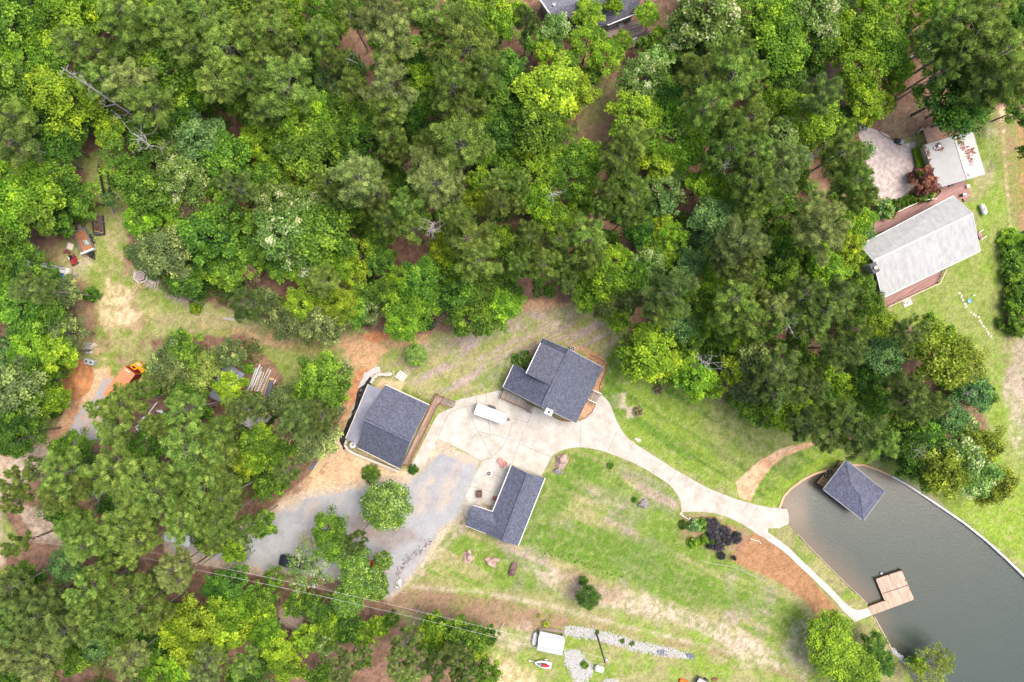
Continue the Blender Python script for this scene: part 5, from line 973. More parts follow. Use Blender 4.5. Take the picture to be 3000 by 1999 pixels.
def mower(name, label, p, a, m=RED):
    t = thing(name, label, 'mower', (p.x, p.y, 0)); M = frame((p.x, p.y, 0), a)
    MB(M).loft([rrect(1.0, .7, .15, .45, 3, cx=.5), rrect(.95, .62, .15, .85, 3, cx=.48), rrect(.7, .45, .12, .95, 3, cx=.45)]).build('bonnet', m, t); MB(M).loft([rrect(.6, .5, .1, .62, 3, cx=-.45), rrect(.55, .45, .1, .75, 3, cx=-.45)]).build('seat', BLACK, t); MB(M).box((-.66, 0, .9), (.12, .45, .35)).build('seat_back', BLACK, t)
    MB(M).loft([rrect(1.0, 1.25, .3, .15, 4, cx=-.05), rrect(.95, 1.2, .3, .4, 4, cx=-.05)]).build('deck', m, t); MB(M).lathe((.0, 0, .95), [(.17, 0), (.2, .02), (.17, .04)], 14).build('steering_wheel', BLACK, t)
    for x, r in ((-.55, .26), (.75, .2)):
        for y in (-.5, .5): wheel(t, M, x, y, r, .2)
    for y in (-.42, .42): MB(M).box((-.55, y, .56), (.6, .22, .06)).build('fender', WHITE if y < 0 else m, t)
mower('riding_mower', 'worn red riding mower with white trim in the left yard', P('J1', 790, 945, .6), R(-65), mat('worn_red', (0.30, 0.03, 0.04), .5, .2, 4))
mower('riding_mower', 'bright red mower glimpsed under the round trees by the gravel', P('J5', 805, 376, .6), R(10))
mower('riding_mower', 'bright red mower under the right edge of the same tree clump', P('J5', 945, 300, .6), R(100))
tag(MB().slab(PP('J1', [(730, 685), (815, 715), (790, 805), (703, 770)], .08), .06).build('plywood_sheet', TRIM), 'dirty white square panel lying in the left yard', 'panel')
k = MB(); k.beam(P('J1', 690, 800, .2), P('J1', 750, 850, .25), .5, .3); k.beam(P('J1', 660, 840, .3), P('J1', 700, 815, .3), .3, .35); tag(k.build('scrap_metal', mat('scrap', (0.22, 0.07, 0.05), .8, .3, 4)), 'small rusty scrap heap between white panel and red mower', 'scrap')
def hextable():
    c = P('J1', 1825, 1190, .75); t = thing('picnic_table', 'hexagonal weathered picnic table with ring bench in the left yard', 'picnic table', (c.x, c.y, 0)); m = mat('silver_wood', (0.50, 0.43, 0.40), .85, .12, 4)
    hx = lambda r, z, o=.35: [Vector((c.x + r * math.cos(o + i * math.pi / 3), c.y + r * math.sin(o + i * math.pi / 3), z)) for i in range(6)]
    MB().prism(hx(.72, 0), .7, .75).build('table_top', mat('top_wood', (0.34, 0.27, 0.25), .85, .2, 5), t); k = MB(); A = hx(.86, .72); [k.beam(A[i], A[(i + 1) % 6], .14, .05) for i in range(6)]; k.build('table_rim', m, t)
    A = hx(1.32, .45)
    for i in range(6):
        if i != 1: MB().beam(A[i], A[(i + 1) % 6], .27, .05).build('bench', m, t)
    for i in range(0, 6): p = A[i]; MB().beam((p.x, p.y, .2), (c.x + (p.x - c.x) * .2, c.y + (p.y - c.y) * .2, .6), .07, .09).build('leg', WOODW, t)
    MB().box((c.x, c.y, .35), (.3, .3, .7)).build('pedestal', WOODW, t)
hextable()
def sticks(name, label, cat, k_, cx, cy, spread, n, l0, l1, m, rad=.05, ang0=None, asp=.5, seed=1, z=.3):
    r_ = random.Random(seed); k = MB()
    for i in range(n):
        p = P(k_, cx + r_.gauss(0, spread[0]), cy + r_.gauss(0, spread[1])); a = (ang0 + r_.gauss(0, asp)) if ang0 is not None else r_.uniform(0, 6.3); l_ = r_.uniform(l0, l1); zz = r_.uniform(.05, z); rr = rad * r_.uniform(.6, 1.3)
        pts = [Vector((p.x + l_ * (j / 3 - .5) * math.cos(a), p.y + l_ * (j / 3 - .5) * math.sin(a), zz + r_.uniform(0, .1) + (r_.uniform(0, z) if j == 3 else 0))) + Vector((r_.uniform(-.08, .08), r_.uniform(-.08, .08), 0)) * l_ for j in range(4)]
        k.path(pts, rr, rr * .5, 5)
    return tag(k.build(name, m), label, cat, kind='stuff' if n > 60 else None)
sticks('brush_pile', 'pile of pale split wood and branches right of the hexagonal picnic table', 'brush pile', 'J1', 2050, 1250, (55, 45), 90, .8, 2.6, mat('pale_sticks', (0.55, 0.47, 0.40), .9, .25, 3), .05, R(55), .45, 3)
sticks('board_scraps', 'bright fresh board scraps just below the hexagonal picnic table', 'boards', 'J1', 1870, 1345, (45, 22), 14, .8, 1.8, WOODN, .06, R(-30), .8, 5, .1)
for i in range(13): 
    a, b = P('B1', 1560 + 18 * i, 1085 + 5 * i + (i % 3) * 8, .2), P('B1', 1520 + 16 * i + 4 * (i % 2), 1170 + 4 * i, .2); MBk = MB().tube(a, b, .09 + .02 * (i % 3), n=8); tag(MBk.build('log', mat('grey_log', (0.40, 0.34, 0.31), .9, .3, 4) if i % 3 else mat('red_log', (0.42, 0.27, 0.22), .9, .2, 4)), 'short cut log, ' + NTH[i] + ' from the left in the row at the wood edge', 'log', 'short logs in a row below the picnic table woods')
tag(MB().path(PP('B1', [(1610, 1125), (1700, 1160), (1790, 1200), (1875, 1242)], .35), .12, .05, 7).build('log', DEADW), 'long bleached pole lying slantwise across the row of logs', 'log')
tag(MB().path(PP('B1', [(1710, 1165), (1722, 1225), (1730, 1275)], .2), .06, .04, 6).build('branch', DEADW), 'thin pale branch hanging down from the long bleached pole', 'branch')
k = MB(); [k.beam(P('B1', 2050, 1345 + 9 * i, .1 + .03 * (i % 2)), P('B1', 2230, 1375 + 7 * i, .1), .13, .06) for i in range(3)]; tag(k.build('boards', DEADW), 'three long grey boards on the grass below the woods', 'boards')
tag(MB().path(PP('B1', [(560, 1242), (620, 1248), (690, 1255)], .3), .1, .05, 6).build('log', DEADW), 'grey log at the edge of the left woods below the round bush', 'log')
# black steel frame / gate at the wood edge, pale mast
t = thing('steel_frame', 'long black steel trailer frame at the wood edge, upper left', 'frame', P('B1', 990, 110)); t.location.z = 0; ORG[t].z = 0
for a, b in (((905, -40), (955, 225)), ((985, 10), (1015, 210)), ((1040, 40), (1060, 160))): MB().beam(P('B1', *a, 1.0), P('B1', *b, 1.0), .26, .25).build('side_rail', BLACK, t)
k = MB(); [k.beam(P('B1', 905 + 50 * u, -40 + 265 * u, 1.0), P('B1', 975 + 35 * u, -10 + 230 * u, 1.0), .09, .1) for u in (0.05, .3, .55, .8)]; k.build('cross_bar', BLACK, t)
for a in ((915, 10), (950, 200), (1010, 190)): p = P('B1', *a); MB().box((p.x, p.y, .45), (.1, .1, .9)).build('leg', BLACK, t)
tag(MB().tube(P('A1', 905, 1560, .1), P('A1', 889, 1405, 3.0), .1, .07).build('pole', WOODW), 'short pale grey pole beside the black steel frame', 'pole')
tag(MB().beam(P('B1', 1025, 330, .2), P('B1', 1045, 395, .2), .25, .2).build('post', GREY), 'short grey post lying at the edge of the yard trees', 'post')
p = P('B1', 860, 310, .5); t = thing('rusty_barrel', 'rusty brown drum on its side under the upper left trees', 'barrel', (p.x, p.y, 0)); MB().lathe((p.x - .8, p.y - .15, .35), [(.3, 0), (.33, .05), (.33, 1.4), (.3, 1.45)], 14, (1, .2, 0)).build('drum', WOODR, t); MB().box((p.x + .7, p.y + .1, .45), (.35, .25, .3), .3).build('cap', TRIM, t)
# blocks on pallets, grey tank
for i, (x, y, w_, h_) in enumerate(((345, 160, 70, 90), (400, 170, 60, 100), (340, 210, 60, 40), (385, 212, 50, 35), (440, 165, 40, 60), (470, 145, 45, 40))):
    p = P('J3', x, y, .4); t = thing('block_stack', ['tall stack of pale concrete blocks, upper left of the group', 'wide grey stack of concrete blocks in the middle of the group', 'low stack of pale blocks, lower left of the group', 'low pair of pale blocks below the grey stack', 'narrow cream stack of blocks beside the grey stack', 'hollow white block at the upper right of the group'][i], 'blocks', (p.x, p.y, 0), 'concrete block stacks in the left yard')
    nx_, ny_ = max(1, round(w_ / 22)), max(1, round(h_ / 22)); k = MB(); m_ = (CREAM, TARPG, CREAM, WHITE, TRIM, WHITE)[i]
    for a in range(nx_):
        for b in range(ny_):
            if (a * 7 + b * 5 + i) % 6 == 5: continue
            zz = .2 if (a + b + i) % 3 == 0 else .4; cx, cy = p.x + (a - (nx_ - 1) / 2) * .27, p.y + (b - (ny_ - 1) / 2) * .27
            for dx, dy, sx, sy in ((-.1, 0, .05, .24), (.1, 0, .05, .24), (0, -.1, .16, .05), (0, .1, .16, .05)): k.box((cx + dx, cy + dy, zz / 2), (sx, sy, zz))
    k.build('blocks', m_, t)
for x, y in ((362, 258), (427, 258)): p = P('J3', x, y, .3); t = thing('ring_block', 'single white hollow ring block below the block stacks, ' + ('left one' if x < 400 else 'right one'), 'block', (p.x, p.y, 0)); MB().lathe((p.x, p.y, 0), [(.14, 0), (.24, 0), (.24, .35), (.14, .35), (.14, 0)], 8).build('ring', WHITE, t)
pallet('tan slatted pallet right of the pale concrete blocks', P('J3', 507, 245), R(75), WOODN, 6, 1.25, 1.1)
q = PP('J3', [(335, 338), (475, 378), (440, 455), (300, 410)], 1.0); c = sum(q, Vector()) / 4; t = thing('septic_tank', 'grey box tank with two hatches above the orange dirt heap', 'tank', (c.x, c.y, 0)); M = frame((c.x, c.y, 0), ang(q[0], q[1])); TK = mat('tank_grey', (0.38, 0.41, 0.43), .5, .1, 3)
MB(M).loft([rrect(1.75, 1.0, .25, 0.02, 3), rrect(1.75, 1.0, .25, .9, 3), rrect(1.6, .85, .2, 1.0, 3)]).build('tank', TK, t)
for x in (-.4, .4): MB(M).lathe((x, .0, 1.0), [(.2, 0), (.2, .05), (.12, .06)], 14).build('hatch', DGREY, t)
# orange dirt heap
k = MB(); c = P('J3', 225, 650, 0)
hv = []; n_ = 26
for i in range(n_):
    for j in range(n_):
        x, y = (i / (n_ - 1) * 2 - 1), (j / (n_ - 1) * 2 - 1); rr_ = math.hypot(x, y); z = max(0, 1 - rr_ ** 1.6) ; hv.append((c.x + x * 3.0 + y * .5, c.y + y * 3.6, -.05 + z * (.8 + .35 * math.sin(5 * x + 2) * math.cos(6 * y) + .1 * math.sin(13 * x * y + x * 9))))
k.add(hv, [(i * n_ + j, (i + 1) * n_ + j, (i + 1) * n_ + j + 1, i * n_ + j + 1) for i in range(n_ - 1) for j in range(n_ - 1)]); tag(k.build('dirt_heap', mat('orange_dirt', (0.42, 0.20, 0.09), .95, .3, 1.1, col2=(0.22, 0.085, 0.035), bump=1.0, bscale=3), smooth=True), 'orange heap of dug earth beside the dirt road', 'dirt heap')
# white sheets and pipes under the pines, green bin
for i, (k_, a, b, w_) in enumerate((('J3', (1250, 1135), (1375, 975), .2), ('J3', (1060, 1340), (1240, 1200), .16), ('J3', (1080, 1350), (1170, 1450), .35))): tag(MB().beam(P(k_, *a, .15), P(k_, *b, .15), w_, .12).build('white_pipe', WHITE), ['white pipe just below the green bin under the pines', 'thin white pipe lying in the leaf litter, middle of three', 'short thick white pipe lowest of the three under the pines'][i], 'pipe')
for i, (x, y) in enumerate(((1425, 1100), (1195, 1235), (1195, 1405))): p = P('J3', x, y, .1); tag(MB().rock((p.x, p.y, .06), (.75 if i == 2 else .5, .4, .1), i + 9, .9, 16, 5, i).build('white_sheet', WHITE), ['crumpled white sheet at the right, under the pines', 'small crumpled white sheet between the white pipes', 'largest crumpled white sheet, lowest under the pines'][i], 'sheet')
p = P('J3', 1362, 862, 1); t = thing('wheelie_bin', 'dark green bin under the pines right of the container', 'bin', (p.x, p.y, 0)); MB(frame((p.x, p.y, 0), .6)).loft([rrect(.45, .5, .06, .02, 3), rrect(.6, .65, .06, .95, 3)]).build('body', mat('bin_green', (0.01, 0.06, 0.045), .5), t); MB(frame((p.x, p.y, 0), .6)).loft([rrect(.66, .72, .08, .95, 3), rrect(.55, .6, .08, 1.05, 3)]).build('lid', mat('bin_green', (0, 0, 0)), t)
# sheds among the trees
def shed(name, label, q, he, hr, m, ribn, rim=.1):
    c = sum(q, Vector()) / 4; t = thing(name, label, 'shed', (c.x, c.y, 0)); a, b, c_, d = q; r0, r1 = a.lerp(d, .5), b.lerp(c_, .5); r0.z = r1.z = hr
    k = MB(); k.slab([a, b, r1, r0], .05); k.slab([r0, r1, c_, d], .05); r = k.build('roof', m, t); ribs('roof_rib', r, a, b, r1, r0, ribn, m, .05, .04); ribs('roof_rib', r, r0, r1, c_, d, ribn, m, .05, .04)
    w_ = inset([Vector((p.x, p.y, 0)) for p in q], .25); MB().prism(w_, 0, he - .05).build('wall', WOODW, t)
    k = MB(); m_ = w_[0].lerp(w_[1], .5); MB().beam(w_[0].lerp(w_[1], .42) + Vector((0, 0, 1)), w_[0].lerp(w_[1], .58) + Vector((0, 0, 1)), .62, 1.9).build('door', WOODR, t)
shed('corrugated_shed', 'blue-grey corrugated shed roof left of the ladder rack, under trees', PP('J2', [(590, 230), (905, 445), (625, 980), (298, 825)], 2.6), 2.6, 3.1, BLUEG, 16)
shed('small_shed', 'pale stained shed roof under trees with a ladder lying on it', PP('J2', [(905, 1010), (1378, 1165), (1158, 1438), (858, 1298)], 2.5), 2.5, 2.9, mat('stained_pale_roof', (0.42, 0.43, 0.46), .7, .2, 1.5, col2=(0.22, 0.22, 0.23)), 12)
tag(MB().slab(PP('J2', [(600, 400), (640, 410), (520, 600), (470, 590)], 2.95), .05).build('rusty_sheet', RUSTP), 'rusty brown sheet lying across the blue-grey shed roof', 'sheet')
def ladder(label, k_, a, b, w_, z, m, n=14, name='ladder'):
    A, B = P(k_, *a, z), P(k_, *b, z); t = thing(name, label, 'ladder', (A.x, A.y, A.z), 'ladders and racks in the middle yard'); d = (B - A).normalized(); n_ = Vector((-d.y, d.x, 0)) * w_ / 2
    for s_ in (-1, 1): MB().beam(A + n_ * s_, B + n_ * s_, .07, .09).build('side_rail', m, t)
    k = MB(); [k.beam(A.lerp(B, (i + .5) / n) - n_, A.lerp(B, (i + .5) / n) + n_, .05, .04) for i in range(n)]; k.build('rungs', m, t)
ladder('white ladder lying second from the dark panel', 'J2', (1335, 360), (1165, 740), .55, .5, WHITE, 14); ladder('tan weathered ladder lying left of the white ladder', 'J2', (1220, 400), (1100, 735), .5, .45, TRIM, 13)
ladder('orange-tinted ladder edging the dark panel', 'J2', (1310, 510), (1215, 810), .42, .55, WOODN, 16); ladder('white ladder lying on the pale stained shed roof', 'J2', (775, 1210), (1100, 1385), .45, 3.05, TRIM, 14)
tag(MB().slab(PP('J2', [(1340, 545), (1400, 550), (1335, 830), (1240, 830)], .6), .08).build('metal_sheet', mat('slate_panel', (0.085, 0.10, 0.14), .4, .1, 2)), 'dark slate-blue panel lying at the right end of the rack heap', 'panel')
tag(MB().slab(PP('J2', [(1320, 500), (1405, 515), (1400, 550), (1335, 540)], .62), .06).build('pallet_end', WOODN), 'reddish pallet end above the dark slate-blue panel', 'pallet')
for i, (a, b, w_, m_) in enumerate((((1110, 340), (975, 700), .35, SILVER), ((1200, 320), (1070, 640), .4, mat('dull_green_pipe', (0.28, 0.33, 0.33), .5, .1, 2)), ((1170, 280), (1020, 660), .22, WHITE), ((1140, 470), (1010, 760), .16, TRIM), ((1060, 600), (960, 815), .1, DEADW))):
    tag(MB().tube(P('J2', *a, .5 + .1 * i), P('J2', *b, .4), w_ / 2, n=10).build('pipe', m_), ['wide silver pipe leftmost in the rack heap', 'dull green pipe in the middle of the rack heap', 'slim white pipe on top of the rack heap', 'cream pipe left of the tan ladder', 'thin bleached pipe at the lower left of the rack heap'][i], 'pipe', 'pipes beside the ladders')
tag(MB().beam(P('J2', 1345, 800, .15), P('J2', 1420, 830, .15), .14, .1).build('board', WOODN), 'short fresh board below the dark slate-blue panel', 'board'); tag(MB().beam(P('J2', 1440, 540, .15), P('J2', 1405, 605, .15), .14, .1).build('board', TRIM), 'short pale board right of the dark slate-blue panel', 'board')
# lumber stack with blue tarps left of the garage
t = thing('lumber_stack', 'yellow stack of long boards on the bare soil left of the garage', 'lumber', P('C2', 580, 1140)); t.location.z = 0; ORG[t].z = 0
for i in range(5): MB().beam(P('C2', 622 + 12 * i, 1030 + 4 * i, .45), P('C2', 492 + 11 * i, 1240 + 5 * i, .45), .2, .3).build('boards', WOODN, t)
for y in (1060, 1140, 1220): pass
MB().beam(P('C2', 560, 1120, .12), P('C2', 640, 1150, .12), .15, .2).build('bearer', WOODW, t)
tag(MB().loft([[v for v in r] for r in [[P('C2', 485 + dx + 70 * u, 1175 + dy - 75 * u, z) for dx, dy, z in ((0, 0, .02), (28, 10, .02), (30, 8, .35), (4, -4, .35))] for u in (0, .5, 1)]]).build('tarp_bundle', mat('blue_tarp', (0.10, 0.14, 0.22), .5, .2, 3)), 'dark blue wrapped bundle against the left side of the lumber stack', 'bundle')
p = P('C2', 577, 1045, .3); tag(MB().rock((p.x, p.y, .2), (.35, .35, .3), 3).build('tarp_lump', mat('blue_tarp', (0, 0, 0))), 'small blue tarp lump at the top end of the lumber stack', 'tarp')
for i in range(4): tag(MB().beam(P('C2', 570 + 9 * i, 1200 - 9 * i, .08), P('C2', 615 + 6 * i, 1228 - 11 * i, .08), .06, .06).build('stick', WOODR), 'thin dark stake, ' + NTH[i] + ' from the left beside the lumber stack', 'stake', 'stakes beside the lumber stack')

# ---------------------------------------------------------------- boulders
def boulder(label, k_, x, y, d, m, seed, rz=0, z=.15):
    p = P(k_, x, y); tag(MB().rock((p.x, p.y, d[2] * .4), d, seed, .55, 20, 12, rz).build('boulder', m, smooth=False), label, 'boulder')
boulder('large tan and brown boulder on the lawn beside the driveway bend', 'C3', 458, 1105, (1.05, 1.3, .9), ROCKB, 3); boulder('smaller grey boulder leaning on the large tan one', 'C3', 425, 1190, (.7, .45, .45), ROCKG, 5); boulder('dark grey boulder beside a weedy clump on the lower lawn', 'C3', 1205, 1482, (.75, .75, .55), ROCKG, 8)
boulder('leftmost upright tan boulder of the three below the outbuilding', 'D2', 1957, 405, (.75, .95, .6), ROCKB, 11); boulder('middle flat tan boulder of the three below the outbuilding', 'D2', 2165, 452, (.95, .7, .55), ROCKB, 14); boulder('dark brown rightmost boulder of the three below the outbuilding', 'D3', 5, 535, (.65, .95, .6), mat('dark_boulder', (0.17, 0.10, 0.09), .95, .3, 2, col2=(0.07, 0.05, 0.05), bump=1, bscale=6), 18)
boulder('small pale flat stone at the upper lawn edge of the driveway', 'C3', 1155, 905, (.45, .3, .15), CREAM, 22, -.5)
boulder('white rectangular stone at the lower end of the gravel road', 'D2', 1308, 650, (.45, .65, .4), ROCKW, 25, .2); boulder('small white stone just below the rectangular one by the gravel', 'D2', 1295, 692, (.42, .3, .3), ROCKW, 26, .3)
tag(MB().path(PP('D2', [(1270, 725), (1320, 732), (1350, 745), (1400, 742)], .1), .06, .03, 5).build('branch', DEADW), 'pale branch on the ground below the two white stones', 'branch')
k = MB(); r_ = random.Random(9)
for i in range(170):
    t_ = r_.random(); pts_ = [(1300, 590), (1340, 500), (1420, 410), (1540, 320), (1600, 260)]; j = min(3, int(t_ * 4)); u = t_ * 4 - j; x = pts_[j][0] * (1 - u) + pts_[j + 1][0] * u; y = pts_[j][1] * (1 - u) + pts_[j + 1][1] * u; p = P('D2', x + r_.gauss(0, 18), y + r_.gauss(0, 16)); s_ = r_.uniform(.06, .17); k.rock((p.x, p.y, .03), (s_, s_, s_ * .6), i, seg=6, rings=4)
tag(k.build('road_stones', ROCKG), 'grey stones scattered along the right verge of the gravel road', 'stones', kind='stuff')
def gravelpatch(name, label, k_, poly, n, s0, s1, seed, m=ROCKW):
    r_ = random.Random(seed); k = MB(); xs_ = [p[0] for p in poly]; ys_ = [p[1] for p in poly]; c = 0; poly_ = np.array(poly, float)
    while c < n:
        x, y = r_.uniform(min(xs_), max(xs_)), r_.uniform(min(ys_), max(ys_)); X_ = np.array([[x + r_.gauss(0, 12)]]); Y_ = np.array([[y + r_.gauss(0, 12)]])
        if not inside(X_, Y_, poly)[0, 0]: continue
        p = P(k_, x, y); s_ = r_.uniform(s0, s1); k.rock((p.x, p.y, s_ * .3), (s_, s_ * .8, s_ * .6), c, .4, 6, 4, r_.uniform(0, 3)); c += 1
    return tag(k.build(name, m), label, 'rocks', kind='stuff')
gravelpatch('white_rocks', 'long band of white rocks running along the ditch at the bottom', 'D3', [(480, 1045), (760, 1085), (1000, 1150), (1200, 1210), (1400, 1240), (1560, 1290), (1680, 1350), (1540, 1340), (1300, 1300), (1100, 1260), (900, 1205), (760, 1165), (480, 1130)], 2600, .06, .17, 31)
gravelpatch('white_rocks', 'spilled heap of white gravel between the carport and the fat tank', 'D3', [(490, 1265), (570, 1270), (620, 1285), (700, 1380), (745, 1420), (745, 1480), (690, 1550), (590, 1560), (560, 1520), (540, 1440), (480, 1380)], 1900, .06, .16, 32)
gravelpatch('white_rocks', 'white gravel heap cut by the bottom edge of the photo', 'D3', [(820, 1562), (870, 1535), (920, 1530), (990, 1575), (990, 1640), (820, 1640)], 500, .06, .15, 33)
gravelpatch('dark_stones', 'slate-coloured stones amid the white rock band near its right end', 'D3', [(1320, 1270), (1380, 1265), (1420, 1290), (1400, 1310), (1340, 1300)], 90, .1, .2, 34, mat('slate_stone', (0.13, 0.15, 0.20), .8, .2, 4)); gravelpatch('dark_stones', 'slate-coloured stones at the right tip of the white rock band', 'D3', [(1600, 1305), (1650, 1300), (1680, 1350), (1640, 1345)], 60, .1, .2, 35, mat('slate_stone', (0, 0, 0)))

# ---------------------------------------------------------------- the lower right: carport, jet ski, pole and lines
def carport():
    q = PP('J4', [(338, 285), (626, 348), (600, 578), (298, 515)], 1.75); m0, m1, m2, m3 = PP('J4', [(322, 345), (633, 400), (612, 510), (310, 452)], 2.5); c = sum(q, Vector()) / 4; t = thing('carport', 'small white metal carport with three-plane roof beside the white tank', 'carport', (c.x, c.y, 0)); WG = mat('light_grey_metal', (0.44, 0.46, 0.50), .45, .03, 1)
    for a, b, cc, d, m_ in ((m0, m1, m2, m3, mat('carport_white', (0.72, 0.72, 0.72), .4, .02, 1)), (q[0], q[1], m1, m0, WG), (m3, m2, q[2], q[3], WG)): r = MB().slab([a, b, cc, d], .05).build('roof_panel', m_, t); ribs('roof_rib', r, a, b, cc, d, 12, m_, .03, .03)
    for a, b in ((q[0], q[3]), (q[1], q[2])): k = MB(); [k.box((p.x, p.y, .85), (.08, .08, 1.7)) for p in (a.lerp(b, .06), a.lerp(b, .94))]; k.build('post', WHITE, t)
    w_ = inset([Vector((p.x, p.y, 0)) for p in q], .15); k = MB(); k.beam(w_[0] + Vector((0, 0, .85)), w_[3] + Vector((0, 0, .85)), .05, 1.6); k.beam(w_[1] + Vector((0, 0, .85)), w_[2] + Vector((0, 0, .85)), .05, 1.6); k.build('side_wall', WHITE, t)
carport()
k = MB(); [k.beam(P('J4', 345, 248 + 11 * i, .25 + .05 * i), P('J4', 632, 282 + 8 * i, .25), .2, .12) for i in range(3)]; tag(k.build('boards', WOODW), 'weathered grey boards stacked along the upper side of the carport', 'boards')
def jetski():
    a = R(-11); c = P('J4', 375, 683, .8); t = thing('jet_ski', 'white jet ski with red seat on a trailer below the carport', 'jet ski', (c.x, c.y, 0)); M = frame((c.x, c.y, 0), a + math.pi)
    pr = [(-1.45, .5), (-1.0, .62), (-.2, .64), (.6, .55), (1.1, .36), (1.5, .12), (1.62, 0)]
    def rg(s_, z, dx=0): return [(x * s_ + dx, y * s_, z) for x, y in pr] + [(x * s_ + dx, -y * s_, z) for x, y in reversed(pr[:-1])]
    MB(M).loft([rg(.8, .45), rg(1, .7), rg(1.0, .85), rg(.86, .98)]).build('hull', WHITE, t, smooth=True); MB(M).loft([rg(.62, .98, .2), rg(.5, 1.02, .15)]).build('deck_pad', DGREY, t)
    MB(M).loft([rrect(1.35, .42, .15, 1.0, 4, cx=-.45), rrect(1.2, .34, .15, 1.22, 4, cx=-.45)]).build('seat', RED, t); k = MB(M); k.tube((.4, -.35, 1.25), (.4, .35, 1.25), .03); k.build('handlebar', BLACK, t); MB(M).loft([rrect(.6, .5, .15, 1.0, 3, cx=.55), rrect(.35, .35, .12, 1.2, 3, cx=.5)]).build('cowl', GREY, t)
    k = MB(M); k.beam((-1.3, 0, .4), (2.3, 0, .4), .08, .1); k.beam((-.4, -.7, .35), (-.4, .7, .35), .08, .08); [k.beam((-1.3, y, .45), (.9, y, .45), .08, .08) for y in (-.35, .35)]; k.build('trailer_frame', SILVER, t); MB(M).box((-.4, -.82, .5), (.55, .22, .1)).build('fender', SILVER, t)
    for y in (-.75, .75): wheel(t, M, -.4, y, .24, .16)
    MB(M).lathe((2.4, 0, 0), [(.1, 0), (.1, .45), (.14, .46)], 10).build('jack', WHITE, t)
jetski()
def upole(label, base, top_px, h, tr=None):
    b = P(*base, 0); t = thing('utility_pole', label, 'utility pole', (b.x, b.y, 0)); MB().tube((b.x, b.y, 0), (b.x, b.y, h), .17, .12, 10).build('pole', mat('pole_wood', (0.15, 0.10, 0.08), .9, .2, 4), t)
    if tr: MB().lathe((b.x + .32, b.y - .12, h - 1.9), [(.2, 0), (.25, .05), (.25, .8), (.12, .9)], 14).build('transformer', SILVER, t)
    k = MB(); k.beam((b.x - .5, b.y - .2, h - .3), (b.x + .5, b.y + .2, h - .3), .1, .1); k.build('cross_arm', WOODW, t); [MB().lathe((b.x + s_ * .45, b.y + s_ * .18, h - .25), [(.05, 0), (.07, .1), (.03, .14)], 8).build('insulator', WHITE, t) for s_ in (-1, 1)]
    return Vector((b.x, b.y, h))
T1 = upole('utility pole with round transformer rising beside the white rock band', ('J4', 1015, 318), None, 11, True)
def base_of(k_, x, y, h): p = P(k_, x, y, h); return (p.x / S + 1500, 999.5 - p.y / S)
bx, by = base_of('D1', 1772, 500, 10.5); T2 = upole('weathered utility pole top showing above the lower left pines', ('S', bx, by), None, 10.5)
bx, by = base_of('D1', 300, 250, 10.5); T3 = Vector((P('S', bx, by).x, P('S', bx, by).y, 10.5)); upole('utility pole in the woods at the lower left road', ('S', bx, by), None, 10.5)
LM = mat('line_metal', (0.5, 0.5, 0.48), .5)
for off, nm in ((.45, 'upper'), (-.45, 'lower')):
    for A, B, nm2 in ((T1, T2, 'long span from the transformer pole to the pine-side pole'), (T2, T3, 'left span running into the lower left pines')):
        o = Vector((off, off * .4 + off, 0)) * .8; pts = [A.lerp(B, i / 16) + o + Vector((0, 0, -.25 - 1.4 * 4 * (i / 16) * (1 - i / 16))) for i in range(17)]; tag(MB().path(pts, .017, n=5).build('power_line', LM), f'{nm} wire of the {nm2}', 'power line')
    e = Vector((100, -88, 10.5)); pts = [T1.lerp(e, i / 10) + Vector((0, off, -.25)) for i in range(11)]; 
# garden fixture by the shrub bed
t = thing('garden_tap', 'white bent pipe fixture between driveway and bright green shrub', 'fixture', P('J6', 190, 190)); t.location.z = 0; ORG[t].z = 0
MB().tube(P('J6', 130, 150, .5), P('J6', 250, 215, .5), .05).build('pipe', WHITE, t)
for i, (x, y) in enumerate(((150, 155), (253, 188))): p = P('J6', x, y, .3); MB().lathe((p.x, p.y, 0), [(.06, 0), (.06, .45), (.14, .46), (.1, .58)], 10).build('post', WHITE, t)
p = P('J6', 128, 128, .1); tag(MB().rock((p.x, p.y, .05), (.3, .25, .12), 4).build('stone', CREAM), 'pale flat stone at the corner of driveway and shrub bed', 'stone')
tag(MB().path(PP('D3', [(2190, 245), (2230, 262), (2270, 270), (2290, 295)], .05), .05, n=5).build('hose', WHITE), 'white hose curling on the grass above the mulch bed', 'hose')
tag(MB().path(PP('D3', [(1740, 450), (1850, 478), (1960, 492), (2080, 520), (2200, 580), (2340, 650)], .04), .035, n=5).build('bed_edging', DEADW), 'thin pale edging curving below the mulch bed', 'edging')
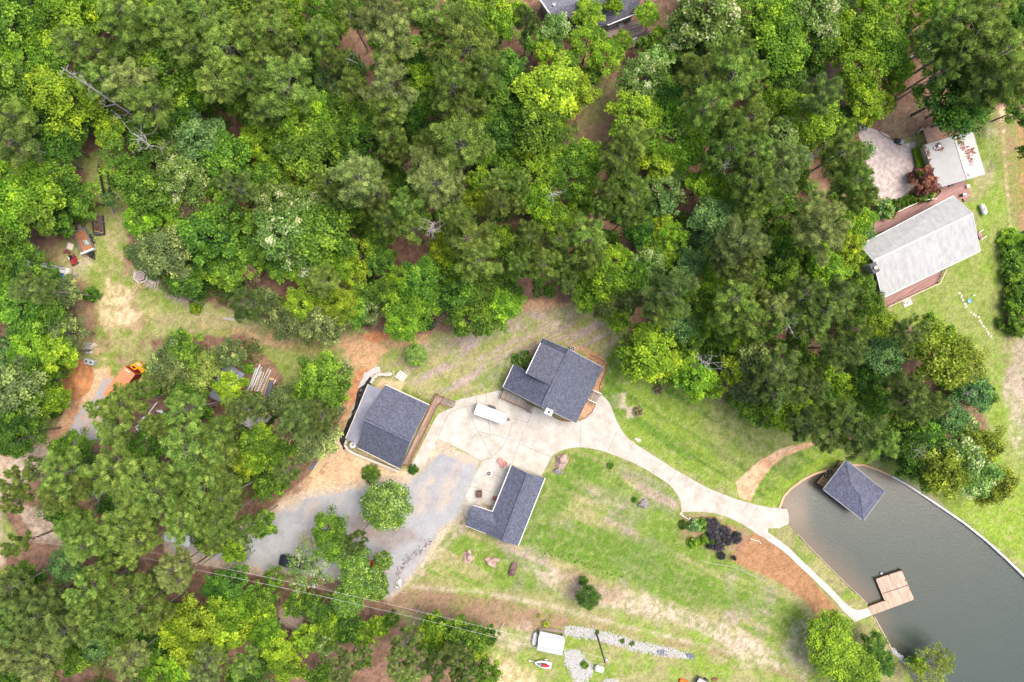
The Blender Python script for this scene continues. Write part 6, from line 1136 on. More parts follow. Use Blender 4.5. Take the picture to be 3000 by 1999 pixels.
# bottom edge: orange implement and dark vehicle, cut by the frame
p = P('S', 2003, 2003, .6); t = thing('orange_implement', 'orange metal implement cut by the bottom edge of the photo', 'implement', (p.x, p.y, 0)); M = frame((p.x, p.y, 0), R(-18)); ORB = mat('bright_orange', (0.70, 0.13, 0.01), .45)
MB(M).loft([rrect(1.5, 1.1, .1, .15, 3), rrect(1.45, 1.05, .1, .55, 3)]).build('deck', ORB, t); MB(M).box((0, 0, .6), (.9, .5, .1)).build('cover', YEL, t); wheel(t, M, -.6, -.6, .22); wheel(t, M, .6, -.6, .22)
p = P('S', 2062, 2006, 1.0); t = thing('work_cart', 'dark-framed cart with a pale sheet cut by the bottom edge', 'cart', (p.x, p.y, 0)); M = frame((p.x, p.y, 0), R(-30)); MB(M).box((0, 0, .6), (2.6, 1.5, .1)).build('bed', TARPG, t); [MB(M).beam((-1.3, y, .85), (1.3, y, .85), .12, .35).build('side_rail', DGREY, t) for y in (-.75, .75)]; MB(M).beam((-1.3, -.75, .85), (-1.3, .75, .85), .12, .35).build('end_rail', DGREY, t); wheel(t, M, .2, -.85, .3); wheel(t, M, .2, .85, .3)
p = P('S', 2095, 1992, .3); tag(MB().rock((p.x, p.y, .15), (.5, .3, .25), 6).build('dark_bundle', WOODR), 'dark bundle on the grass right of the cart at the bottom edge', 'bundle')
# small utility vehicle and leash of hose near the cabin
p = P('A4', 1215, 1295, .8); t = thing('garden_cart', 'small dark garden cart at the end of the hose left of the cabin', 'cart', (p.x, p.y, 0)); M = frame((p.x, p.y, 0), R(-15)); MB(M).loft([rrect(.8, .75, .12, .3, 3, cx=-.25), rrect(.75, .7, .12, .8, 3, cx=-.25)]).build('hood', BLACK, t); MB(M).loft([rrect(.8, .7, .1, .35, 3, cx=.45), rrect(.75, .65, .1, .6, 3, cx=.45)]).build('tray', mat('steel_blue', (0.26, 0.34, 0.38), .5), t); [wheel(t, M, x, y, .2, .14) for x in (-.4, .5) for y in (-.4, .4)]
tag(MB().path(PP('A4', [(1010, 1200), (1060, 1245), (1120, 1275), (1180, 1285)], .08), .06, n=5).build('hose', DGREY), 'dark hose along the top edge of the old concrete pad', 'hose'); tag(MB().path(PP('A4', [(1230, 1280), (1300, 1250), (1380, 1215), (1420, 1190)], .1), .07, n=5).build('border_timber', WOODW), 'grey timber border from garden cart to the rusty lean-to', 'timber')
k = MB(); k.beam(P('A4', 1370, 1225, .3), P('A4', 1425, 1180, .3), .25, .25); tag(k.build('gutter_piece', WHITE), 'white gutter piece at the corner of the rusty lean-to', 'gutter')
tag(MB().path(PP('A4', [(1340, 1080), (1390, 1062), (1440, 1058)], .1), .05, n=5).build('rake', DEADW), 'pale rake-like stick on the leaf litter above the cabin', 'rake')
tag(MB().path(PP('A4', [(1250, 560), (1310, 525), (1390, 485)], .35), .22, .18, 9).build('log', mat('grey_trunk', (0.24, 0.21, 0.20), .9, .2, 3)), 'fat grey fallen log across the brown clearing at upper right', 'log')
p = P('D2', 528, 680, .3); tag(MB().rock((p.x, p.y, .12), (.28, .5, .2), 12).build('white_bag', WHITE), 'small white bag on brown litter below the dark SUV', 'bag')
tag(MB().beam(P('D2', 175, 1430 + 60, .2), P('D2', 190, 1430, .2), .25, .2).build('log', DEADW), 'pale upright-lying log in the bottom woods', 'log'); tag(MB().tube(P('D2', 185, 1525, .2), P('D2', 300, 1505, .2), .12).build('log', DEADW), 'pale log lying level in the bottom woods', 'log')
sticks('brush_pile', 'heap of bleached crooked branches on the gravel beside a dark green tree', 'brush pile', 'D2', 475, 250, (34, 34), 75, 1.2, 3.4, mat('bleached_sticks', (0.50, 0.45, 0.38), .9, .2, 3), .05, None, 0, 7, .7)
tag(MB().path(PP('D2', [(2240, 1105), (2260, 1060), (2280, 1020)], .6), .07, n=6).build('post', DEADW), 'thin leaning pale post left of the carport clearing', 'post')
# ---------------------------------------------------------------- foliage
def leafmesh(name, pts, nrm, la, lb, tone, m, tri=False):
    """many small leaf faces: pts centre, nrm facing, la/lb half sizes"""
    n = len(pts); g = rng.normal(size=(n, 3)); t = np.cross(nrm, g); t /= np.linalg.norm(t, axis=1)[:, None] + 1e-9; b = np.cross(nrm, t); b /= np.linalg.norm(b, axis=1)[:, None] + 1e-9
    la = np.broadcast_to(la, n)[:, None]; lb = np.broadcast_to(lb, n)[:, None]
    vs_ = np.stack([pts + t * la, pts + b * lb, pts - t * la, pts - b * lb], 1) if not tri else None
    me = bpy.data.meshes.new(name); me.vertices.add(n * 4); me.vertices.foreach_set('co', vs_.astype(np.float32).ravel()); me.loops.add(n * 4); me.loops.foreach_set('vertex_index', np.arange(n * 4, dtype=np.int32)); me.polygons.add(n); me.polygons.foreach_set('loop_start', (np.arange(n) * 4).astype(np.int32)); me.update(calc_edges=True)
    a = me.attributes.new('tone', 'FLOAT', 'FACE'); a.data.foreach_set('value', tone.astype(np.float32)); me.materials.append(m); return me
def needlemesh(name, base, tip, wd, tone, m):
    n = len(base); d = tip - base; g = rng.normal(size=(n, 3)); s_ = np.cross(d, g); s_ /= np.linalg.norm(s_, axis=1)[:, None] + 1e-9; s_ = s_ * wd
    vs_ = np.stack([base + s_, base - s_, tip], 1); me = bpy.data.meshes.new(name); me.vertices.add(n * 3); me.vertices.foreach_set('co', vs_.astype(np.float32).ravel()); me.loops.add(n * 3); me.loops.foreach_set('vertex_index', np.arange(n * 3, dtype=np.int32)); me.polygons.add(n); me.polygons.foreach_set('loop_start', (np.arange(n) * 3).astype(np.int32)); me.update(calc_edges=True)
    a = me.attributes.new('tone', 'FLOAT', 'FACE'); a.data.foreach_set('value', tone.astype(np.float32)); me.materials.append(m); return me
def unit(a): return a / (np.linalg.norm(a, axis=1)[:, None] + 1e-9)
def broadcrown(Rr, hc, nclump, per, leaf, seed, spiky=0.0, lobes=5, rough=.25, top=1.0, z0=0.0, wisp=0.0):
    """clump centres over an uneven dome, leaves on each clump; centre of crown at z=0"""
    r = np.random.default_rng(seed); d = unit(r.normal(size=(nclump, 3))); d[:, 2] = np.abs(d[:, 2]) * 1.0 - 0.28 * r.random(nclump); d = unit(d)
    az = np.arctan2(d[:, 1], d[:, 0]); lob = 1 + rough * np.sin(lobes * az + r.random() * 6) * .6 + rough * .5 * np.sin((lobes * 2 + 1) * az + 2)
    rad = (0.42 + 0.58 * r.random(nclump) ** .45); C = d * rad[:, None] * np.array([Rr * .84, Rr * .84, hc]) * np.stack([lob, lob, np.ones(nclump)], 1)
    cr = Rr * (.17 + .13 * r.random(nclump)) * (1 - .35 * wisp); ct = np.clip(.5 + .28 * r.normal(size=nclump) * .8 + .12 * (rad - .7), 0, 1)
    k = np.repeat(np.arange(nclump), per); n = len(k); e = unit(r.normal(size=(n, 3))); e[:, 2] = np.where(e[:, 2] < -.1, -e[:, 2] * .7, e[:, 2]); q = r.random(n) ** .4
    loc = e * (cr[k] * q)[:, None]; loc[:, 2] *= .75
    if spiky: loc += d[k] * (r.random(n) ** 1.5 * spiky * Rr * .25)[:, None]
    p = C[k] + loc; nr = unit(e * .7 + np.array([0, 0, .55]) + r.normal(size=(n, 3)) * .45)
    tone = np.clip(ct[k] + .16 * r.normal(size=n) + .1 * (q - .6), 0, 1); return p + np.array([0, 0, z0]), nr, tone, C + np.array([0, 0, z0])  # outer clumps and leaves toned lighter, light painted into the colour
def limbs(k, base, fork, C, r0, n, seed, m_=None, cr=.1):
    r = np.random.default_rng(seed); k.path([base, (base[0] * .6 + fork[0] * .4, base[1], base[2] * .55 + fork[2] * .45), fork], r0, r0 * .55, 7)
    for i in r.choice(len(C), min(n, len(C)), replace=False):
        c = Vector(C[i]); f = Vector(fork) + Vector((0, 0, (r.random() - .3) * 2)); mid = f.lerp(c, .5) + Vector((0, 0, .25)) ; k.path([f, mid, c], r0 * .32, r0 * .06, 5)
LM_ = dict(
    P=leafmat('pine_green', (0.052, 0.088, 0.018), (0.270, 0.405, 0.082), (0.52, 0.61, 0.15), .38, .6), Q=leafmat('pale_pine', (0.065, 0.092, 0.032), (0.345, 0.435, 0.135), (0.54, 0.60, 0.21), .38, .6), R=leafmat('dark_pine', (0.046, 0.076, 0.022), (0.225, 0.325, 0.082), (0.38, 0.46, 0.13), .38, .6),
    G=leafmat('mid_green', (0.030, 0.080, 0.008), (0.122, 0.240, 0.024), (0.27, 0.43, 0.035)), D=leafmat('deep_green', (0.018, 0.060, 0.008), (0.072, 0.168, 0.018), (0.16, 0.31, 0.025)), L=leafmat('lime_green', (0.050, 0.125, 0.006), (0.200, 0.350, 0.026), (0.37, 0.53, 0.025)),
    Y=leafmat('yellow_green', (0.075, 0.14, 0.008), (0.255, 0.375, 0.026), (0.46, 0.57, 0.03)), W=leafmat('pale_tipped_green', (0.050, 0.100, 0.018), (0.20, 0.33, 0.060), (0.58, 0.64, 0.34)), U=leafmat('bluish_green', (0.035, 0.085, 0.025), (0.135, 0.27, 0.075), (0.28, 0.43, 0.13)),
    O=leafmat('brownish_green', (0.07, 0.06, 0.035), (0.24, 0.20, 0.10), (0.35, 0.28, 0.15)), M=leafmat('red_leaf', (0.055, 0.022, 0.018), (0.24, 0.095, 0.070), (0.34, 0.17, 0.09)), K=leafmat('black_leaf', (0.020, 0.021, 0.024), (0.080, 0.078, 0.090), (0.17, 0.165, 0.18)), Z=leafmat('magnolia_green', (0.028, 0.075, 0.010), (0.105, 0.200, 0.016), (0.24, 0.35, 0.045), .15, .35, .5))
TWIG = mat('grey_bark', (0.22, 0.20, 0.185), .95, .3, 4, col2=(0.12, 0.10, 0.09))
PROTO = {}   # kind -> list of (crown mesh, trunk mesh, unit radius, total height, crown centre height)
def mesh_of(k, name, m): o = k.build(name, m, None, (0, 0, 0)); me = o.data; bpy.data.objects.remove(o); return me
BR_ = 4.5
def make_broad(seed, nclump, per, leaf, hc=3.6, **kw):
    p, nr, tn, C = broadcrown(BR_, hc, nclump, per, leaf, seed, **kw); cz = 9.0; p = p + np.array([0, 0, cz]); C = C + np.array([0, 0, cz]); r = np.random.default_rng(seed)
    me = leafmesh('crown', p, nr, leaf * (.7 + .6 * r.random(len(p))), leaf * .62 * (.7 + .6 * r.random(len(p))), tn, LM_['G']); k = MB(); limbs(k, (0, 0, 0), (.2, .1, cz - 2), C, .26, 16, seed); return (me, mesh_of(k, 'trunk', BARK), BR_, 12.6, 9.6)
PROTO['b'] = [make_broad(11, 75, 62, .23, lobes=5), make_broad(12, 60, 78, .25, lobes=4, rough=.35), make_broad(13, 95, 50, .21, lobes=7, rough=.2), make_broad(14, 55, 80, .24, spiky=.6, lobes=5, rough=.3), make_broad(15, 85, 56, .22, lobes=3, rough=.4), make_broad(16, 70, 66, .20, hc=4.4, lobes=6, rough=.3)]
PROTO['w'] = [make_broad(21, 70, 42, .16, lobes=5, rough=.5, wisp=.6, spiky=.8), make_broad(22, 60, 46, .17, lobes=4, rough=.45, wisp=.7, spiky=.5), make_broad(23, 85, 34, .15, lobes=6, rough=.4, wisp=.6, spiky=1)]
PROTO['z'] = [make_broad(31, 150, 56, .19, hc=3.9, lobes=8, rough=.08), make_broad(32, 120, 60, .18, hc=3.7, lobes=6, rough=.14)]
def make_pine(seed, nb, Hh=19., nt=9, length=.38, wd=.05):
    r = np.random.default_rng(seed); Rr = 4.5; C = []; k = MB(); ch = 6.5; k.path([(0, 0, 0), (.1, .05, Hh * .5), (.05, -.1, Hh - ch * .5), (0, 0, Hh - .3)], .24, .05, 8)
    for i in range(nb):
        u = (i + r.random()) / nb; z = Hh - ch * .98 * u ** .8; Lb = Rr * (.28 + .72 * math.sin(min(1, u * 1.25 + .12) * math.pi * .62)) * (.62 + .5 * r.random()) * (1 if u < .8 else .75); a = i * 2.4 + r.normal() * .35; up = .30 - .25 * u
        b0 = np.array([0, 0, z]); e = b0 + np.array([math.cos(a) * Lb, math.sin(a) * Lb, Lb * up]); m_ = b0 * .5 + e * .5 + np.array([0, 0, .12]); k.path([Vector(b0), Vector(m_), Vector(e)], .06, .018, 4)
        nn = max(2, int(nt * Lb / Rr * 1.4) + 1)
        for j in range(nn):
            t = .5 + .55 * (j + r.random()) / nn; s_ = (r.random() - .5) * 1.9 * (.3 + .7 * math.sin(min(1, (t - .4) / .6) * 2.6)); c = b0 + (e - b0) * t + np.array([-math.sin(a) * s_, math.cos(a) * s_, .12 + .3 * r.random()]); C.append(c)
            if r.random() < .5: k.tube(Vector(b0 + (e - b0) * t * .85), Vector(c), .02, .012, 3)
    for _ in range(5): C.append(np.array([r.normal() * .35, r.normal() * .35, Hh - .2 + r.random() * .5]))
    C = np.array(C); per = 112; kk = np.repeat(np.arange(len(C)), per); n = len(kk); d = unit(r.normal(size=(n, 3))); d[:, 2] = np.where(d[:, 2] < -.2, -d[:, 2], d[:, 2]) ; d = unit(d + np.array([0, 0, .25]))
    off = r.normal(size=(n, 3)) * np.array([.20, .20, .10]); b = C[kk] + off * 1.1; L_ = length * (.65 + .6 * r.random(n)); tip = b + d * L_[:, None]; ct = np.clip(.48 + .2 * r.normal(size=len(C)), 0, 1)
    tn = np.clip(ct[kk] + .17 * r.normal(size=n) + .25 * (d[:, 2] - .5), 0, 1); me = needlemesh('crown', b, tip, wd, tn, LM_['P']); return (me, mesh_of(k, 'trunk', TWIG), Rr, Hh, Hh - 2.6)  # upward-pointing needles get a lighter tone, light painted into the colour
PROTO['p'] = [make_pine(41 + i, nb) for i, nb in enumerate((25, 22, 27, 24, 20, 26))]
def make_conebush(seed, nclump, per, leaf, hh=1.0, rough=.12):
    p, nr, tn, C = broadcrown(1.0, hh, nclump, per, leaf, seed, lobes=5, rough=rough); p = p + np.array([0, 0, .28 * hh]); p[:, 2] = np.maximum(p[:, 2], .02); r = np.random.default_rng(seed)
    me = leafmesh('foliage', p, nr, leaf * (.7 + .6 * r.random(len(p))), leaf * .6 * (.7 + .6 * r.random(len(p))), tn, LM_['G']); k = MB(); k.path([(0, 0, 0), (0, 0, .3), (.1, 0, .6 * hh)], .05, .02, 5); [k.path([(0, 0, .15), tuple(C[i] + np.array([0, 0, .2]))], .03, .01, 4) for i in range(6)]; return (me, mesh_of(k, 'stem', BARK), 1.0, 1.2, .8)
PROTO['s'] = [make_conebush(51, 42, 46, .088), make_conebush(52, 55, 40, .078, .9), make_conebush(53, 38, 50, .095, 1.1, .22)]
PROTO['f'] = [make_conebush(55, 90, 60, .042, .95, .03)]

LAND = [('the top-left corner', 0, 0), ('the slanting dead pine', 300, 270), ('the upper-left snag', 430, 420), ('the black steel frame', 315, 500), ('the dump trailer', 250, 710), ('the pale flatbed truck', 150, 800), ('the hexagonal picnic table', 410, 810), ('the row of cut logs', 520, 870),
        ('the concrete block stacks', 255, 1020), ('the orange container', 350, 1130), ('the blue-grey shed', 670, 1130), ('the pale stained shed', 760, 1230), ('the lumber stack', 930, 1370), ('the slate garage', 1120, 1210), ('the left-edge dirt road', 60, 1360), ('the silver car', 515, 1580), ('the dark SUV', 850, 1650),
        ('the bottom-left corner', 0, 1999), ('the bottom woods clearing', 700, 1930), ('the bottom-edge leaf litter', 1300, 1999), ('the carport', 1610, 1880), ('the main house', 1590, 1130), ('the mid-woods litter clearing', 1200, 745), ('the white mid-woods snag', 1275, 660), ('the top edge left-centre', 900, 0),
        ('the upper-woods bare branches', 1000, 170), ('the curly white snag', 1620, 570), ('the grey top house', 1700, 60), ('the upper leafy clearing', 1770, 330), ('the leafy deck stairs', 1900, 190), ('the narrow brown gap', 2010, 560), ('the top edge right-centre', 2250, 0), ('the upper-right brown clearing', 2620, 220),
        ('the rust-stained cabin', 2800, 440), ('the old concrete pad', 2600, 480), ('the pale metal-roofed house', 2690, 720), ('the top-right corner', 3000, 0), ('the bleached dead tree', 2060, 1060), ('the clay footpath', 2300, 1320), ('the boathouse', 2510, 1440), ('the far right lawn', 2900, 1250), ('the grey right-woods snag', 2310, 950),
        ('the square dock', 2640, 1720), ('the wood-edge lawn tip', 1580, 870), ('the small dark litter patch', 880, 850), ('the left pine grove centre', 480, 1400), ('the lower-left twin wires', 900, 1750), ('the left edge midpoint', 0, 1150)]
TONE = dict(P='grey-green', Q='pale grey-green', R='dark grey-green', G='mid-green', D='deep green', L='lime-green', Y='yellow-green', W='white-tipped green', U='bluish-green', O='brownish', M='dark red-leaved', K='blackish', Z='glossy green')
ORD = ['nearest', 'second nearest', 'third nearest', 'fourth nearest', 'fifth nearest', 'sixth nearest', 'seventh nearest', 'eighth nearest', 'ninth nearest', 'tenth nearest', 'eleventh nearest', 'twelfth nearest']
def dirw(dx, dy):
    a = math.degrees(math.atan2(-dy, dx)) % 360; return ['right of', 'up-right of', 'above', 'up-left of', 'left of', 'down-left of', 'below', 'down-right of'][int((a + 22.5) // 45) % 8]
PLANTED = []
used = {}
def plant(kind, form, p, r, hgt=None, name=None, group=None, label=None, cat='tree'):
    """one tree or shrub: an Empty with its own crown and trunk objects (shared mesh data)"""
    lst_ = PROTO[form]; i = used.get(form, random.randrange(len(lst_))); used[form] = i + 1; me, tr, ur, uh, uc = lst_[i % len(lst_)]
    name = name or {'p': 'pine_tree', 's': 'shrub', 'f': 'shrub'}.get(form, 'broadleaf_tree'); t = bpy.data.objects.new(name, None); COL.objects.link(t); t.location = (p[0], p[1], p[2] if len(p) > 2 else 0); t.rotation_euler = (0, 0, random.uniform(0, 6.28)); t.empty_display_size = .5
    sx = r / ur; sz = (hgt / uh) if hgt else sx; t.scale = (sx, sx, sz)
    for nm, md in (('foliage' if form in 'sf' else 'crown', me), ('stem' if form in 'sf' else 'trunk', tr)):
        o = bpy.data.objects.new(nm, md); COL.objects.link(o); o.parent = t
        if md is me: o.material_slots[0].link = 'OBJECT'; o.material_slots[0].material = LM_[kind]
    t['category'] = cat; t['group'] = group or ''
    PLANTED.append((t, kind, form, label)); return t
T_ = {
'A1': "60,60,130,D 400,230,150,L 360,90,170,G 130,230,180,G 700,60,190,L 860,140,150,L 1150,110,220,P 1180,310,180,P 690,410,170,P 930,490,140,P 930,720,170,P 1400,60,140,Y 1385,180,85,Y 1560,170,200,P 1700,380,190,P 1920,190,200,P 2130,110,210,G 2070,420,220,P 230,540,150,L 60,560,140,G 430,430,150,L 180,680,90,L 480,590,130,G 110,820,220,G 400,840,170,Y 640,960,230,Y 850,880,140,Y 1010,1220,120,Y 1200,760,200,O1 1560,640,250,G 1790,800,150,L 1360,960,210,P 90,1060,170,P 330,1160,190,D 110,1290,180,R 640,1140,180,D 560,1330,160,D 1430,1180,190,G 1850,1290,190,U 1650,1050,150,D 2010,760,200,P 2260,960,130,G 2310,760,150,P 2290,1240,120,Y 1200,1400,230,Gw 1600,1450,170,W 2100,1450,180,G 60,1520,130,L 290,1530,80,L 2320,300,160,P",
'A2': "110,110,170,P 340,100,130,L 600,50,140,G 170,300,180,P 370,260,100,L 700,200,140,L 850,110,150,P 600,330,160,P 730,550,110,P 1180,130,210,Q 1250,330,210,Q 310,440,150,P 80,560,150,P 270,780,270,P 690,780,130,U 650,950,130,G 890,780,130,P 1180,580,130,P 1230,820,220,Q 1240,1020,160,P 1530,720,130,L 1570,930,130,G 1610,100,210,P 1640,320,140,P 1900,230,200,P 1950,470,260,P 2110,660,170,P 1810,800,210,P 1920,1010,180,P 1760,1160,200,P 1880,1310,260,P 1560,1350,130,P 2110,1180,130,Y 2080,1380,120,L 2120,80,200,Y 2240,230,130,L 2270,680,190,D 2150,920,160,G 2270,1000,130,D 2220,1260,160,D 2290,1450,120,G 320,1130,200,L 520,1060,180,L 680,1120,170,G 440,1390,230,G 700,1310,160,G 950,1090,180,G 1000,1280,150,G 860,1420,160,D 40,1260,140,Y 1240,1260,150,P 1290,1400,120,P 1430,1070,120,D 110,1450,120,L 340,1500,90,Y 940,1490,150,Q 60,1010,150,P 1540,1510,160,Q 450,600,120,D 1450,600,120,D",
'A3': "60,120,100,L 130,200,150,R 400,290,180,W 190,360,150,G 700,140,170,L 690,420,220,L 860,540,190,L 1010,380,120,L 930,60,100,L 1240,130,140,L 330,470,150,Y 320,860,250,Y 580,830,150,Y 480,1010,130,Y 230,1010,140,Y 500,600,150,G 720,700,90,G 60,700,130,D 1800,80,230,W 1650,230,190,W 1890,320,190,W 1600,420,130,D 1350,350,110,L 1510,430,120,W 1330,560,170,W 1200,740,190,W 1360,860,140,G 1200,430,90,G 2160,150,170,G 2290,90,100,G 1960,540,170,P 1760,700,210,P 2020,720,230,P 2210,690,140,P 1810,960,190,P 2260,330,120,G 1130,1060,190,L 1450,990,170,D 1490,1250,230,Lw 1610,1410,150,L 1350,1490,150,Y 1120,1290,170,P 1000,1450,180,P 2190,1090,180,P 1990,1150,140,P 2000,1360,190,P 2250,1380,170,P 1850,1460,120,P 2310,920,90,G 60,1110,150,D 250,1200,200,G 450,1360,180,Gw 80,1380,110,L 650,1480,170,L 350,1490,170,Lw 90,850,100,D 2130,460,120,P",
'A4': "90,200,190,L 430,140,200,W 110,410,220,L 100,590,150,L 290,70,180,W 150,720,150,D 650,130,90,L 450,400,150,G 1010,120,190,L 950,320,200,L 740,330,150,L 1060,480,190,L 1350,120,110,L 1570,80,120,L 800,650,170,L 830,790,130,Y 1150,780,90,L 1190,620,120,L 900,950,130,Y 1060,970,80,Y 640,450,100,L 920,1060,90,Y 500,880,170,R 80,950,130,L 200,960,120,L 390,1110,210,L 100,1290,190,W 190,1470,170,Q 700,1400,220,P 690,1190,120,G 430,640,70,D 1700,200,200,P 1920,290,240,P 2020,90,190,P 1800,490,190,P 1540,390,180,P 1600,660,140,P 2150,500,220,P 2250,720,220,P 1640,880,220,D 1750,1040,190,D 1910,950,150,G 2290,160,110,D 2310,1000,120,D 2050,760,200,P 2340,1400,50,G",
'B1': "110,80,200,L 120,300,220,L 350,200,200,L 600,140,170,G 750,250,140,G 350,400,170,G 100,560,170,G 590,490,110,D 250,880,160,D 50,870,90,L 60,990,100,G 450,1030,120,G 290,1090,150,R 100,1120,120,G 600,1110,120,Rb 210,1270,190,G 430,1340,160,G 640,1490,140,Rb 300,1510,130,L 1250,80,170,G 1400,210,190,G 1700,110,190,W 1010,265,60,U 1600,310,170,L 1310,450,150,L 1700,540,130,L 1800,370,130,O 1850,110,140,G 1410,750,170,K2 1580,770,190,K2 1720,1010,180,D 1920,600,200,D 2060,450,190,G 2150,150,150,R 2290,80,100,G 2280,510,110,L 2250,720,140,G 2010,920,110,L 2150,950,130,G 2250,1220,150,R 1600,950,110,G 2290,960,90,O 60,700,120,G 1960,800,150,D",
'B2': "130,110,150,G 370,80,110,Y 480,130,110,Y 640,110,130,P 950,60,220,Q 1110,200,140,Q 850,230,110,Q 750,270,90,P 1250,70,120,D 1300,180,120,D 1650,110,220,Q 1790,220,130,Q 1490,100,140,Q 2060,100,110,L 2230,120,150,P 2250,310,140,P 1990,280,110,Y 190,310,190,W 440,390,200,W 250,570,230,W 610,590,230,W2 440,710,190,W 1400,340,170,P 1200,440,140,P 1430,520,150,P 890,400,100,G 1130,510,100,G 1850,450,150,P 1950,620,210,P 2050,810,210,P 1700,720,120,Y 1820,870,110,L 2230,610,100,L 60,810,120,G 230,880,120,G 430,910,130,L 620,1020,150,P 950,790,150,Yw 800,850,130,L 900,970,120,Yw 1130,660,110,G 1150,840,120,D 80,1210,120,Rb 420,1240,140,Y 770,1240,150,Y 280,1380,150,Rb 470,1430,120,Rb 660,1420,150,Rb 930,1300,120,G 1060,1290,110,K2 1330,1000,120,L 1530,1000,160,G 1400,1200,170,L 1600,1180,140,G 1350,1400,150,L 1200,1110,140,G 1860,1150,170,G 2050,1110,150,G 2250,1230,150,L 1960,1350,170,G 2160,1360,140,G 2300,1060,120,G 980,1150,110,G",
'B3': "60,110,120,P 250,110,190,Lw 550,80,190,Gw 40,300,110,P 230,290,140,L 380,430,160,L 640,260,120,G 880,230,130,P 1120,200,170,P 830,350,110,P 1080,390,140,P 1420,160,150,W 1400,310,110,U 1340,430,70,Y 1370,540,110,Y 1760,130,140,L 1900,190,160,Lw 1950,340,140,Lw 2250,90,190,P 2200,260,150,P 1850,460,170,U 1720,560,120,U 2110,620,210,Q 2250,710,120,Q 1960,730,140,Q 2000,860,140,Q 1150,560,130,D 1450,630,150,Lw 1350,730,130,Lw 150,610,150,P 430,630,130,P 700,620,190,P 720,790,150,P 950,830,130,Y 1250,830,120,W 1640,850,130,U 1850,910,130,L 2150,950,160,P 80,860,130,P 300,860,150,P 490,900,120,P 510,1040,100,R 1110,950,130,G 860,1020,190,L 720,1130,150,L 1450,960,140,R 1460,1110,230,R 1610,1110,150,R 1410,1280,170,P 1080,1190,120,R 850,1280,90,R 980,1380,90,L 1650,1250,140,G 1550,1400,140,U 1830,1080,130,L 1380,1460,100,L 1210,1510,100,L 2050,1190,200,P 2150,1360,190,P 1960,1330,150,P 1800,1340,120,L 1900,1500,120,G 2250,1500,100,P 2280,1210,90,P 2300,610,70,G 2230,430,110,G 10,1210,80,G 1700,1460,120,G 230,1120,55,R",
'B4': "80,110,180,Q 250,80,110,G 50,300,150,G 800,100,190,P 850,260,160,P 150,560,140,G 100,690,120,G 480,400,200,Q 500,600,220,O1 800,440,150,L 870,560,90,U 100,810,130,D 730,700,120,Y 720,830,110,Y 500,900,170,L 560,1020,120,Y 100,960,160,G 850,830,70,G 350,1150,170,R 60,1260,150,Q 650,1150,160,R 550,1300,190,R 850,1060,120,G 880,1200,140,G 60,1410,110,P 950,1390,160,Y 800,1460,140,P 1100,1450,90,Y 1300,1490,150,R 1460,1450,110,L 1650,1550,100,L 400,1450,140,P 300,780,110,G",
'C1': "50,60,100,U 300,40,170,L 550,90,160,L 60,210,90,U 250,290,160,G 420,300,120,G 150,410,200,Rb 270,490,150,G 100,560,120,G 520,530,110,L 310,630,140,G 110,680,150,G 60,900,140,D 260,850,150,D 150,960,100,G 1560,170,150,Rb 1700,80,150,G 1600,330,130,Rb 1900,220,150,P1 1850,360,110,P1 2130,110,140,Rb 2130,430,140,Y 1700,520,140,G 1850,630,120,D 2250,590,170,R 940,620,130,P 1150,560,200,P 1060,800,200,P 1290,450,120,P 1690,630,170,P 1450,760,150,P 1350,960,150,D 700,950,120,G 600,1010,120,G 350,1160,120,Rb 600,1210,190,P 750,1120,120,D 560,1370,190,P 130,1300,160,P 150,1460,140,P 1050,1150,200,P 1110,1310,190,P 1300,1250,210,P 1450,1360,210,P 1260,1460,180,P 1750,1000,240,P 1960,850,190,P 1600,1050,140,P 2000,1050,140,P 1900,1320,190,P 2060,1430,190,P 1800,1450,140,P 2250,1090,150,Y 2310,920,120,G 2200,1410,140,P 1700,1200,140,P",
'C2': "600,330,160,G 470,480,120,L 750,310,110,Rb 310,560,140,Rb 600,560,150,Rb 720,450,100,G 400,700,160,R 600,710,120,R 550,900,170,Rb 480,820,90,G 300,800,110,O 60,600,110,Rb 100,900,150,L 210,980,140,G 60,1080,120,L 280,1200,110,R 100,1310,100,G 210,1320,80,G",
'C3': "1250,120,180,Y 1120,210,120,L 1400,180,140,Y 1600,70,90,G 1600,210,110,L 1680,350,150,L 1450,280,100,L 2150,60,130,Y 2050,250,120,Y 2250,190,180,K2 2150,390,150,K2 2310,360,150,R 2050,520,80,G 2150,610,80,G 2250,670,90,G 1830,430,100,L 1060,100,90,L",
'C4': "100,250,190,R 80,490,160,R 250,80,110,G 300,240,110,G 380,420,170,R 700,70,190,R 550,140,110,L 580,330,130,L 700,440,110,L 1050,150,180,U 970,270,120,W 1130,290,80,U 1550,150,220,Y1 1760,200,190,Y1 1450,260,140,Y1 900,350,140,D 250,610,150,L 100,680,120,L 500,560,140,G 350,760,150,R 700,700,190,P 550,850,170,R 850,850,220,R 1000,910,190,P 1000,520,130,G 1200,700,100,G 1300,560,160,R 1450,600,160,R 1250,410,140,R 1900,480,140,U 1990,500,90,G 1650,700,130,U 1780,810,120,W 1480,830,130,G 1950,950,160,Y1 1350,1000,160,D 1750,1100,200,W 1600,1190,190,Y1 1900,1210,180,W 2100,1300,150,Y1 2190,1240,65,Y1 1500,1280,100,L 1970,1380,100,Y1 1280,1150,90,D",
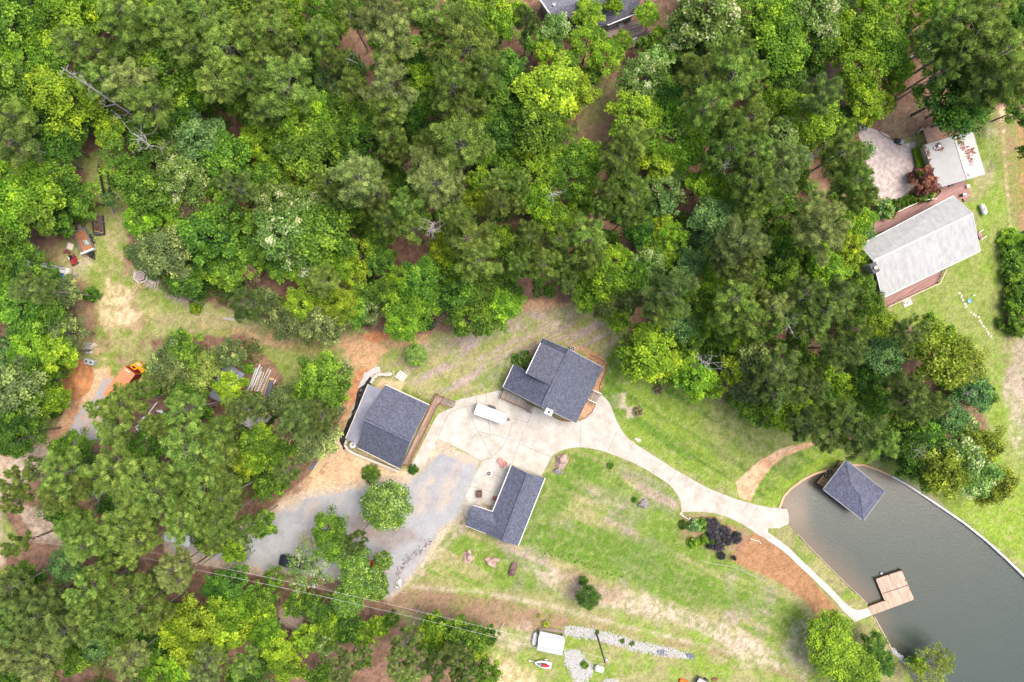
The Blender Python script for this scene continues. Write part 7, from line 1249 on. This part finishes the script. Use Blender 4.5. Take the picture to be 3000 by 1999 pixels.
'D1': "150,300,130,Pw 700,150,150,P 800,290,170,P 1150,110,200,P 1300,260,140,P 1210,360,140,P 1700,60,190,P 2000,80,190,P 1950,300,110,P 2150,350,110,L 2250,150,120,P 650,470,140,U 950,520,100,P 1150,430,110,P 1600,520,150,Q 1650,630,110,Q 100,700,150,R 250,600,140,D 400,800,150,R 150,860,150,R 350,950,190,R 800,750,180,P 850,900,190,P 1000,1010,180,P 1210,760,190,P 1260,900,190,P 1400,950,150,P 100,1160,150,R 350,1150,190,R 600,1090,190,R 200,1310,170,Q 350,1410,170,Q 900,1210,120,U 700,1360,120,G 1150,1180,120,G 1200,1360,160,Q 1500,1460,150,L 1650,1060,160,Y 1850,1000,200,Y 2050,950,150,L 1800,1250,180,Y 2000,1160,170,Y 2250,880,130,L 2250,1040,120,Y 2000,700,130,D 2150,650,150,D 1650,1410,140,L 1900,1420,160,Q 2250,1410,120,P 60,1460,120,D 1400,1180,120,D 1350,700,110,R",
'D2': "60,110,110,G 670,150,140,G 700,290,140,G 490,490,180,W1 400,660,90,W1 180,590,90,G 60,760,120,G 60,900,110,L 100,1120,140,L 200,1240,140,Y 300,1400,140,L 350,850,90,G 510,820,80,G 570,900,110,D 900,280,110,R 900,430,150,Z 960,610,180,Z 1110,700,110,Z 1170,450,90,Z 850,810,150,Z 1100,610,100,Z 700,1060,120,L 500,1160,120,L 660,1170,110,W 870,1080,120,D 1000,1130,100,L 1130,1050,90,L 1250,980,60,D 1380,1200,130,R 1620,1100,110,L 1640,1000,80,G 1600,1230,100,L 1850,1090,110,G 2010,1150,110,G 1800,1210,100,L 2050,1260,80,Y 1850,1340,120,R 2150,1130,70,D 1950,1460,100,R 2120,1480,110,G 1300,1400,120,Q 1480,1420,120,Q 990,1350,80,P 800,1450,140,Q 600,1500,110,G 40,1400,80,D 1650,1430,120,R 1850,1510,80,R",
}
KM = {'O1': ('Q', 'p'), 'P1': ('P', 'b'), 'Y1': ('Y1', 'b'), 'K2': ('K2', 'b'), 'W1': ('W', 'w'), 'W2': ('G', 'b'), 'Gw': ('G', 'w'), 'Lw': ('L', 'w'), 'Yw': ('Y', 'w'), 'Pw': ('P', 'p'), 'Rb': ('K2', 'b')}
LM_['Y1'] = leafmat('olive_yellow', (0.050, 0.075, 0.008), (0.205, 0.27, 0.018), (0.42, 0.47, 0.06)); LM_['K2'] = leafmat('dark_olive', (0.040, 0.068, 0.018), (0.120, 0.165, 0.052), (0.32, 0.40, 0.10), .2, .6); TONE['Y1'] = 'olive-yellow'; TONE['K2'] = 'dark olive'
ENT = []
for crp, s_ in T_.items():
    for q in s_.split():
        x, y, r_, kd = q.split(','); kind, form = KM.get(kd, (kd, 'p' if kd in 'PQR' else ('z' if kd == 'Z' else 'b'))); u, v = src(crp, float(x), float(y)); ENT.append([u, v, float(r_) / CR[crp][2], kind, form])
ENT.sort(key=lambda e: -e[2])
PINEGROVE = [(230, 1100), (800, 1060), (700, 1450), (730, 1999), (0, 1999), (0, 1330)]
keep = []; LIM = .76
SMALLZONES = [(600, 1010, 430, 150), (1000, 1300, 0, 0)]
for e in ENT:
    ok = True
    for f in keep:
        d_ = math.hypot(e[0] - f[0], e[1] - f[1]); lim = (LIM if e[3] == f[3] else LIM - .18) * max(e[2], f[2])
        if d_ < lim: ok = False; break
    if ok: keep.append(e)
for e in keep: # thin a few more of the very small ones deep inside the woods
    pass
NB = sum(e[4] != 'p' for e in keep); print('trees kept', len(keep), 'of', len(ENT), 'broad', NB)
nbr = 0; REST = []
def zone(u, v):
    for x0, y0, x1, y1, f in ((560, 1010, 800, 1290, .84), (290, 1080, 480, 1260, .84), (1540, -50, 1960, 210, .70), (620, 1560, 1200, 1760, .9), (-50, 1330, 170, 1640, .78), (2420, 330, 2570, 620, .86), (440, 770, 640, 920, .78), (835, 1060, 1010, 1340, 1.12)):
        if x0 < u < x1 and y0 < v < y1: return f
    return 1.0
for u, v, r_, kind, form in keep:
    rm = r_ * S * 1.17 * (1.08 if form == 'b' else 1.04) * zone(u, v)
    if form == 'p': hgt = min(21, 12 + rm * 1.6) * (.92 + .16 * random.random()); hc = hgt * (19 - 2.6) / 19; rm *= .90
    else: hgt = min(15, 3.2 + rm * 1.9) * (.88 + .24 * random.random()); hc = hgt * .74
    if v > 1150 and 800 < u < 1700 and form != 'p': hgt = min(hgt, 9); hc = hgt * .74
    p = P('S', u, v, hc); rr = rm * (H - hc) / H
    if form != 'p':
        nbr += 1
        if nbr > 292: REST.append((kind, form, p, rr, hgt)); continue
    plant(kind, form, (p.x, p.y, 0), rr, hgt, group='woodland trees around the yards')
# the smallest crowns, past three hundred of them, as one mass
co_, tn_, mi_, kinds = [], [], [], []
for i, (kind, form, p, rr, hgt) in enumerate(REST):
    me, tr, ur, uh, uc = PROTO[form][i % len(PROTO[form])]; c = np.empty(len(me.vertices) * 3, np.float32); me.vertices.foreach_get('co', c); c = c.reshape(-1, 4, 3); tn = np.empty(len(me.polygons), np.float32); me.attributes['tone'].data.foreach_get('value', tn); c = c[::2] ; tn = tn[::2]
    a = random.uniform(0, 6.28); ca, sa = math.cos(a), math.sin(a); sx = rr / ur; sz = hgt / uh; x = c[..., 0] * ca - c[..., 1] * sa; y = c[..., 0] * sa + c[..., 1] * ca; c = np.stack([x * sx * 1.0 + p.x, y * sx + p.y, c[..., 2] * sz], -1)
    cen = c.mean(1, keepdims=True); c = cen + (c - cen) * 1.5
    if kind not in kinds: kinds.append(kind)
    co_.append(c.reshape(-1, 3)); tn_.append(tn); mi_.append(np.full(len(tn), kinds.index(kind), np.int32))
co_ = np.concatenate(co_); tn_ = np.concatenate(tn_); mi_ = np.concatenate(mi_); n = len(tn_); me = bpy.data.meshes.new('young_trees'); me.vertices.add(n * 4); me.vertices.foreach_set('co', co_.astype(np.float32).ravel()); me.loops.add(n * 4); me.loops.foreach_set('vertex_index', np.arange(n * 4, dtype=np.int32)); me.polygons.add(n); me.polygons.foreach_set('loop_start', (np.arange(n) * 4).astype(np.int32)); me.update(calc_edges=True)
at_ = me.attributes.new('tone', 'FLOAT', 'FACE'); at_.data.foreach_set('value', tn_)
for kd in kinds: me.materials.append(LM_[kd])
me.polygons.foreach_set('material_index', mi_); o = bpy.data.objects.new('young_trees', me); COL.objects.link(o); tag(o, 'small young broadleaf crowns filling in between the larger woodland trees', 'young trees', kind='stuff')
# young pines just outside the frame so the woods do not stop at its edge
for i in range(46):
    a = i / 46; side = i % 3
    if side == 0: u, v = random.uniform(-60, 2950), random.uniform(-150, -110)
    elif side == 1: u, v = random.uniform(-180, -120), random.uniform(0, 2000)
    else: u, v = random.uniform(-100, 1100), random.uniform(2110, 2160)
    if 1500 < u < 2000 and v < 0: continue
    p = P('S', u, v, 12); t = plant(random.choice('PPR'), 'p', (p.x, p.y, 0), random.uniform(3.5, 4.6), random.uniform(13, 17), group='trees just outside the frame'); t['outside'] = 1
# ---- single garden trees and shrubs
def single(kind, form, k_, x, y, rpx, hgt, label, name=None, cat='tree', group=None):
    r_ = rpx / CR[k_][2] * S * (1.2 if kind == 'K' else 1.1); p = P(k_, x, y, hgt * .7); return plant(kind, form, (p.x, p.y, 0), r_ * (H - hgt * .7) / H, hgt, name, group, label, cat)
single('Z', 'z', 'C2', 1200, 1500, 225, 8.5, 'round magnolia standing alone between gravel road and garage', 'magnolia_tree'); single('Z', 'z', 'C2', 1478, 130, 106, 4.2, 'small round tree alone on the dry lawn above the garage', 'round_tree')
single('G', 'f', 'C2', 1050, 1225, 90, 1.9, 'clipped ball-shaped bush on bare soil below the garage', 'round_bush', 'bush'); single('Z', 's', 'C3', 95, 170, 92, 2.4, 'dark glossy bush in the corner between house wing and dormer', 'glossy_bush', 'bush')
single('D', 's', 'B1', 828, 1135, 76, 2.2, 'lone green bush in the left yard below the flatbed truck', 'round_bush', 'bush'); single('L', 's', 'B1', 1785, 1262, 58, 1.8, 'small lime bush beside the long bleached pole', 'round_bush', 'bush')
single('L', 'z', 'D4', 560, 1110, 210, 7.5, 'bright green tree at the foot of the mulch bed, upper crown', 'bank_tree'); single('L', 'z', 'D4', 620, 1320, 225, 7.5, 'bright green tree on the bank below the mulch bed, middle crown', 'bank_tree'); single('L', 'z', 'D4', 800, 1470, 210, 7.5, 'bright green tree at the bottom edge left of the lake', 'bank_tree')
single('D', 'b', 'D4', 960, 1200, 105, 5, 'darker green small tree at the lake bank, above its twin', 'bank_tree'); single('D', 'b', 'D4', 1050, 1380, 120, 5, 'darker green small tree at the lake bank, below its twin', 'bank_tree')
single('D', 'z', 'D3', 700, 780, 112, 5, 'solitary dark conical tree on the brown slope of the lower lawn', 'slope_tree'); single('D', 's', 'D3', 660, 650, 45, 2.5, 'small dark top shoot beside the solitary slope tree', 'shrub', 'shrub')
single('Y1', 'w', 'D4', 1480, 1420, 175, 5, 'pale wispy willow-like tree leaning over the lake at the bottom', 'wispy_tree'); single('L', 's', 'D4', 1390, 1400, 80, 3, 'denser lime bush at the foot of the wispy lake tree', 'shrub', 'shrub'); single('Y1', 'w', 'D4', 1600, 1350, 110, 4, 'sparse outer branch tree at the right of the wispy lake tree', 'wispy_tree')
single('M', 's', 'H5', 420, 1080, 250, 4.5, 'dark red-leaved tree between concrete pad and cabin', 'red_leaf_tree', 'tree'); single('Y', 's', 'H5', 278, 985, 72, 4.2, 'tiny yellow-green shrub poking through the red-leaved tree', 'shrub', 'shrub')
for x, y, r_, lb in ((1080, 350, 104, 'round green shrub at the left end of the pale house deck'), (1215, 305, 58, 'small shrub right of the round one along the deck'), (1320, 265, 60, 'middle shrub of the row along the pink deck'), (1420, 245, 58, 'rightmost shrub of the row, under the red tree'), (1490, 235, 40, 'smallest bright shrub at the end of the deck row')): single('Z' if r_ > 90 else 'G', 's', 'B4', x, y, r_, 2.2, lb, 'shrub', 'shrub', 'shrubs along the pale house deck')
for x, y, r_ in ((2240, 620, 120), (2330, 700, 110), (2210, 740, 100), (2290, 840, 110), (2240, 960, 115), (2320, 1040, 110), (2260, 1120, 105), (2220, 1230, 90), (2290, 1300, 110), (2200, 1390, 95), (2280, 1450, 110), (2340, 1180, 90)): single(random.choice('GDLG'), 's', 'B4', x + 25, y, r_ * .82, 2.6, None, 'hedge_shrub', 'shrub', 'hedge shrubs along the right edge')
# clipped box hedge beside the cabin
q = PP('H5', [(195, 565), (330, 535), (400, 840), (265, 875)], .9); nb = 9000; r_ = np.random.default_rng(5); a_, b_, z_ = r_.random(nb), r_.random(nb), r_.random(nb) ** .4; sd_ = r_.random(nb) < .35; b_ = np.where(sd_ & (r_.random(nb) < .5), np.round(b_), b_); z_ = np.where(sd_, r_.random(nb), z_)
Q0, Q1, Q2, Q3 = [np.array(v) for v in q]; pos = (Q0 * ((1 - a_) * (1 - b_))[:, None] + Q1 * (a_ * (1 - b_))[:, None] + Q2 * (a_ * b_)[:, None] + Q3 * ((1 - a_) * b_)[:, None]); pos[:, 2] = z_ * 1.0 + r_.normal(size=nb) * .04
me = leafmesh('box_hedge', pos - Q0 * np.array([1, 1, 0]), unit(r_.normal(size=(nb, 3)) + np.array([0, 0, 1.0])), .07, .05, np.clip(.55 + .18 * r_.normal(size=nb), 0, 1), LM_['L']); o = bpy.data.objects.new('box_hedge', me); o.location = (Q0[0], Q0[1], 0); COL.objects.link(o); tag(o, 'clipped rectangular lime-green hedge against the white cabin', 'hedge')
# shrub bed by the driveway
for x, y, rx, kd, lb in ((180, 300, 72, 'D', 'bright green round shrub at the left end of the shrub bed'), (330, 300, 105, 'U', 'large pale green shrub second in the shrub bed'), (440, 300, 100, 'G', 'mottled green shrub melting into the big black shrub'), (590, 320, 115, 'K', 'largest black-leaved shrub in the bed'), (600, 440, 85, 'K', 'black-leaved shrub just below the largest black one'), (770, 400, 88, 'K', 'round charcoal shrub right of the largest black one'), (820, 520, 75, 'K', 'charcoal shrub with reddish rim below the round one'), (945, 490, 84, 'K', 'rightmost black shrub with green sprigs at the mulch edge'), (690, 600, 90, 'K', 'low black shrub in the lower middle of the bed'), (560, 600, 55, 'K', 'small black shrub at the lower left of the black group'),
        (730, 755, 55, 'K', 'oval black shrub standing apart below the bed'), (908, 780, 33, 'K', 'tiny black shrub on the mulch bed'), (470, 520, 80, 'L', 'yellowish low shrub below the pale green one'), (315, 560, 90, 'L', 'separate olive-lime shrub at the lower left of the bed'), (590, 545, 40, 'L', 'small lime tuft amid the black shrubs')): single(kd, 'f' if kd == 'K' else 's', 'J6', x, y, rx, 1.3 if kd != 'K' else 1.5, lb, 'shrub', 'shrub')
single('G', 's', 'C3', 905, 1145, 32, .8, 'small shrub in a bare ring on the lawn inside the driveway curve', 'shrub', 'shrub'); single('G', 's', 'C3', 1130, 1460, 30, .7, 'weedy clump left of the dark grey boulder', 'weed_clump', 'plant'); single('G', 's', 'D3', 670, 1410, 38, .9, 'green weed clump at the edge of the white gravel heap', 'weed_clump', 'plant'); single('G', 's', 'D3', 785, 1110, 20, .6, 'small weed at the foot of the transformer pole', 'weed_clump', 'plant'); single('G', 's', 'D3', 1015, 1190, 24, .6, 'weed in the white rock band, upper one', 'weed_clump', 'plant'); single('G', 's', 'D3', 1105, 1215, 24, .6, 'weed in the white rock band, lower one', 'weed_clump', 'plant'); single('D', 's', 'C2', 1440, 1180, 48, .9, 'low weed patch at the end of the garage walkway', 'weed_clump', 'plant')
# a curving row of weeds across the lower lawn, beyond counting
r_ = random.Random(3); wp, wn, wt_ = [], [], []; rg_ = np.random.default_rng(8)
for i in range(46):
    t_ = i / 46; pts_ = [(270, 360), (420, 410), (600, 440), (760, 500), (900, 560), (1050, 590)]; j = min(4, int(t_ * 5)); u = t_ * 5 - j; p = P('D3', pts_[j][0] * (1 - u) + pts_[j + 1][0] * u + r_.gauss(0, 22), pts_[j][1] * (1 - u) + pts_[j + 1][1] * u + r_.gauss(0, 15)); rr = r_.uniform(.08, .22); n = int(500 * rr)
    e = unit(rg_.normal(size=(n, 3))); e[:, 2] = np.abs(e[:, 2]); wp.append(np.array(p) + e * rr * np.array([1, 1, .8]) * (rg_.random(n) ** .5)[:, None]); wn.append(unit(e + np.array([0, 0, .6]))); wt_.append(np.clip(r_.uniform(.35, .75) + .15 * rg_.normal(size=n), 0, 1))
wp = np.concatenate(wp); o = bpy.data.objects.new('weeds', leafmesh('weeds', wp, np.concatenate(wn), .08, .04, np.concatenate(wt_), LM_['G'])); COL.objects.link(o); tag(o, 'dark green weeds in a curving row across the lower lawn', 'weeds', kind='stuff')
# sago-like rosettes: arching fronds from a centre
def rosette(label, k_, x, y, rpx, hgt, mats, n=34, name='cycad', cat='cycad'):
    p = P(k_, x, y, .3); Rr = rpx / CR[k_][2] * S; t = thing(name, label, cat, (p.x, p.y, 0)); r_ = np.random.default_rng(int(x)); ang_ = np.arange(n) * 2.399; k = [MB(), MB()]
    for i, a in enumerate(ang_):
        L_ = Rr * (.55 + .45 * (i / n)); d = Vector((math.cos(a), math.sin(a), 0)); s_ = Vector((-d.y, d.x, 0)); el = .9 - .8 * i / n; pts = [Vector((p.x, p.y, .25)) + d * L_ * u + Vector((0, 0, hgt * (el * math.sin(u * 2.4) + .15 * (1 - u)))) for u in (0, .33, .66, 1)]; kk = k[i % 2]; w_ = .07 * Rr + .02
        vs_ = []; 
        for q_, ww in zip(pts, (.3, 1, .8, .05)): vs_ += [q_ + s_ * w_ * ww, q_ + Vector((0, 0, .02)), q_ - s_ * w_ * ww]
        kk.add(vs_, [(j * 3 + c_, j * 3 + c_ + 1, j * 3 + c_ + 4, j * 3 + c_ + 3) for j in range(3) for c_ in (0, 1)])
    k[0].build('fronds', mats[0], t); k[1].build('fronds', mats[1], t); MB().lathe((p.x, p.y, 0), [(.16, 0), (.14, .28), (.03, .34)], 8).build('trunk', BARK, t)
cy = [mat('frond_green', (0.05, 0.075, 0.015), .6, .2, 4), mat('frond_brown', (0.27, 0.20, 0.10), .8, .2, 4)]
rosette('upper cycad with browning fronds on the right lawn', 'C3', 1340, 445, 62, .8, cy); rosette('lower cycad with dark centre near the driveway', 'C3', 1160, 640, 66, .8, cy)
yu = [mat('yucca_yellow', (0.33, 0.36, 0.03), .6, .15, 4), mat('yucca_green', (0.16, 0.22, 0.03), .6, .15, 4)]
rosette('spiky yellow-green yucca above the carport', 'D3', 312, 1030, 46, .7, yu, 40, 'yucca', 'yucca'); rosette('smaller yellow-green yucca, upper left of the larger one', 'D3', 255, 958, 28, .5, yu, 28, 'yucca', 'yucca')

# ---- leafless dead trees
def deadtree(label, k_, base, top, h0, h1, nb, seed, Lb=3.2, r0=.16, m=DEADW, start=.35, group=None):
    r_ = random.Random(seed); A = P(k_, *base, h0); B = P(k_, *top, h1); A.z = 0 if h0 < 1 else h0; t = thing('dead_tree', label, 'dead tree', (A.x, A.y, 0 if h0 < 1 else 0)); 
    base0 = Vector((A.x, A.y, 0)); MB().path([base0, A.lerp(B, .4) if h0 < 1 else A, A.lerp(B, .7), B], r0, r0 * .35, 7).build('trunk', m, t)
    k = MB()
    def br(p, d, L_, r, dep):
        pts = [p]; dd = d.copy(); n = 4
        for i in range(n): dd = (dd + Vector((r_.gauss(0, .22), r_.gauss(0, .22), r_.gauss(.04, .12)))).normalized(); pts.append(pts[-1] + dd * L_ / n)
        k.path(pts, r, r * .3, 4)
        if dep:
            for i in range(3 if dep > 1 else 2): j = r_.randint(1, 4); d2 = (dd + Vector((r_.gauss(0, .8), r_.gauss(0, .8), r_.gauss(.1, .35)))).normalized(); br(pts[j], d2, L_ * r_.uniform(.4, .65), r * .5, dep - 1)
    for i in range(nb):
        u = start + (1 - start) * (i + r_.random()) / nb; p = A.lerp(B, u); a = i * 2.4 + r_.gauss(0, .5); br(p, Vector((math.cos(a), math.sin(a), .45)).normalized(), Lb * (1.15 - .6 * u) * r_.uniform(.7, 1.2), r0 * .42, 2)
    k.build('branches', m, t); return t
GW = mat('grey_deadwood', (0.30, 0.28, 0.28), .9, .2, 4)
deadtree('slanting grey dead pine trunk with short stubs at upper left', 'A1', (1380, 1170), (565, 620), 6, 21, 16, 3, 1.6, .2, GW, .15)
deadtree('white branchy snag among the treetops at upper left', 'A1', (1230, 1230), (1400, 1350), 14.5, 16, 9, 5, 2.9, .11, DEADW, .05); deadtree('bright white snag between pines above the litter clearing', 'B2', (1600, 560), (1640, 470), 15.5, 18, 8, 7, 2.6, .14, DEADW, .05)
deadtree('bleached dead tree at the wood edge right of the main house', 'C3', (1790, 260), (1760, 180), 6.5, 8.5, 14, 9, 3.0, .1, mat('bone_wood', (0.46, 0.45, 0.46), .9, .12, 4), .0); deadtree('grey snag with fine twigs deep in the right woods', 'B4', (200, 1440), (170, 1400), 14, 16, 10, 11, 2.2, .1, GW, 0)
deadtree('small white snag in the upper middle woods right of the clearing', 'A3', (1940, 1540), (1980, 1500), 16, 17.5, 7, 13, 1.1, .06, DEADW, 0); deadtree('curly white snag over the lime trees at mid right of centre', 'B3', (370, 250), (385, 200), 15, 17, 6, 15, 1.8, .12, DEADW, 0)
deadtree('fine twiggy dead top at the upper right woods', 'A4', (400, 1480), (380, 1420), 15, 17, 9, 17, 1.8, .05, GW, 0); deadtree('pale dead stub tree in the woods above the boathouse', 'C4', (1380, 1010), (1390, 1020), 9, 11, 7, 19, 2.0, .08, DEADW, 0); deadtree('grey dead branches at the right wood edge by the lawn', 'C4', (1830, 470), (1830, 490), 8, 10, 7, 21, 2.0, .07, GW, 0)
deadtree('fallen-looking bare branches over the dark gap in the top woods', 'A2', (930, 580), (680, 470), 9, 12, 9, 23, 2.2, .1, GW, .1); deadtree('pale crooked branches in the lower left pines near the silver car', 'C1', (900, 1420), (890, 1450), 6, 8, 7, 25, 2.2, .08, DEADW, 0); deadtree('small grey dead bush at the wood edge above the garage', 'B2', (1630, 1440), (1640, 1410), .1, 2.2, 10, 27, 1.5, .06, GW, .1)

# ---- undergrowth that reads as one mass under the canopy
def underbrush():
    r_ = np.random.default_rng(77); cs = []; polyw = WOODS
    keepout = [(P('F', x, y).x, P('F', x, y).y, d) for x, y, d in ((1385, 260, 6.5), (1370, 200, 4.5), (2060, 220, 8), (2060, 170, 6), (1900, 190, 5), (950, 575, 5.5), (935, 590, 4.5), (1995, 120, 3), (520, 475, 4), (660, 655, 3), (1065, 430, 0), (1590, 440, 4), (1595, 400, 3), (1140, 600, 0), (100, 380, 7), (200, 370, 6), (90, 570, 6), (30, 380, 6), (2100, 300, 3), (500, 830, 3.5), (610, 1030, 3), (630, 870, 4), (330, 950, 4), (460, 1340, 6), (560, 1330, 4), (680, 1420, 5), (700, 1470, 4), (800, 1370, 6), (760, 1360, 5), (420, 1250, 3), (600, 1200, 5), (680, 1120, 3), (500, 900, 5), (1290, 20, 14), (1400, 40, 12), (1450, 90, 6), (310, 1480, 3), (740, 1555, 5), (1000, 1500, 6), (840, 1510, 5), (250, 1000, 6), (350, 960, 5), (60, 1240, 7), (160, 1300, 4), (1100, 1550, 6), (2250, 250, 5), (2130, 330, 7), (2200, 360, 9), (270, 870, 5), (30, 1060, 6), (20, 1200, 8), (900, 1480, 4))]
    while len(cs) < 1500:
        u, v = r_.uniform(-40, 3040), r_.uniform(-40, 2040); f = None
        U1, V1 = np.array([[u]]), np.array([[v]])
        if not any(inside(U1, V1, q)[0, 0] and -sdf(U1, V1, q)[0, 0] > 14 for q in polyw): continue
        x, y = (u - 1500) * S, (999.5 - v) * S
        if any(math.hypot(x - a, y - b) < d for a, b, d in keepout): continue
        cs.append((x, y, r_.uniform(1.1, 2.6)))
    cs = np.array(cs); per = 230; k = np.repeat(np.arange(len(cs)), per); n = len(k); e = unit(r_.normal(size=(n, 3))); e[:, 2] = np.abs(e[:, 2]); q = r_.random(n) ** .35; rr = cs[k, 2]
    p = np.stack([cs[k, 0] + e[:, 0] * rr * q, cs[k, 1] + e[:, 1] * rr * q, .2 + e[:, 2] * rr * q * 1.5], 1); ct = np.clip(.4 + .25 * r_.normal(size=len(cs)), 0, 1); tn = np.clip(ct[k] + .15 * r_.normal(size=n), 0, 1)
    me = leafmesh('undergrowth', p, unit(e + np.array([0, 0, .8]) + r_.normal(size=(n, 3)) * .4), .2, .13, tn, LM_['G']); o = bpy.data.objects.new('undergrowth', me); COL.objects.link(o); tag(o, 'dark green undergrowth filling the woods below the tree crowns', 'undergrowth', kind='stuff')
underbrush()
# ---- a label of its own for every tree: tone, kind and rank by distance from the nearest landmark on one side of it
bucket = {}
fbk = lambda t: (t.location.x / (S * (1 - 10 / H)) + 1500, 999.5 - t.location.y / (S * (1 - 10 / H)))
for t, kind, form, label in PLANTED:
    if label: t['label'] = label; 
    if not t['group']: del t['group']
    if label: continue
    u, v = fbk(t); nm, lx, ly = min(LAND, key=lambda l: math.hypot(l[1] - u, l[2] - v)); ty = {'p': 'pine', 's': 'shrub', 'f': 'shrub', 'w': 'airy broadleaf tree'}.get(form, 'broadleaf tree')
    if t.get('outside'): nm, lx, ly = min([l for l in LAND], key=lambda l: math.hypot(l[1] - u, l[2] - v)); ty += ' beyond the frame'; del t['outside']
    bucket.setdefault((TONE[kind], ty, nm, dirw(u - lx, v - ly)), []).append((math.hypot(u - lx, v - ly), t))
for (tone, ty, nm, dw), l in bucket.items():
    l.sort(key=lambda x: x[0])
    for i, (_, t) in enumerate(l): t['label'] = f'{tone} {ty}{(", " + ORD[i] + " one") if len(l) > 1 else ""} {dw} {nm}'
